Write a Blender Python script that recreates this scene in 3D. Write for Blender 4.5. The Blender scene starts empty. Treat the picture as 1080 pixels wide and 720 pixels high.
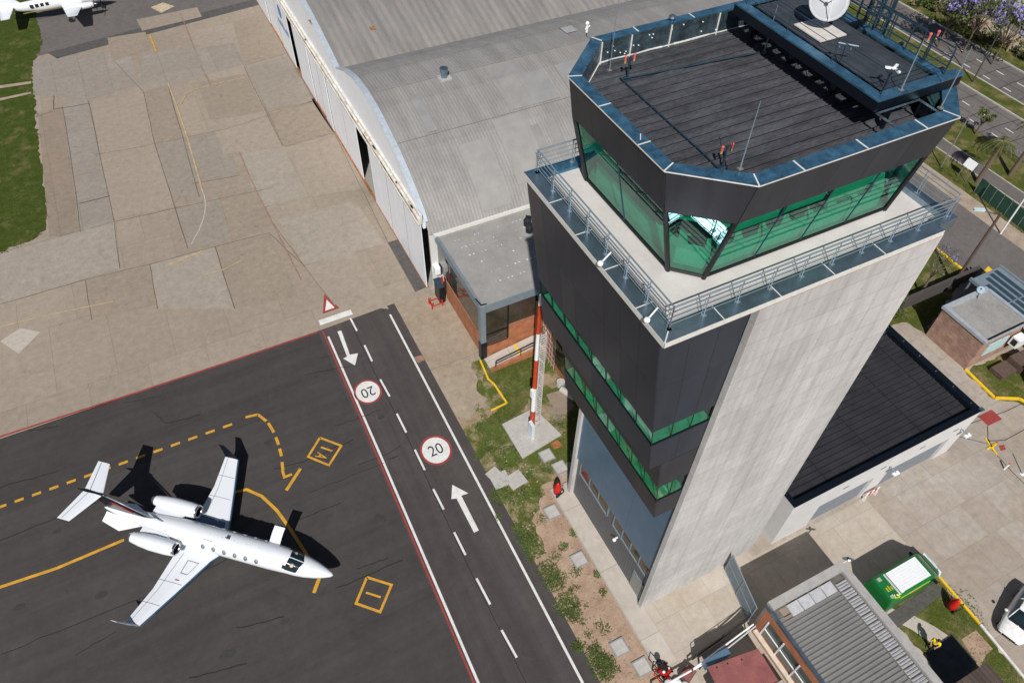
import bpy, math, random
from mathutils import Vector, Matrix
random.seed(7)
R = math.radians
scene = bpy.context.scene
COL = scene.collection
CH = 48.0
M = ((0.89337243, -0.44905519, 0.01533422), (0.33437753, 0.68724854, 0.64488845), (0.30012892, 0.57099814, -0.76412286))
FL = 777.04

def at(px, py, z=0.0):
    "survey of the place: a point seen at px,py in the photograph lying at height z, in metres"
    a, b = (px-540)/FL, -(py-360)/FL
    d = [M[0][i]*a + M[1][i]*b + M[2][i] for i in range(3)]
    t = (z-CH)/d[2]
    return (d[0]*t, d[1]*t, z)
def ats(pts, z=0.0): return [at(x, y, z) for x, y in pts]

# ------------------------------------------------------------------ materials
MATS = {}
def mat(name, col, rough=.7, metal=0., var=.12, scale=3., bump=.0, bscale=None, spec=None, stretch=None, col2=None, fine=0.):
    if name in MATS: return MATS[name]
    m = bpy.data.materials.new(name); m.use_nodes = True
    nt = m.node_tree; N = nt.nodes; Lk = nt.links
    b = N['Principled BSDF']
    b.inputs['Roughness'].default_value = rough; b.inputs['Metallic'].default_value = metal
    if spec is not None: b.inputs['Specular IOR Level'].default_value = spec
    tc = N.new('ShaderNodeTexCoord'); mp = N.new('ShaderNodeMapping')
    Lk.new(tc.outputs['Object'], mp.inputs['Vector'])
    if stretch: mp.inputs['Scale'].default_value = stretch
    nz = N.new('ShaderNodeTexNoise'); nz.inputs['Scale'].default_value = scale; nz.inputs['Detail'].default_value = 6; nz.inputs['Roughness'].default_value = .65
    Lk.new(mp.outputs[0], nz.inputs['Vector'])
    mx = N.new('ShaderNodeMix'); mx.data_type = 'RGBA'
    c2 = col2 or tuple(c*(1+var) for c in col)
    c1 = col if col2 else tuple(c*(1-var) for c in col)
    mx.inputs[6].default_value = (*c1, 1); mx.inputs[7].default_value = (*c2, 1)
    cr = N.new('ShaderNodeMapRange'); cr.inputs[1].default_value = .35; cr.inputs[2].default_value = .65
    Lk.new(nz.outputs['Fac'], cr.inputs[0]); Lk.new(cr.outputs[0], mx.inputs[0])
    out = mx.outputs[2]
    if fine:
        n2 = N.new('ShaderNodeTexNoise'); n2.inputs['Scale'].default_value = scale*14; n2.inputs['Detail'].default_value = 3
        Lk.new(mp.outputs[0], n2.inputs['Vector'])
        mr = N.new('ShaderNodeMapRange'); mr.inputs[1].default_value = .3; mr.inputs[2].default_value = .7; mr.inputs[3].default_value = 1-fine; mr.inputs[4].default_value = 1+fine
        Lk.new(n2.outputs['Fac'], mr.inputs[0])
        vm = N.new('ShaderNodeVectorMath'); vm.operation = 'SCALE'
        Lk.new(out, vm.inputs[0]); Lk.new(mr.outputs[0], vm.inputs['Scale']); out = vm.outputs[0]
    Lk.new(out, b.inputs['Base Color'])
    if bump:
        n3 = N.new('ShaderNodeTexNoise'); n3.inputs['Scale'].default_value = bscale or scale*6; n3.inputs['Detail'].default_value = 4
        Lk.new(mp.outputs[0], n3.inputs['Vector'])
        bp = N.new('ShaderNodeBump'); bp.inputs['Strength'].default_value = bump; bp.inputs['Distance'].default_value = .02
        Lk.new(n3.outputs['Fac'], bp.inputs['Height']); Lk.new(bp.outputs[0], b.inputs['Normal'])
    m['base'] = 1
    MATS[name] = m
    return m

def nodes_of(m): return m.node_tree.nodes, m.node_tree.links, m.node_tree.nodes['Principled BSDF']

def slab_mat(name, ca, cb, cc, sx, sy, joint=.02, jcol=(.1,.09,.08), stains=.25, off=.0, noise_scale=.25, jwob=.0, streak=None, blotch=.16):
    "cast concrete slabs: joints, slab-to-slab tint, stains"
    m = bpy.data.materials.new(name); m.use_nodes = True
    N, Lk, b = nodes_of(m); b.inputs['Roughness'].default_value = .9
    b.inputs['Specular IOR Level'].default_value = .25
    tc = N.new('ShaderNodeTexCoord')
    vec = tc.outputs['Object']
    if jwob:
        nz = N.new('ShaderNodeTexNoise'); nz.inputs['Scale'].default_value = .6; nz.inputs['Detail'].default_value = 5
        Lk.new(vec, nz.inputs['Vector'])
        sb = N.new('ShaderNodeVectorMath'); sb.operation = 'SUBTRACT'; sb.inputs[1].default_value = (.5, .5, .5)
        Lk.new(nz.outputs['Color'], sb.inputs[0])
        sc = N.new('ShaderNodeVectorMath'); sc.operation = 'SCALE'; sc.inputs['Scale'].default_value = jwob
        Lk.new(sb.outputs[0], sc.inputs[0])
        ad = N.new('ShaderNodeVectorMath'); Lk.new(vec, ad.inputs[0]); Lk.new(sc.outputs[0], ad.inputs[1]); vec = ad.outputs[0]
    def brick(w, h, mort, o):
        br = N.new('ShaderNodeTexBrick'); br.offset = o; br.squash = 1
        br.inputs['Scale'].default_value = 1; br.inputs['Brick Width'].default_value = w; br.inputs['Row Height'].default_value = h
        br.inputs['Mortar Size'].default_value = mort; br.inputs['Mortar Smooth'].default_value = .3; br.inputs['Bias'].default_value = 0
        br.inputs['Color1'].default_value = (0, 0, 0, 1); br.inputs['Color2'].default_value = (1, 1, 1, 1); br.inputs['Mortar'].default_value = (.5, .5, .5, 1)
        Lk.new(vec, br.inputs['Vector']); return br
    b1 = brick(sx, sy, joint, off); b2 = brick(sx*2.0, sy*3.0, .0, .5)
    def mix(a, c, f=None, fv=.5, bt='MIX'):
        x = N.new('ShaderNodeMix'); x.data_type = 'RGBA'; x.blend_type = bt
        for v, i in ((a, 6), (c, 7)):
            if isinstance(v, tuple): x.inputs[i].default_value = (*v, 1)
            else: Lk.new(v, x.inputs[i])
        if f is None: x.inputs[0].default_value = fv
        else: Lk.new(f, x.inputs[0])
        return x.outputs[2]
    c = mix(ca, cb, b1.outputs['Color'])
    n1 = N.new('ShaderNodeTexNoise'); n1.inputs['Scale'].default_value = noise_scale; n1.inputs['Detail'].default_value = 8; n1.inputs['Roughness'].default_value = .7; n1.inputs['Distortion'].default_value = .6
    Lk.new(tc.outputs['Object'], n1.inputs['Vector'])
    r1 = N.new('ShaderNodeMapRange'); r1.inputs[1].default_value = .38; r1.inputs[2].default_value = .62; Lk.new(n1.outputs['Fac'], r1.inputs[0])
    m2 = N.new('ShaderNodeMath'); m2.operation = 'MULTIPLY'; Lk.new(r1.outputs[0], m2.inputs[0]); m2.inputs[1].default_value = .6
    c = mix(c, cc, m2.outputs[0])
    m3 = N.new('ShaderNodeMath'); m3.operation = 'MULTIPLY'; Lk.new(b2.outputs['Color'], m3.inputs[0]); m3.inputs[1].default_value = .35
    c = mix(c, tuple(v*.78 for v in ca), m3.outputs[0])
    n2 = N.new('ShaderNodeTexNoise'); n2.inputs['Scale'].default_value = 1.6; n2.inputs['Detail'].default_value = 10; n2.inputs['Roughness'].default_value = .75
    Lk.new(tc.outputs['Object'], n2.inputs['Vector'])
    r2 = N.new('ShaderNodeMapRange'); r2.inputs[1].default_value = .3; r2.inputs[2].default_value = .7; r2.inputs[3].default_value = 1-stains; r2.inputs[4].default_value = 1+stains*.6
    Lk.new(n2.outputs['Fac'], r2.inputs[0])
    vm = N.new('ShaderNodeVectorMath'); vm.operation = 'SCALE'; Lk.new(c, vm.inputs[0]); Lk.new(r2.outputs[0], vm.inputs['Scale'])
    c = vm.outputs[0]
    def mul(c, sock, a, bb, lo, hi):
        r = N.new('ShaderNodeMapRange'); r.inputs[1].default_value = a; r.inputs[2].default_value = bb; r.inputs[3].default_value = lo; r.inputs[4].default_value = hi; Lk.new(sock, r.inputs[0])
        v = N.new('ShaderNodeVectorMath'); v.operation = 'SCALE'; Lk.new(c, v.inputs[0]); Lk.new(r.outputs[0], v.inputs['Scale']); return v.outputs[0]
    def nse(scl, det, rgh, stretch=(1,1,1), loc=(0,0,0), dist=0.):
        mp = N.new('ShaderNodeMapping'); mp.inputs['Scale'].default_value = stretch; mp.inputs['Location'].default_value = loc; Lk.new(tc.outputs['Object'], mp.inputs[0])
        n = N.new('ShaderNodeTexNoise'); n.inputs['Scale'].default_value = scl; n.inputs['Detail'].default_value = det; n.inputs['Roughness'].default_value = rgh; n.inputs['Distortion'].default_value = dist; Lk.new(mp.outputs[0], n.inputs['Vector']); return n.outputs['Fac']
    if blotch:
        c = mul(c, nse(.55, 9, .7, loc=(31,7,0), dist=1.2), .60, .72, 1, 1-blotch*1.6)
        c = mul(c, nse(.9, 7, .7, loc=(3,77,0)), .60, .70, 1, 1+blotch*.8)
        c = mul(c, nse(22, 3, .6), .3, .7, 1-blotch*.5, 1+blotch*.5)
    if streak: c = mul(c, nse(1., 5, .6, (streak[0], streak[1], 1), (9,4,0)), .35, .68, 1+streak[2], 1-streak[2])
    m5 = N.new('ShaderNodeMath'); m5.operation = 'MULTIPLY'; Lk.new(b1.outputs['Fac'], m5.inputs[0]); m5.inputs[1].default_value = .6
    c = mix(c, jcol, m5.outputs[0])
    Lk.new(c, b.inputs['Base Color'])
    MATS[name] = m; return m

def patch_mat(name, ca, cb, lo=.45, hi=.55, scale=.5, fine_amt=.3, ca2=None, rough=.95):
    "two ground covers mixed in ragged patches (soil and grass)"
    m = bpy.data.materials.new(name); m.use_nodes = True
    N, Lk, b = nodes_of(m); b.inputs['Roughness'].default_value = rough; b.inputs['Specular IOR Level'].default_value = .15
    tc = N.new('ShaderNodeTexCoord')
    def noise(s, d=8, r=.65):
        n = N.new('ShaderNodeTexNoise'); n.inputs['Scale'].default_value = s; n.inputs['Detail'].default_value = d; n.inputs['Roughness'].default_value = r
        Lk.new(tc.outputs['Object'], n.inputs['Vector']); return n.outputs['Fac']
    def rng(s, a, bb, c=0, d=1):
        r = N.new('ShaderNodeMapRange'); r.inputs[1].default_value = a; r.inputs[2].default_value = bb; r.inputs[3].default_value = c; r.inputs[4].default_value = d
        Lk.new(s, r.inputs[0]); return r.outputs[0]
    x = N.new('ShaderNodeMix'); x.data_type = 'RGBA'
    if ca2:
        y = N.new('ShaderNodeMix'); y.data_type = 'RGBA'; y.inputs[6].default_value = (*ca, 1); y.inputs[7].default_value = (*ca2, 1)
        Lk.new(rng(noise(scale*3.1), .4, .6), y.inputs[0]); Lk.new(y.outputs[2], x.inputs[6])
    else: x.inputs[6].default_value = (*ca, 1)
    x.inputs[7].default_value = (*cb, 1)
    Lk.new(rng(noise(scale, 10, .72), lo, hi), x.inputs[0])
    vm = N.new('ShaderNodeVectorMath'); vm.operation = 'SCALE'; Lk.new(x.outputs[2], vm.inputs[0])
    Lk.new(rng(noise(9, 6), .3, .7, 1-fine_amt, 1+fine_amt), vm.inputs['Scale'])
    Lk.new(vm.outputs[0], b.inputs['Base Color'])
    bp = N.new('ShaderNodeBump'); bp.inputs['Strength'].default_value = .6; bp.inputs['Distance'].default_value = .04
    Lk.new(noise(14, 5), bp.inputs['Height']); Lk.new(bp.outputs[0], b.inputs['Normal'])
    MATS[name] = m; return m

def glass_mat(name, tint, gl=.25, rough=.02, gc=(.85,.95,.92)):
    m = bpy.data.materials.new(name); m.use_nodes = True
    N = m.node_tree.nodes; Lk = m.node_tree.links; N.remove(N['Principled BSDF']); out = N['Material Output']
    tr = N.new('ShaderNodeBsdfTransparent'); tr.inputs[0].default_value = (*tint, 1)
    g = N.new('ShaderNodeBsdfGlossy'); g.inputs[0].default_value = (*gc, 1); g.inputs['Roughness'].default_value = rough
    lw = N.new('ShaderNodeLayerWeight'); lw.inputs[0].default_value = .35
    mr = N.new('ShaderNodeMapRange'); mr.inputs[3].default_value = gl; mr.inputs[4].default_value = gl+.38; Lk.new(lw.outputs['Fresnel'], mr.inputs[0])
    x = N.new('ShaderNodeMixShader'); Lk.new(mr.outputs[0], x.inputs[0]); Lk.new(tr.outputs[0], x.inputs[1]); Lk.new(g.outputs[0], x.inputs[2])
    Lk.new(x.outputs[0], out.inputs[0]); MATS[name] = m; return m

def brick_mat(name, c1, c2, mortar, scale=1., rough=.85):
    m = bpy.data.materials.new(name); m.use_nodes = True
    N, Lk, b = nodes_of(m); b.inputs['Roughness'].default_value = rough
    tc = N.new('ShaderNodeTexCoord'); sx = N.new('ShaderNodeSeparateXYZ'); Lk.new(tc.outputs['Object'], sx.inputs[0])
    ad = N.new('ShaderNodeMath'); Lk.new(sx.outputs[0], ad.inputs[0]); Lk.new(sx.outputs[1], ad.inputs[1])
    cb = N.new('ShaderNodeCombineXYZ'); Lk.new(ad.outputs[0], cb.inputs[0]); Lk.new(sx.outputs[2], cb.inputs[1])
    br = N.new('ShaderNodeTexBrick'); br.inputs['Scale'].default_value = 1; br.inputs['Brick Width'].default_value = .25*scale; br.inputs['Row Height'].default_value = .085*scale
    br.inputs['Mortar Size'].default_value = .012*scale; br.inputs['Color1'].default_value = (*c1, 1); br.inputs['Color2'].default_value = (*c2, 1); br.inputs['Mortar'].default_value = (*mortar, 1)
    Lk.new(cb.outputs[0], br.inputs['Vector'])
    n = N.new('ShaderNodeTexNoise'); n.inputs['Scale'].default_value = 1.5; n.inputs['Detail'].default_value = 6; Lk.new(tc.outputs['Object'], n.inputs['Vector'])
    r = N.new('ShaderNodeMapRange'); r.inputs[1].default_value = .3; r.inputs[2].default_value = .7; r.inputs[3].default_value = .75; r.inputs[4].default_value = 1.2; Lk.new(n.outputs['Fac'], r.inputs[0])
    vm = N.new('ShaderNodeVectorMath'); vm.operation = 'SCALE'; Lk.new(br.outputs['Color'], vm.inputs[0]); Lk.new(r.outputs[0], vm.inputs['Scale'])
    Lk.new(vm.outputs[0], b.inputs['Base Color'])
    MATS[name] = m; return m

def wall_concrete(name, col):
    m = mat(name, col, .85, 0, .14, .35, .25, 3., fine=.06, stretch=(1, 1, .35))
    N, Lk, b = nodes_of(m)
    tc = N.new('ShaderNodeTexCoord'); sx = N.new('ShaderNodeSeparateXYZ'); Lk.new(tc.outputs['Object'], sx.inputs[0])
    cb = N.new('ShaderNodeCombineXYZ'); Lk.new(sx.outputs[0], cb.inputs[0]); Lk.new(sx.outputs[2], cb.inputs[1])
    br = N.new('ShaderNodeTexBrick'); br.offset = .0; br.inputs['Scale'].default_value = 1; br.inputs['Brick Width'].default_value = 2.45; br.inputs['Row Height'].default_value = 1.22
    br.inputs['Mortar Size'].default_value = .018; br.inputs['Mortar Smooth'].default_value = .3
    br.inputs['Color1'].default_value = (.95, .95, .95, 1); br.inputs['Color2'].default_value = (1.06, 1.06, 1.06, 1); br.inputs['Mortar'].default_value = (.70, .69, .68, 1)
    Lk.new(cb.outputs[0], br.inputs['Vector'])
    n = N.new('ShaderNodeTexNoise'); n.inputs['Scale'].default_value = .5; n.inputs['Detail'].default_value = 9; n.inputs['Roughness'].default_value = .75
    mp = N.new('ShaderNodeMapping'); mp.inputs['Rotation'].default_value = (0, R(28), 0); mp.inputs['Scale'].default_value = (2.2, 1, .22)
    Lk.new(tc.outputs['Object'], mp.inputs[0]); Lk.new(mp.outputs[0], n.inputs['Vector'])
    r = N.new('ShaderNodeMapRange'); r.inputs[1].default_value = .38; r.inputs[2].default_value = .68; r.inputs[3].default_value = 1.07; r.inputs[4].default_value = .88; Lk.new(n.outputs['Fac'], r.inputs[0])
    src = b.inputs['Base Color'].links[0].from_socket
    mu = N.new('ShaderNodeVectorMath'); mu.operation = 'MULTIPLY'; Lk.new(src, mu.inputs[0]); Lk.new(br.outputs['Color'], mu.inputs[1])
    vm = N.new('ShaderNodeVectorMath'); vm.operation = 'SCALE'; Lk.new(mu.outputs[0], vm.inputs[0]); Lk.new(r.outputs[0], vm.inputs['Scale'])
    m2 = N.new('ShaderNodeMapping'); m2.inputs['Scale'].default_value = (3.2, 1, .07); Lk.new(tc.outputs['Object'], m2.inputs[0]); n2 = N.new('ShaderNodeTexNoise'); n2.inputs['Scale'].default_value = 1; n2.inputs['Detail'].default_value = 7; Lk.new(m2.outputs[0], n2.inputs['Vector'])
    q = N.new('ShaderNodeMapRange'); q.inputs[1].default_value = .5; q.inputs[2].default_value = .72; q.inputs[3].default_value = 1; q.inputs[4].default_value = .84; Lk.new(n2.outputs['Fac'], q.inputs[0])
    v3 = N.new('ShaderNodeVectorMath'); v3.operation = 'SCALE'; Lk.new(vm.outputs[0], v3.inputs[0]); Lk.new(q.outputs[0], v3.inputs['Scale'])
    Lk.new(v3.outputs[0], b.inputs['Base Color'])
    return m

asph = slab_mat('asphalt_dark', (.052,.047,.045), (.060,.054,.052), (.074,.067,.063), 60, 6.2, .0, stains=.14, noise_scale=.3, streak=(.035,.9,.12))
asph_road = slab_mat('asphalt_road', (.066,.058,.055), (.070,.062,.059), (.085,.076,.072), 60, 60, .0, stains=.14, noise_scale=.3, streak=(1.3,.03,.16))
asph_old = slab_mat('asphalt_grey', (.135,.120,.115), (.145,.13,.125), (.17,.15,.14), 30, 30, .0, stains=.2)
asph_street = slab_mat('asphalt_street', (.14,.125,.118), (.15,.135,.128), (.19,.17,.16), 8, 40, .03, (.09,.08,.075), stains=.18)
apron = slab_mat('concrete_apron', (.325,.268,.208), (.365,.303,.24), (.295,.25,.205), 4.6, 7.8, .022, (.17,.135,.10), .2, .5, .07, .12)
apron_grey = slab_mat('concrete_grey', (.30,.265,.225), (.33,.29,.25), (.27,.23,.19), 3.0, 4.2, .022, (.13,.12,.105), .2, .0, .2, .1)
apron_brown = slab_mat('concrete_brown', (.25,.2,.155), (.275,.225,.18), (.32,.25,.18), 7, 9, .02, (.12,.1,.08), .2)
paving = slab_mat('paving_light', (.45,.395,.335), (.53,.475,.41), (.41,.335,.25), 1.9, 2.1, .02, (.29,.25,.2), .16, .4, .25, .04)
paving_old = slab_mat('paving_worn', (.38,.325,.275), (.47,.43,.39), (.33,.26,.19), 2.2, 2.6, .018, (.22,.18,.14), .2, .3, .16, .1)
walkway = slab_mat('walkway_concrete', (.50,.45,.39), (.55,.50,.44), (.44,.38,.32), 2.5, 5.0, .03, (.25,.22,.19), .12)
soil = patch_mat('soil', (.36,.245,.17), (.43,.31,.225), .4, .6, .7, .18, (.29,.19,.13))
verge = patch_mat('soil_and_grass', (.35,.25,.17), (.085,.105,.02), .43, .53, .38, .22, (.30,.24,.14))
grass = patch_mat('grass_green', (.060,.080,.014), (.19,.15,.07), .52, .75, .45, .5, (.038,.06,.007))
grass_dry = patch_mat('grass_dry', (.085,.095,.018), (.25,.19,.10), .47, .7, .55, .4, (.06,.078,.014))
dirt = patch_mat('dirt', (.34,.27,.205), (.42,.34,.27), .4, .6, .4, .25, (.27,.21,.16))
white_paint = mat('white_road_paint', (.62,.61,.585), .7, col2=(.76,.75,.72), scale=1.6, fine=.12)
yellow_paint = mat('yellow_road_paint', (.48,.25,.03), .7, col2=(.68,.35,.02), scale=1.4, fine=.16)
kerb_yellow = mat('yellow_kerb_paint', (.80,.50,.02), .6, var=.08, scale=2, fine=.1)
faded_yellow = mat('faded_yellow_paint', (.44,.33,.19), .8, var=.2, scale=2)
red_paint = mat('red_road_paint', (.30,.045,.04), .7, var=.15, scale=1.5, fine=.12)
faded_red = mat('faded_red_paint', (.29,.17,.13), .8, var=.2, scale=2)
crack = mat('crack_filler', (.018,.017,.018), .6, var=.2)
black_ink = mat('black_paint', (.03,.03,.03), .7)
clad = mat('charcoal_cladding', (.019,.0245,.037), .34, 0., .10, .4, fine=.03, spec=.5)
clad_brown = mat('graphite_fascia', (.029,.030,.036), .45, 0., .08, .5, spec=.4)
def per_panel(m, amt):
    N, Lk, b = nodes_of(m); src = b.inputs['Base Color'].links[0].from_socket
    g = N.new('ShaderNodeNewGeometry'); r = N.new('ShaderNodeMapRange'); r.inputs[3].default_value = 1-amt; r.inputs[4].default_value = 1+amt; Lk.new(g.outputs['Random Per Island'], r.inputs[0])
    v = N.new('ShaderNodeVectorMath'); v.operation = 'SCALE'; Lk.new(src, v.inputs[0]); Lk.new(r.outputs[0], v.inputs['Scale']); Lk.new(v.outputs[0], b.inputs['Base Color'])
    r2 = N.new('ShaderNodeMapRange'); r2.inputs[3].default_value = b.inputs['Roughness'].default_value-.06; r2.inputs[4].default_value = b.inputs['Roughness'].default_value+.08; Lk.new(g.outputs['Random Per Island'], r2.inputs[0]); Lk.new(r2.outputs[0], b.inputs['Roughness'])
    tc = N.new('ShaderNodeTexCoord'); mp = N.new('ShaderNodeMapping'); mp.inputs['Scale'].default_value = (2.2,2.2,.12); Lk.new(tc.outputs['Object'], mp.inputs[0]); n = N.new('ShaderNodeTexNoise'); n.inputs['Scale'].default_value = 1.1; n.inputs['Detail'].default_value = 5; Lk.new(mp.outputs[0], n.inputs['Vector'])
    r3 = N.new('ShaderNodeMapRange'); r3.inputs[1].default_value = .4; r3.inputs[2].default_value = .7; r3.inputs[3].default_value = 1; r3.inputs[4].default_value = 1.22; Lk.new(n.outputs['Fac'], r3.inputs[0])
    v2 = N.new('ShaderNodeVectorMath'); v2.operation = 'SCALE'; Lk.new(v.outputs[0], v2.inputs[0]); Lk.new(r3.outputs[0], v2.inputs['Scale']); Lk.new(v2.outputs[0], b.inputs['Base Color'])
per_panel(clad, .13); per_panel(clad_brown, .10)
concrete = wall_concrete('board_marked_concrete', (.50,.485,.47))
concrete_plain = mat('plain_concrete', (.56,.545,.52), .85, var=.1, scale=1.2, fine=.06)
balc_floor = mat('balcony_screed', (.56,.53,.505), .85, var=.06, scale=.9, fine=.04)
galv = mat('galvanised_coping', (.27,.36,.43), .32, .85, .16, 1.5, fine=.08)
galv_blue = mat('blue_steel_coping', (.085,.22,.34), .34, .65, .35, 2.6, fine=.3)
galv_dark = mat('aged_zinc_sheet', (.16,.23,.27), .38, .8, .5, 1.6, fine=.25)
rail_m = mat('galvanised_rail', (.30,.38,.44), .5, .55, .1, 3)
steel_dark = mat('dark_blue_steel', (.035,.075,.11), .45, .5, .2, 3)
sealant = mat('pale_sealant', (.68,.66,.62), .7, var=.1, scale=6)
roof_black = mat('black_roof_sheet', (.072,.074,.083), .6, .1, .35, .9, fine=.3, spec=.4, stretch=(.35,1.6,1))
rib_black = mat('roof_strip_black', (.010,.010,.013), .6)
foil = mat('silver_foil_pad', (.58,.58,.59), .38, .25, .12, 4, .5, 9)
roof_black2 = mat('annex_roof_sheet', (.048,.048,.053), .5, .3, .18, .7, fine=.12, spec=.4)
navy_trim = mat('navy_trim', (.006,.010,.017), .35, .3, .1)
glass = glass_mat('green_glass', (.17,.76,.57), .14, .015, (.70,1.0,.92))
glass_low = glass_mat('green_band_glass', (.20,.74,.54), .16, .05, (.7,.95,.88))
glass_dark = mat('dark_window_glass', (.055,.045,.034), .06, .0, .3, .6, spec=.8)
int_green = mat('window_blind', (.16,.50,.36), .8, var=.3, scale=1.5)
int_pale = mat('room_interior', (.55,.56,.5), .8, var=.2)
black = mat('black_frame', (.012,.012,.013), .45)
blue_panel = mat('slate_blue_panel', (.105,.185,.28), .4, .25, .07, .8)
grey_wall = mat('graphite_ribbed_wall', (.115,.12,.13), .5, .1, .05, .6)
white = mat('white_enamel', (.82,.83,.84), .35, var=.03)
plane_white = mat('aircraft_white', (.74,.765,.80), .16, 0, .02, .5, spec=.6)
navy = mat('aircraft_navy', (.006,.008,.014), .25)
red = mat('red_enamel', (.52,.012,.008), .4, var=.12, scale=4)
mastred = mat('mast_red', (.50,.05,.015), .5, var=.12, scale=3)
yellow = mat('yellow_enamel', (.85,.58,.0), .5, var=.08)
silver = mat('polished_metal', (.62,.62,.62), .22, .95, .05)
alu = mat('silver_membrane', (.52,.53,.54), .28, .85, .25, 5, .35, 9)
hangar_roof = mat('hangar_corrugated_sheet', (.28,.267,.255), .6, .1, .13, .5, fine=.08, stretch=(1.6, .22, 1))
hangar_roof2 = mat('old_corrugated_sheet', (.245,.23,.215), .65, .1, .16, .35, fine=.06, stretch=(2.2, .25, 1))
door_white = mat('hangar_door_white', (.86,.88,.92), .4, var=.03, scale=.5, fine=.02)
stained = mat('stained_white_header', (.66,.63,.58), .7, var=.18, scale=1.2, fine=.15)
rust = mat('rust', (.30,.12,.04), .85, var=.35, scale=2)
flat_roof = mat('felt_roof', (.30,.29,.275), .8, 0, .1, .7, fine=.05)
brick_o = brick_mat('orange_brick', (.36,.115,.045), (.42,.145,.06), (.34,.17,.1))
brick_p = brick_mat('rough_red_brick', (.27,.13,.085), (.40,.22,.155), (.36,.29,.24), 1.3)
grey_trim = mat('blue_grey_trim', (.22,.27,.31), .5, .2, .08)
ribbed = mat('ribbed_grey_roof', (.27,.262,.25), .5, .35, .08, .6, fine=.06)
parapet = mat('grey_parapet', (.36,.345,.33), .8, var=.12, scale=2, fine=.1)
pale_wall = mat('pale_render', (.62,.61,.60), .85, var=.05, scale=.8, fine=.03)
maroon = mat('maroon_sheet', (.25,.085,.08), .6, var=.18, scale=1.2, fine=.1)
brown_sheet = mat('brown_corrugated', (.085,.062,.05), .7, .1, .3, .8, stretch=(1, .2, 1))
shade_net = mat('black_shade_net', (.010,.012,.016), .8, var=.3)
blue_slate = mat('blue_shade_panel', (.018,.03,.05), .6)
green_v = mat('van_green', (.012,.155,.035), .3, var=.05)
green_net = mat('green_fence_net', (.012,.06,.04), .8, var=.25, scale=2)
lime = mat('lime_decal', (.42,.62,.04), .5)
tyre = mat('tyre_rubber', (.015,.015,.015), .8)
carglass = mat('car_glass', (.008,.018,.022), .05, spec=.8)
car_white = mat('car_white', (.78,.78,.77), .18, spec=.6)
wood = mat('weathered_timber', (.10,.065,.05), .85, var=.25, scale=4)
galv_pole = mat('pole_grey', (.30,.30,.29), .5, .5)
weed = mat('weed_leaf', (.085,.125,.022), .7, var=.4, scale=1.5)
leaf_a = mat('leaf_green', (.055,.085,.018), .6, var=.45, scale=1.2)
leaf_b = mat('leaf_olive', (.085,.105,.022), .6, var=.4, scale=1.2)
leaf_c = mat('leaf_dry', (.23,.18,.10), .8, var=.3, scale=1.2)
flower = mat('violet_blossom', (.15,.13,.36), .7, var=.25, scale=1.5)
bark = mat('bark', (.14,.10,.075), .9, var=.25, scale=5)
skin = mat('skin', (.45,.26,.18), .6)
cloth_y = mat('yellow_cloth', (.85,.62,.0), .8)
cloth_d = mat('dark_cloth', (.012,.013,.02), .85)
cream = mat('cream_leather', (.60,.52,.38), .6)
asphalt_patch = mat('tar_patch', (.085,.078,.075), .8, var=.2, scale=2, fine=.1)
cover_grey = mat('cover_concrete', (.44,.42,.39), .85, var=.1, scale=3, fine=.08)
cover_frame = mat('cover_frame', (.27,.28,.29), .7)

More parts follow.
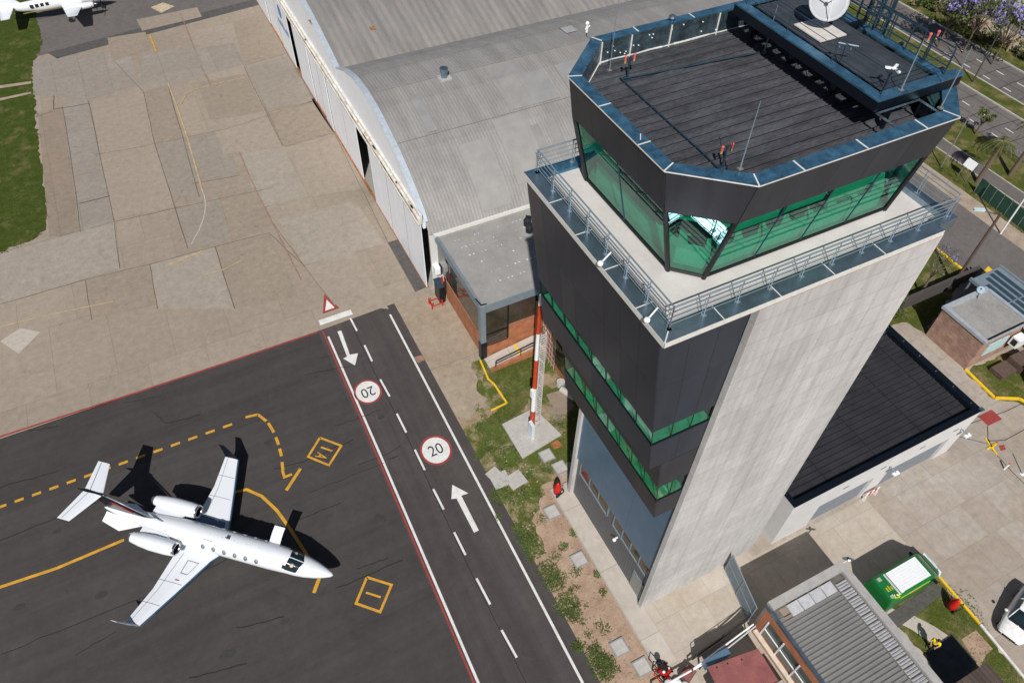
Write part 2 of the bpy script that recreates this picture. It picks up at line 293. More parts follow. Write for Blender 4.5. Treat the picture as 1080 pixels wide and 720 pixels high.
# ------------------------------------------------------------------ mesh helpers
class MB:
    def __init__(s): s.v = []; s.f = []
    def add(s, vs, fs):
        o = len(s.v); s.v += [tuple(v) for v in vs]; s.f += [tuple(i+o for i in f) for f in fs]; return s
    def box(s, x0, x1, y0, y1, z0, z1):
        return s.hexa([(x0,y0,z0),(x1,y0,z0),(x1,y1,z0),(x0,y1,z0)], [(x0,y0,z1),(x1,y0,z1),(x1,y1,z1),(x0,y1,z1)])
    def hexa(s, b, t):
        n = len(b)
        return s.add(list(b)+list(t), [tuple(range(n))[::-1], tuple(range(n, 2*n))] + [(i, (i+1)%n, n+(i+1)%n, n+i) for i in range(n)])
    def obox(s, c, sz, rz=0, z0=None):
        x, y, z = c; a, b, h = sz[0]/2, sz[1]/2, sz[2]
        ca, sa = math.cos(rz), math.sin(rz)
        P = [(x+ca*u-sa*v, y+sa*u+ca*v) for u, v in ((-a,-b),(a,-b),(a,b),(-a,b))]
        return s.hexa([(p[0],p[1],z) for p in P], [(p[0],p[1],z+h) for p in P])
    def prism(s, poly, z0, z1): return s.hexa([(p[0],p[1],z0) for p in poly], [(p[0],p[1],z1) for p in poly])
    def sheet(s, poly, z): return s.add([(p[0],p[1],z) for p in poly], [tuple(range(len(poly)))])
    def tube(s, p0, p1, r, n=8, r1=None):
        p0, p1 = Vector(p0), Vector(p1); d = (p1-p0).normalized()
        u = d.cross(Vector((0,0,1)) if abs(d.z) < .95 else Vector((1,0,0))).normalized(); w = d.cross(u)
        if r1 is None: r1 = r
        A = [p0+(u*math.cos(2*math.pi*i/n)+w*math.sin(2*math.pi*i/n))*r for i in range(n)]
        B = [p1+(u*math.cos(2*math.pi*i/n)+w*math.sin(2*math.pi*i/n))*r1 for i in range(n)]
        return s.add(A+B, [tuple(range(n)), tuple(range(2*n-1, n-1, -1))] + [(i, n+i, n+(i+1)%n, (i+1)%n) for i in range(n)])
    def path(s, pts, r, n=6):
        for a, b in zip(pts, pts[1:]): s.tube(a, b, r, n)
        return s
    def loft(s, rings, caps=True, closed=True):
        n = len(rings[0]); o = len(s.v)
        for r in rings: s.v += [tuple(p) for p in r]
        for k in range(len(rings)-1):
            for i in range(n if closed else n-1):
                j = (i+1) % n
                s.f.append((o+k*n+i, o+k*n+j, o+(k+1)*n+j, o+(k+1)*n+i))
        if caps:
            s.f.append(tuple(o+i for i in range(n))[::-1]); s.f.append(tuple(o+(len(rings)-1)*n+i for i in range(n)))
        return s
    def beam(s, a, b, w, h):
        "rectangular bar from a to b, width w across, height h upward"
        a, b = Vector(a), Vector(b); d = (b-a).normalized(); u = d.cross(Vector((0,0,1))).normalized()*w/2; up = Vector((0,0,h))
        return s.hexa([a-u, a+u, b+u, b-u], [a-u+up, a+u+up, b+u+up, b-u+up])
    def strip(s, pts, w, z):
        for a, b in zip(pts, pts[1:]):
            a = Vector((a[0], a[1], 0)); b = Vector((b[0], b[1], 0)); d = (b-a).normalized(); u = Vector((-d.y, d.x, 0))*w/2
            e = d*w*.0
            s.add([(a-u-e).xy[:]+(z,), (b-u+e).xy[:]+(z,), (b+u+e).xy[:]+(z,), (a+u-e).xy[:]+(z,)], [(0,1,2,3)])
        return s
    def ribbon(s, pts, w, z):
        "continuous painted line with mitred corners"
        P = [Vector((p[0], p[1])) for p in pts]; L = []; Rr = []
        for i, p in enumerate(P):
            d0 = (p-P[i-1]).normalized() if i else (P[1]-p).normalized()
            d1 = (P[i+1]-p).normalized() if i < len(P)-1 else d0
            d = (d0+d1).normalized(); k = 1/max(.5, d.dot(d1)); nrm = Vector((-d.y, d.x))*w/2*k
            L.append(p+nrm); Rr.append(p-nrm)
        n = len(P)
        return s.add([(p.x,p.y,z) for p in L]+[(p.x,p.y,z) for p in Rr], [(i+n, i+1+n, i+1, i) for i in range(n-1)])
    def sphere(s, c, r, n=10, m=6, sz=1):
        return s.loft([[(c[0]+r*math.sin(math.pi*k/m)*math.cos(2*math.pi*i/n), c[1]+r*math.sin(math.pi*k/m)*math.sin(2*math.pi*i/n), c[2]-r*sz*math.cos(math.pi*k/m)) for i in range(n)] for k in range(m+1)], caps=False)

ROOTS = {}
def put(o):
    COL.objects.link(o); return o
def thing(name, label, cat, loc=(0,0,0), rz=0., group=None, kind=None, scale=1.):
    o = bpy.data.objects.new(name, None); o.empty_display_size = .2
    o.location = loc; o.rotation_euler = (0,0,rz); o.scale = (scale,)*3; put(o)
    if label: o['label'] = label; o['category'] = cat
    if group: o['group'] = group
    if kind: o['kind'] = kind
    ROOTS[o.name] = (Matrix.Translation(loc) @ Matrix.Rotation(rz, 4, 'Z') @ Matrix.Diagonal((scale,)*3+(1,)))
    return o
def obj(name, mb, m, parent=None, local=False, smooth=False, label=None):
    vs = mb.v
    if parent is not None and not local and parent.name in ROOTS:
        W = ROOTS[parent.name].inverted(); vs = [W @ Vector(v) for v in vs]
    me = bpy.data.meshes.new(name); me.from_pydata([tuple(v) for v in vs], [], mb.f); me.validate(); me.update()
    if smooth:
        for p in me.polygons: p.use_smooth = True
    me.materials.append(m)
    o = bpy.data.objects.new(name, me); put(o)
    if parent is not None:
        o.parent = parent
        if parent.name in ROOTS: ROOTS[o.name] = ROOTS[parent.name] if not local else ROOTS[parent.name]
    if label: o['label'] = label
    return o
def single(name, mb, m, label, cat, group=None, kind=None, smooth=False):
    "a thing that is one mesh, its origin at its base"
    xs = [v[0] for v in mb.v]; ys = [v[1] for v in mb.v]; zs = [v[2] for v in mb.v]
    c = ((min(xs)+max(xs))/2, (min(ys)+max(ys))/2, min(zs))
    mb.v = [(v[0]-c[0], v[1]-c[1], v[2]-c[2]) for v in mb.v]
    o = obj(name, mb, m, None, smooth=smooth); o.location = c
    ROOTS[o.name] = Matrix.Translation(c)
    o['label'] = label; o['category'] = cat
    if group: o['group'] = group
    if kind: o['kind'] = kind
    return o
def struct(name, mb, m, kind='structure', label=None):
    o = obj(name, mb, m); o['kind'] = kind
    if label: o['label'] = label
    ROOTS[o.name] = Matrix()
    return o
def dup(root, loc, rz=None, label=None, group=None, scale=None):
    r = root.copy(); put(r); r.location = loc
    if rz is not None: r.rotation_euler = (0,0,rz)
    if scale: r.scale = (scale,)*3
    if label: r['label'] = label
    if group: r['group'] = group
    for ch in list(root.children):
        c = ch.copy(); put(c); c.parent = r
        for g in list(ch.children):
            d = g.copy(); put(d); d.parent = c
    return r
def text_mb(s, size, cx, cy, z, rot=0., sx=1., bold=0.):
    cu = bpy.data.curves.new('t', 'FONT'); cu.body = s; cu.size = size; cu.align_x = 'CENTER'; cu.align_y = 'CENTER'; cu.offset = bold
    o = bpy.data.objects.new('t', cu); put(o)
    dg = bpy.context.evaluated_depsgraph_get(); me = o.evaluated_get(dg).to_mesh()
    mb = MB(); ca, sa = math.cos(rot), math.sin(rot)
    mb.add([(cx+(v.co.x*sx*ca-v.co.y*sa), cy+(v.co.x*sx*sa+v.co.y*ca), z) for v in me.vertices], [tuple(p.vertices) for p in me.polygons])
    o.evaluated_get(dg).to_mesh_clear(); bpy.data.objects.remove(o); return mb
def ribroof(mb, x0, x1, y0, y1, z, pitch, h, axis='x', w=.06, zf=None):
    "flat sheet plus standing ribs running along the axis"
    f = zf or (lambda x, y: z)
    mb.add([(x0,y0,f(x0,y0)),(x1,y0,f(x1,y0)),(x1,y1,f(x1,y1)),(x0,y1,f(x0,y1))], [(0,1,2,3)])
    if axis == 'x':
        y = y0+pitch/2
        while y < y1:
            mb.hexa([(x0,y-w/2,f(x0,y)-.002),(x1,y-w/2,f(x1,y)-.002),(x1,y+w/2,f(x1,y)-.002),(x0,y+w/2,f(x0,y)-.002)], [(x0,y-w/3,f(x0,y)+h),(x1,y-w/3,f(x1,y)+h),(x1,y+w/3,f(x1,y)+h),(x0,y+w/3,f(x0,y)+h)]); y += pitch
    else:
        x = x0+pitch/2
        while x < x1:
            mb.hexa([(x-w/2,y0,f(x,y0)-.002),(x+w/2,y0,f(x,y0)-.002),(x+w/2,y1,f(x,y1)-.002),(x-w/2,y1,f(x,y1)-.002)], [(x-w/3,y0,f(x,y0)+h),(x+w/3,y0,f(x,y0)+h),(x+w/3,y1,f(x,y1)+h),(x-w/3,y1,f(x,y1)+h)]); x += pitch
    return mb
def leaves(mb, c, r, n, s, sz=.8, shell=.35):
    for _ in range(n):
        while True:
            p = Vector((random.uniform(-1,1), random.uniform(-1,1), random.uniform(-1,1)))
            if shell < p.length <= 1: break
        q = Vector(c)+Vector((p.x*r, p.y*r, p.z*r*sz)); a = Vector([random.gauss(0,1) for _ in range(3)]).normalized()
        b = a.orthogonal().normalized(); k = s*random.uniform(.6, 1.4); b2 = a.cross(b)
        b, b2 = b*k, b2*k*.6
        mb.add([q-b, q+b2, q+b, q-b2], [(0,1,2,3)])
    return mb

# ------------------------------------------------------------------ camera, light, world
cam = bpy.data.cameras.new('camera'); co = bpy.data.objects.new('camera', cam); put(co)
cam.sensor_width = 36; cam.lens = FL/1080*36; cam.clip_start = .5; cam.clip_end = 3000
co.matrix_world = Matrix(((M[0][0], M[1][0], -M[2][0], 0), (M[0][1], M[1][1], -M[2][1], 0), (M[0][2], M[1][2], -M[2][2], CH), (0, 0, 0, 1)))
scene.camera = co
sd = Vector((-.46, -.82, 1.0)).normalized()
sun = bpy.data.lights.new('sun', 'SUN'); sun.energy = 5.0; sun.angle = R(.53); sun.color = (1, .972, .93)
so = bpy.data.objects.new('sun', sun); put(so); so.rotation_euler = sd.to_track_quat('Z', 'Y').to_euler(); so.location = (0, 0, 80)
w = bpy.data.worlds.new('World'); scene.world = w; w.use_nodes = True
N = w.node_tree.nodes; sky = N.new('ShaderNodeTexSky'); sky.sky_type = 'NISHITA'; sky.sun_disc = False
sky.sun_elevation = math.asin(sd.z); sky.sun_rotation = math.atan2(sd.x, sd.y); sky.altitude = 50
w.node_tree.links.new(sky.outputs[0], N['Background'].inputs[0]); N['Background'].inputs[1].default_value = .05
scene.view_settings.view_transform = 'Standard'; scene.view_settings.look = 'None'; scene.view_settings.exposure = -.15; scene.view_settings.gamma = 1

def ragged(pts, amp=.25, step=.8, seed=1, closed=True):
    r = random.Random(seed); out = []; n = len(pts)
    for i in range(n):
        a = Vector(pts[i][:2]); b = Vector(pts[(i+1) % n][:2]); L = (b-a).length
        if L > 120: out.append(tuple(a)); continue
        k = max(1, int(L/step)); d = (b-a).normalized(); nn = Vector((-d.y, d.x))
        for q in range(k): p = a+(b-a)*q/k+nn*r.gauss(0, amp)*(1 if q else .3); out.append((p.x, p.y))
    return out
# ------------------------------------------------------------------ ground sheets (each 4 mm above the one below)
S = .004
struct('ground', MB().sheet([(-1500,-1500),(1500,-1500),(1500,1500),(-1500,1500)], -.02), dirt)
struct('concrete_apron', MB().sheet([(-20.6,44.15),(15.0,44.15),(15.0,105.6),(-13.4,103.0),(-15.2,95),(-15.6,84),(-16.8,74),(-20.6,66)], S), apron)
struct('taxiway', MB().sheet([(-14.8,103),(-13.4,103.0),(0,104.2),(15.2,105.5),(40,107),(40,190),(-15.5,190),(-14.5,118),(-13.5,108)], 2*S), asph_old)
gp = [(-200,-60),(-200,190),(-15.6,190)]+[at(*q)[:2] for q in ((36,0),(39,22),(45,47),(38,62),(33,75),(37,100),(37,125),(41,150),(46,190),(50,225),(48,243),(30,255),(0,266))]+[(-30,66),(-30,44.2),(-200,44.2)]
struct('worn_track', MB().sheet(ats([(0,90.5),(33,86),(33,88.5),(0,93.5)][::-1]), .03), dirt)
struct('worn_track', MB().sheet(ats([(0,104),(33,97),(33,99),(0,106.5)][::-1]), .03), dirt)
struct('grass_field', MB().sheet(ragged(gp[:0:-1]+[gp[0]], .10, .4, 5), 3*S), grass)
# asphalt stand and the road beside it
struct('asphalt_stand', MB().sheet([(-120,-60),(4.4,-60),(4.4,44.2),(-120,44.2)], S), asph)
road = struct('service_road', MB().sheet([(4.4,-60)]+[(11.5,-60),(11.42,44.4),(4.4,44.2)], 2*S), asph_road)
# apron details
def patch(name, pts, m, z): return struct(name, MB().sheet(pts[::-1] if 0 else pts, z), m)
patch('concrete_strip', ats([(66,112),(93,106),(122,238),(84,247)][::-1]), apron_grey, 3*S)
patch('concrete_strip', ats([(35,64),(113,55),(137,58),(148,90),(93,106),(35,100)][::-1]), apron_grey, 4*S)
patch('concrete_strip', ats([(150,58),(245,40),(258,68),(172,92),(148,90)][::-1]), apron_grey, 3*S)
patch('concrete_strip', ats([(40,120),(66,112),(84,247),(52,250)][::-1]), apron_brown, 4*S)
patch('concrete_strip', ats([(278,113),(326,106),(341,143),(302,154)][::-1]), apron_brown, 4*S)
patch('tar_strip', ats([(325,106),(340,101),(356,137),(341,143)][::-1]), asphalt_patch, 5*S)
patch('tar_strip', ats([(409,256),(424,251),(452,302),(438,308)][::-1]), asphalt_patch, 5*S)
patch('tar_strip', ats([(50,56),(140,32),(275,-2),(279,4),(150,38),(60,62)][::-1]), asphalt_patch, 4*S)
patch('concrete_strip', ats([(144,21),(208,8),(213,18),(150,33)][::-1]), apron, 7*S)
patch('dirt_patch', ats([(268,-5),(280,-2),(368,160),(362,165)][::-1]), apron_brown, 5*S)
ap_root = bpy.data.objects['concrete_apron']
tan_l = slab_mat('slab_tan', (.345,.288,.23), (.355,.298,.24), (.315,.265,.215), 50, 50, .0, stains=.2, noise_scale=.12)
tan_d = slab_mat('slab_brown', (.29,.238,.185), (.30,.248,.195), (.33,.27,.21), 50, 50, .0, stains=.22, noise_scale=.15)
tan_g = slab_mat('slab_greyish', (.30,.26,.215), (.31,.27,.225), (.27,.232,.19), 50, 50, .0, stains=.22, noise_scale=.15)
tan_h = slab_mat('slab_pale_grey', (.35,.305,.255), (.36,.315,.265), (.31,.268,.22), 50, 50, .0, stains=.22, noise_scale=.2)
CR = 2.117
slabs = [([(205,228),(320,205),(345,322),(222,345)],tan_l),([(222,345),(345,322),(392,462),(255,490)],tan_l),([(320,205),(375,190),(405,310),(345,322)],tan_d),([(345,322),(405,310),(445,440),(385,440)],tan_g),
 ([(240,85),(325,72),(335,110),(250,138)],tan_d),([(430,70),(520,52),(535,95),(445,110)],tan_l),([(520,52),(595,25),(640,120),(545,148)],tan_d),([(545,150),(650,124),(698,226),(600,250)],tan_g),([(600,252),(698,228),(745,298),(636,328)],tan_d),
 ([(400,312),(500,290),(535,392),(425,412)],tan_g),([(440,185),(548,165),(590,250),(470,268)],tan_d),([(470,270),(590,252),(632,328),(500,345)],tan_l),([(540,340),(632,330),(690,440),(575,465)],tan_h),([(640,330),(748,300),(830,418),(693,440)],tan_l),
 ([(395,465),(490,440),(520,540),(420,556)],tan_g),([(490,438),(570,418),(608,500),(520,538)],tan_d),([(620,490),(792,448),(862,545),(678,592)],tan_h),([(0,565),(258,495),(268,600),(0,680)],tan_h),([(190,625),(335,590),(352,680),(205,712)],tan_d),([(335,592),(480,552),(524,690),(352,690)],tan_h),([(484,552),(600,520),(665,660),(526,690)],tan_d),([(680,595),(790,560),(868,690),(745,680)],tan_l),([(375,117),(435,105),(455,150),(392,160)],tan_g),([(60,1),(0,1),(0,0)],tan_g)][:-1]
for i, (pp, mm) in enumerate(slabs):
    P = [at(a/CR, b/CR)[:2] for a, b in pp]; obj('slab', MB().sheet(P[::-1], .022+.0015*(i % 9)), mm, ap_root)
jl = random.Random(12)
for pp in ([(198,226),(255,495),(268,600)],[(320,205),(345,322),(420,556)],[(375,190),(445,440)],[(258,495),(395,465),(608,420)],[(222,345),(345,322),(500,290),(700,226)],[(595,25),(640,120),(748,300),(868,545)],[(0,565),(258,495)],[(480,552),(524,690)],[(335,590),(352,690)],[(190,625),(205,715)],[(0,680),(190,625),(335,590),(600,520),(680,595)],[(120,215),(120,245),(200,232)],[(140,240),(165,400),(180,520)],[(545,150),(632,328)],[(115,250),(80,262)],[(610,500),(680,595),(745,680)],[(425,412),(535,392)],[(255,138),(320,205)]):
    Q = []
    for a, b in zip(pp, pp[1:]):
        for q in range(5): Q.append(((a[0]+(b[0]-a[0])*q/5+jl.uniform(-.8,.8))/CR, (a[1]+(b[1]-a[1])*q/5+jl.uniform(-.6,.6))/CR))
    Q.append((pp[-1][0]/CR, pp[-1][1]/CR)); obj('joint_crack', MB().ribbon([at(*q)[:2] for q in Q], jl.choice((.04,.05,.06)), .044), crack if jl.random() < .25 else mat('joint_dirt', (.14,.11,.085), .9, var=.3, scale=2), ap_root)
def line(name, pts, w, m, z=.05, parent=ap_root): return obj(name, MB().ribbon([at(*p)[:2] for p in pts], w, z), m, parent)
line('faded_taxi_line', [(177,88),(185,108),(196,140),(207,178),(213,200)], .16, faded_yellow)
line('faded_taxi_line', [(213,200),(216,208),(217,217),(216,226),(214,233),(210,243),(205,252),(202,258)], .13, mat('worn_white_line', (.42,.39,.35), .8, var=.15, scale=3))
line('faded_taxi_line', [(158,37),(165,55)], .2, yellow_paint)
line('faded_taxi_line', [(190,112),(196,100),(205,95),(222,90),(258,82)], .12, faded_yellow)
line('faded_taxi_line', [(175,281),(214,265)], .25, faded_yellow)
line('faded_taxi_line', [(215,290),(235,285),(255,275)], .1, faded_yellow)
line('faded_taxi_line', [(0,345),(40,335),(120,318)], .12, faded_yellow)
line('faded_boundary_line', [(190,14),(196,28),(206,54)], .12, faded_red)
line('faded_boundary_line', [(212,70),(222,90)], .12, faded_red)
line('faded_boundary_line', [(252,160),(265,190),(282,225),(300,260),(318,296)], .1, faded_red)
line('joint_crack', [(84,215),(100,211),(116,207)], .07, crack)
line('joint_crack', [(268,85),(282,118),(299,154),(328,152),(362,140)], .05, apron_brown)
obj('faded_diamond', MB().sheet(ats([(0,360),(22,346),(43,350),(20,373)][::-1]), 6*S), mat('faded_white', (.45,.4,.34), .8, var=.1), ap_root)
# stand markings
st = bpy.data.objects['asphalt_stand']
def sline(name, pts, w, m, z=6*S): return obj(name, MB().ribbon([at(*p)[:2] for p in pts], w, z), m, st)
sline('boundary_line', [(-60,481),(0,460.5),(60,441),(150,412),(240,382),(335,350)], .17, red_paint)
obj('boundary_line', MB().ribbon([(4.76,44.05),(4.69,30),(4.48,12.4),(4.36,0),(4.16,-30)], .13, 7*S), red_paint, st)
sline('taxi_line', [(-40,631),(0,619),(60,599),(131,569)], .22, yellow_paint)
sline('taxi_line', [(235,522),(260,516),(276,523),(292,538),(305,556),(318,576),(327,590),(333,604),(341,608)], .22, yellow_paint)
sline('taxi_line', [(338,606),(331,625)], .24, yellow_paint)
dsh = [(0,534.5),(272,437.5)]
for k in range(16):
    a = (k*.0742)+.0; x0 = -21+k*18.3; 
    f0 = (x0)/272; f1 = (x0+9.6)/272
    if x0 > 250: break
    sline('taxi_dash', [(x0, 534.5-97*f0), (x0+9.6, 534.5-97*f1)], .22, yellow_paint)
for a, b in (((259,440),(272,437)),((272,437),(281,444)),((283,446),(289,456)),((291,461),(294,469)),((295,473),(297,481)),((297.5,487),(298.5,496))): sline('taxi_dash', [a, b], .22, yellow_paint)
sline('taxi_line', [(298,496),(300,503),(308,500)], .2, yellow_paint)
sline('stop_bar', [(317,494),(302,517)], .24, yellow_paint)
def stand_box(c4, txt, z=6*S):
    P = [Vector(at(*q)[:2]) for q in c4]; cx = sum((p.x for p in P))/4; cy = sum((p.y for p in P))/4; c = Vector((cx, cy))
    o = obj('stand_marking', MB().ribbon([*P, P[0]], .17, z), yellow_paint, st)
    return o, c
_, c1 = stand_box([(337.5,461.5),(360,470),(347,490.5),(325,481.5)], '1A')
a1 = math.atan2(*(Vector(at(360,470)[:2])-Vector(at(337.5,461.5)[:2])).yx)
obj('stand_letter', text_mb('A', 1.25, *(at(338.3,480.6)[:2]), 6*S, a1-math.pi/2, .5, .02), yellow_paint, st)
obj('stand_numeral', MB().ribbon([at(338.5,471.5)[:2], at(350.5,475.5)[:2]], .14, 6*S), yellow_paint, st)
_, c2 = stand_box([(387,608.5),(413,616.5),(401,645),(375.5,636)], '1')
obj('stand_numeral', MB().ribbon([at(386,624.5)[:2], at(401.5,629.5)[:2]], .14, 6*S), yellow_paint, st)
for i, (px_, py_, r_) in enumerate(((283,466,.34),(107,627,.4),(60,560,.3),(240,690,.5),(402,440,.3),(20,640,.35),(300,655,.3))):
    c = at(px_, py_); obj('oil_stain', MB().sheet(ragged([(c[0]+r_*math.cos(k*.63), c[1]+.6*r_*math.sin(k*.63)) for k in range(10)], .06, .12, i), 3.5*S), mat('oil_stain_m', (.044,.040,.038), .6, var=.15, scale=4), st)
# cracks in the asphalt
ck = random.Random(3)
for (a, b) in (((0,570),(125,520)),((0,514),(60,497)),((0,690),(150,630)),((150,630),(240,590)),((325,520),(404,488)),((410,485),(420,480)),((320,395),(375,385)),((310,550),(360,530)),((355,620),(425,590)),((175,447),(210,438)),((160,433),(175,447)),((80,690),(122,665)),((200,715),(260,700)),((290,495),(320,487)),((320,487),(372,464)),((30,455),(62,449)),((375,600),(410,588)),((250,662),(300,650)),((130,425),(170,418)),((352,450),(402,432))):
    n = 7; P = []
    for i in range(n+1):
        t = i/n; P.append((a[0]+(b[0]-a[0])*t+ck.uniform(-1.2,1.2), a[1]+(b[1]-a[1])*t+ck.uniform(-.9,.9)))
    sline('crack', P, ck.choice((.035,.05,.07)), crack, 4*S)
# road markings
RZ = 4*S
def rline(name, pts, w, m=white_paint, z=RZ): return obj(name, MB().ribbon([at(*p)[:2] for p in pts], w, z), m, road)
XL = at(337.4,346.5)[0]+.0
obj('edge_line', MB().ribbon([(5.0,43.2),(4.93,30),(4.72,12.4),(4.6,0),(4.4,-30)], .17, RZ), white_paint, road)
obj('edge_line', MB().ribbon([(10.62,43.3),(10.55,30),(10.45,9.5),(10.4,0),(10.3,-30)], .17, RZ), white_paint, road)
for a, b in (((369.5,335.5),(376.5,349)),((384.5,364),(392.5,381)),((401,400),(411,418)),((418.5,436),(428.5,456)),((437.5,474),(448,495.5)),((457,515.5),(468,537)),((479,561),(491,585)),((502.5,609.5),(517,637)),((529,664),(545,693)),((558,722),(576,757))):
    obj('centre_dash', MB().ribbon([at(*a)[:2], at(*b)[:2]], .15, RZ), white_paint, road)
rline('road_seam', [(372,345),(396,395),(430,462),(462,530),(500,610),(540,690),(560,730)], .05, crack, 3*S)
rline('road_seam', [(338,378),(362,372),(383,376)], .05, crack, 3*S); rline('road_seam', [(378,490),(410,478),(422,470)], .05, crack, 3*S)
rline('stop_bar', [(337,340.5),(371,329)], .62, white_paint, 6*S)
def poly_part(name, pts, m, z, par=road): 
    P = [at(*p)[:2] for p in pts]
    A = sum(P[i][0]*P[(i+1)%len(P)][1]-P[(i+1)%len(P)][0]*P[i][1] for i in range(len(P)))
    if A < 0: P = P[::-1]
    return obj(name, MB().sheet(P, z), m, par)
poly_part('give_way_border', [(342,310),(358,325),(340.5,331)], red_paint, 6*S)
poly_part('give_way_triangle', [(344.5,316),(353,324.5),(343,328)], white_paint, 7*S)
poly_part('direction_arrow', [(356,349.5),(360,348.5),(369,374),(377.5,372.5),(374.5,385.5),(362,378),(366,376)], white_paint, RZ)
poly_part('direction_arrow', [(477,511),(494,520),(486.5,522.5),(505,559),(500,561.5),(481.5,525.5),(476,526)], white_paint, RZ)
def roundel(px, py, rot, rx=1.22, ry=1.22):
    c = at(px, py)
    def ring(r, m, z, nm):
        o = MB().sheet([(c[0]+r*rx*math.cos(i*math.pi/20), c[1]+r*ry*math.sin(i*math.pi/20)) for i in range(40)], z); return obj(nm, o, m, road)
    ring(1.0, red_paint, RZ, 'speed_roundel_border'); ring(.86, white_paint, RZ+S, 'speed_roundel')
    obj('speed_numeral', text_mb('20', 1.35, c[0], c[1], RZ+2*S, rot, .85), black_ink, road)
roundel(388, 413, math.pi, 1.1, 1.25); roundel(459.8, 474.6, 0, 1.2, 1.35)

# right of the road: worn concrete, soil verge, lawn, paving
struct('worn_pavement', MB().sheet([(11.42,44.15),(11.42,31.0),(12.3,30.2),(13.2,30.8),(14.2,30.2),(14.3,33.2),(15.0,33.0),(15.9,35.4),(22,35.4),(22,44.15)], S), slab_mat('worn_concrete', (.36,.295,.22), (.40,.33,.255), (.30,.235,.17), 9, 12, .03, (.14,.11,.09), .26, .3, .3, .5))
struct('soil_verge', MB().sheet([(11.45,-60),(14.9,-60),(14.9,22.0),(16.2,22.0),(16.2,25),(13.2,25.5),(11.42,31),(11.42,20)], S*.5), soil)
struct('verge_growth', MB().sheet(ragged([(11.43,19),(12.4,18),(12.6,20.5),(13.6,21),(14.6,22.6),(16.3,22.8),(21,24),(21,35.4),(14.8,35.3),(14.2,33),(14.3,30.4),(13.2,30.8),(12.3,30.2),(11.43,31)], .18, .5), S*1.5), verge)
struct('lawn', MB().sheet(ragged([at(*q)[:2] for q in ((509,402),(514,392),(562,374),(566,390),(560,412),(553,432),(530,446),(505,455),(500,450),(519,437),(537,425),(524,406))][::-1], .10, .35), S*2.2), grass_dry)
struct('paving', MB().sheet([(15.1,-20),(60.9,-20),(60.9,24),(15.1,11.7)] if 0 else [(15.1,-60),(35.3,-60),(35.3,11.9),(25,11.9),(15.1,11.9)], S), paving)
struct('yard', MB().sheet([(25,11.3),(61,11.3),(61,24.2),(50,24.5),(25,24.5)], 2*S), paving_old)
struct('yard', MB().sheet([(35.3,-60),(61,-60),(61,11.3),(35.3,11.3)], 1.5*S), paving_old)
struct('tower_walkway', MB().prism([(14.95,8.0),(16.4,8.0),(16.4,22.0),(14.95,22.0)], -.01, .09), walkway)
# east side: service street, footway, highway
struct('street', MB().sheet([(61.0,-80),(68.5,-80),(68.4,200),(61.0,200)], S), asph_street)
struct('street_verge', MB().sheet([(70.6,-80),(81.6,-80),(79.6,200),(70.6,200)], S), grass_dry)
struct('footpath', MB().sheet([(74.1,-80),(76.2,-80),(75.6,200),(74.0,200)], 2*S), asph_old)
for x in (74.0, 76.0): struct('kerb', MB().box(x-.06, x+.06, -80, 200, -.02, .06), cover_grey)
struct('highway', MB().sheet([(80.9,-80),(87.2,-80),(87.2,200),(80.4,200)], S), asph_street)
struct('highway', MB().sheet([(90.2,-80),(96.3,-80),(96.3,200),(90.2,200)], S), asph_street)
for x in (87.3, 90.1, 96.4): struct('kerb', MB().box(x-.1, x+.1, -80, 200, -.02, .14), cover_grey)
struct('median', MB().sheet([(87.4,-80),(90.0,-80),(90.0,200),(87.4,200)], .1), grass_dry)
struct('street_verge', MB().sheet([(96.5,-80),(99.8,-80),(99.8,200),(96.5,200)], .1), grass_dry)
struct('dirt_strip', MB().sheet([(99.8,-80),(104,-80),(104,200),(99.8,200)], .1), dirt)
struct('car_park', MB().sheet([(105.5,-80),(260,-80),(260,260),(105.5,260)], S), asph_old)
hw = [o for o in bpy.data.objects if o.name.startswith('highway')]
for k in range(14):
    y = 31.6+k*2.9
    for i, (x0, x1) in enumerate(((80.7,87.2),(90.2,96.3))): obj('tar_joint', MB().ribbon([(x0, y+.25*math.sin(k)), ((x0+x1)/2, y+.1), (x1, y-.1*math.cos(k*2))], .09, 1.3*S), crack, hw[i])
for x in (82.9, 86.0): obj('tar_joint', MB().ribbon([(x,20),(x+.1,45),(x-.1,80)], .07, 1.4*S), crack, hw[0])
for x in (92.4, 95.0): obj('tar_joint', MB().ribbon([(x,20),(x+.1,45),(x-.1,80)], .07, 1.4*S), crack, hw[1])
for x, h in ((81.9,0),(84.2,0),(91.3,1),(93.75,1)):
    y = 20
    while y < 75: obj('lane_dash', MB().box(x-.07, x+.07, y, y+1.1, 1.5*S, 2*S), white_paint, hw[h]); y += 3.0 if 0 else 3.1
# yellow kerbs
def kerb(pts, w=.22, h=.15, m=kerb_yellow, label=''): 
    mb = MB()
    for a, b in zip(pts, pts[1:]): mb.beam((*a[:2], -.01), (*b[:2], -.01), w, h+.01)
    return struct('kerb', mb, m)
kerb([(60.9,40),(60.9,24.4)]); kerb([(61.0,24.3),(58.6,24.3)])
kerb([at(1017.5,390),at(1048.5,420),at(1074.5,421),at(1080,424),at(1110,450)])
kerb([at(988,606),at(1033,658)], .16, .12); kerb([at(1033.5,658.5),at(1080,715),at(1120,765)], .16, .12, white_paint)
kerb([(15.6,35.2),at(524.5,402),at(534.5,423),at(518,431)] if 0 else [at(506.5,380),at(515,400),at(521,405),at(534.5,425),at(518,433)], .14, .06)
struct('grass_plot', MB().sheet(ragged(ats([(988,608),(1033,658),(1085,722),(1060,760),(1020,722),(1005,690),(975,690),(938,648),(935,640)][::-1]), .10, .35), 4*S), grass_dry)
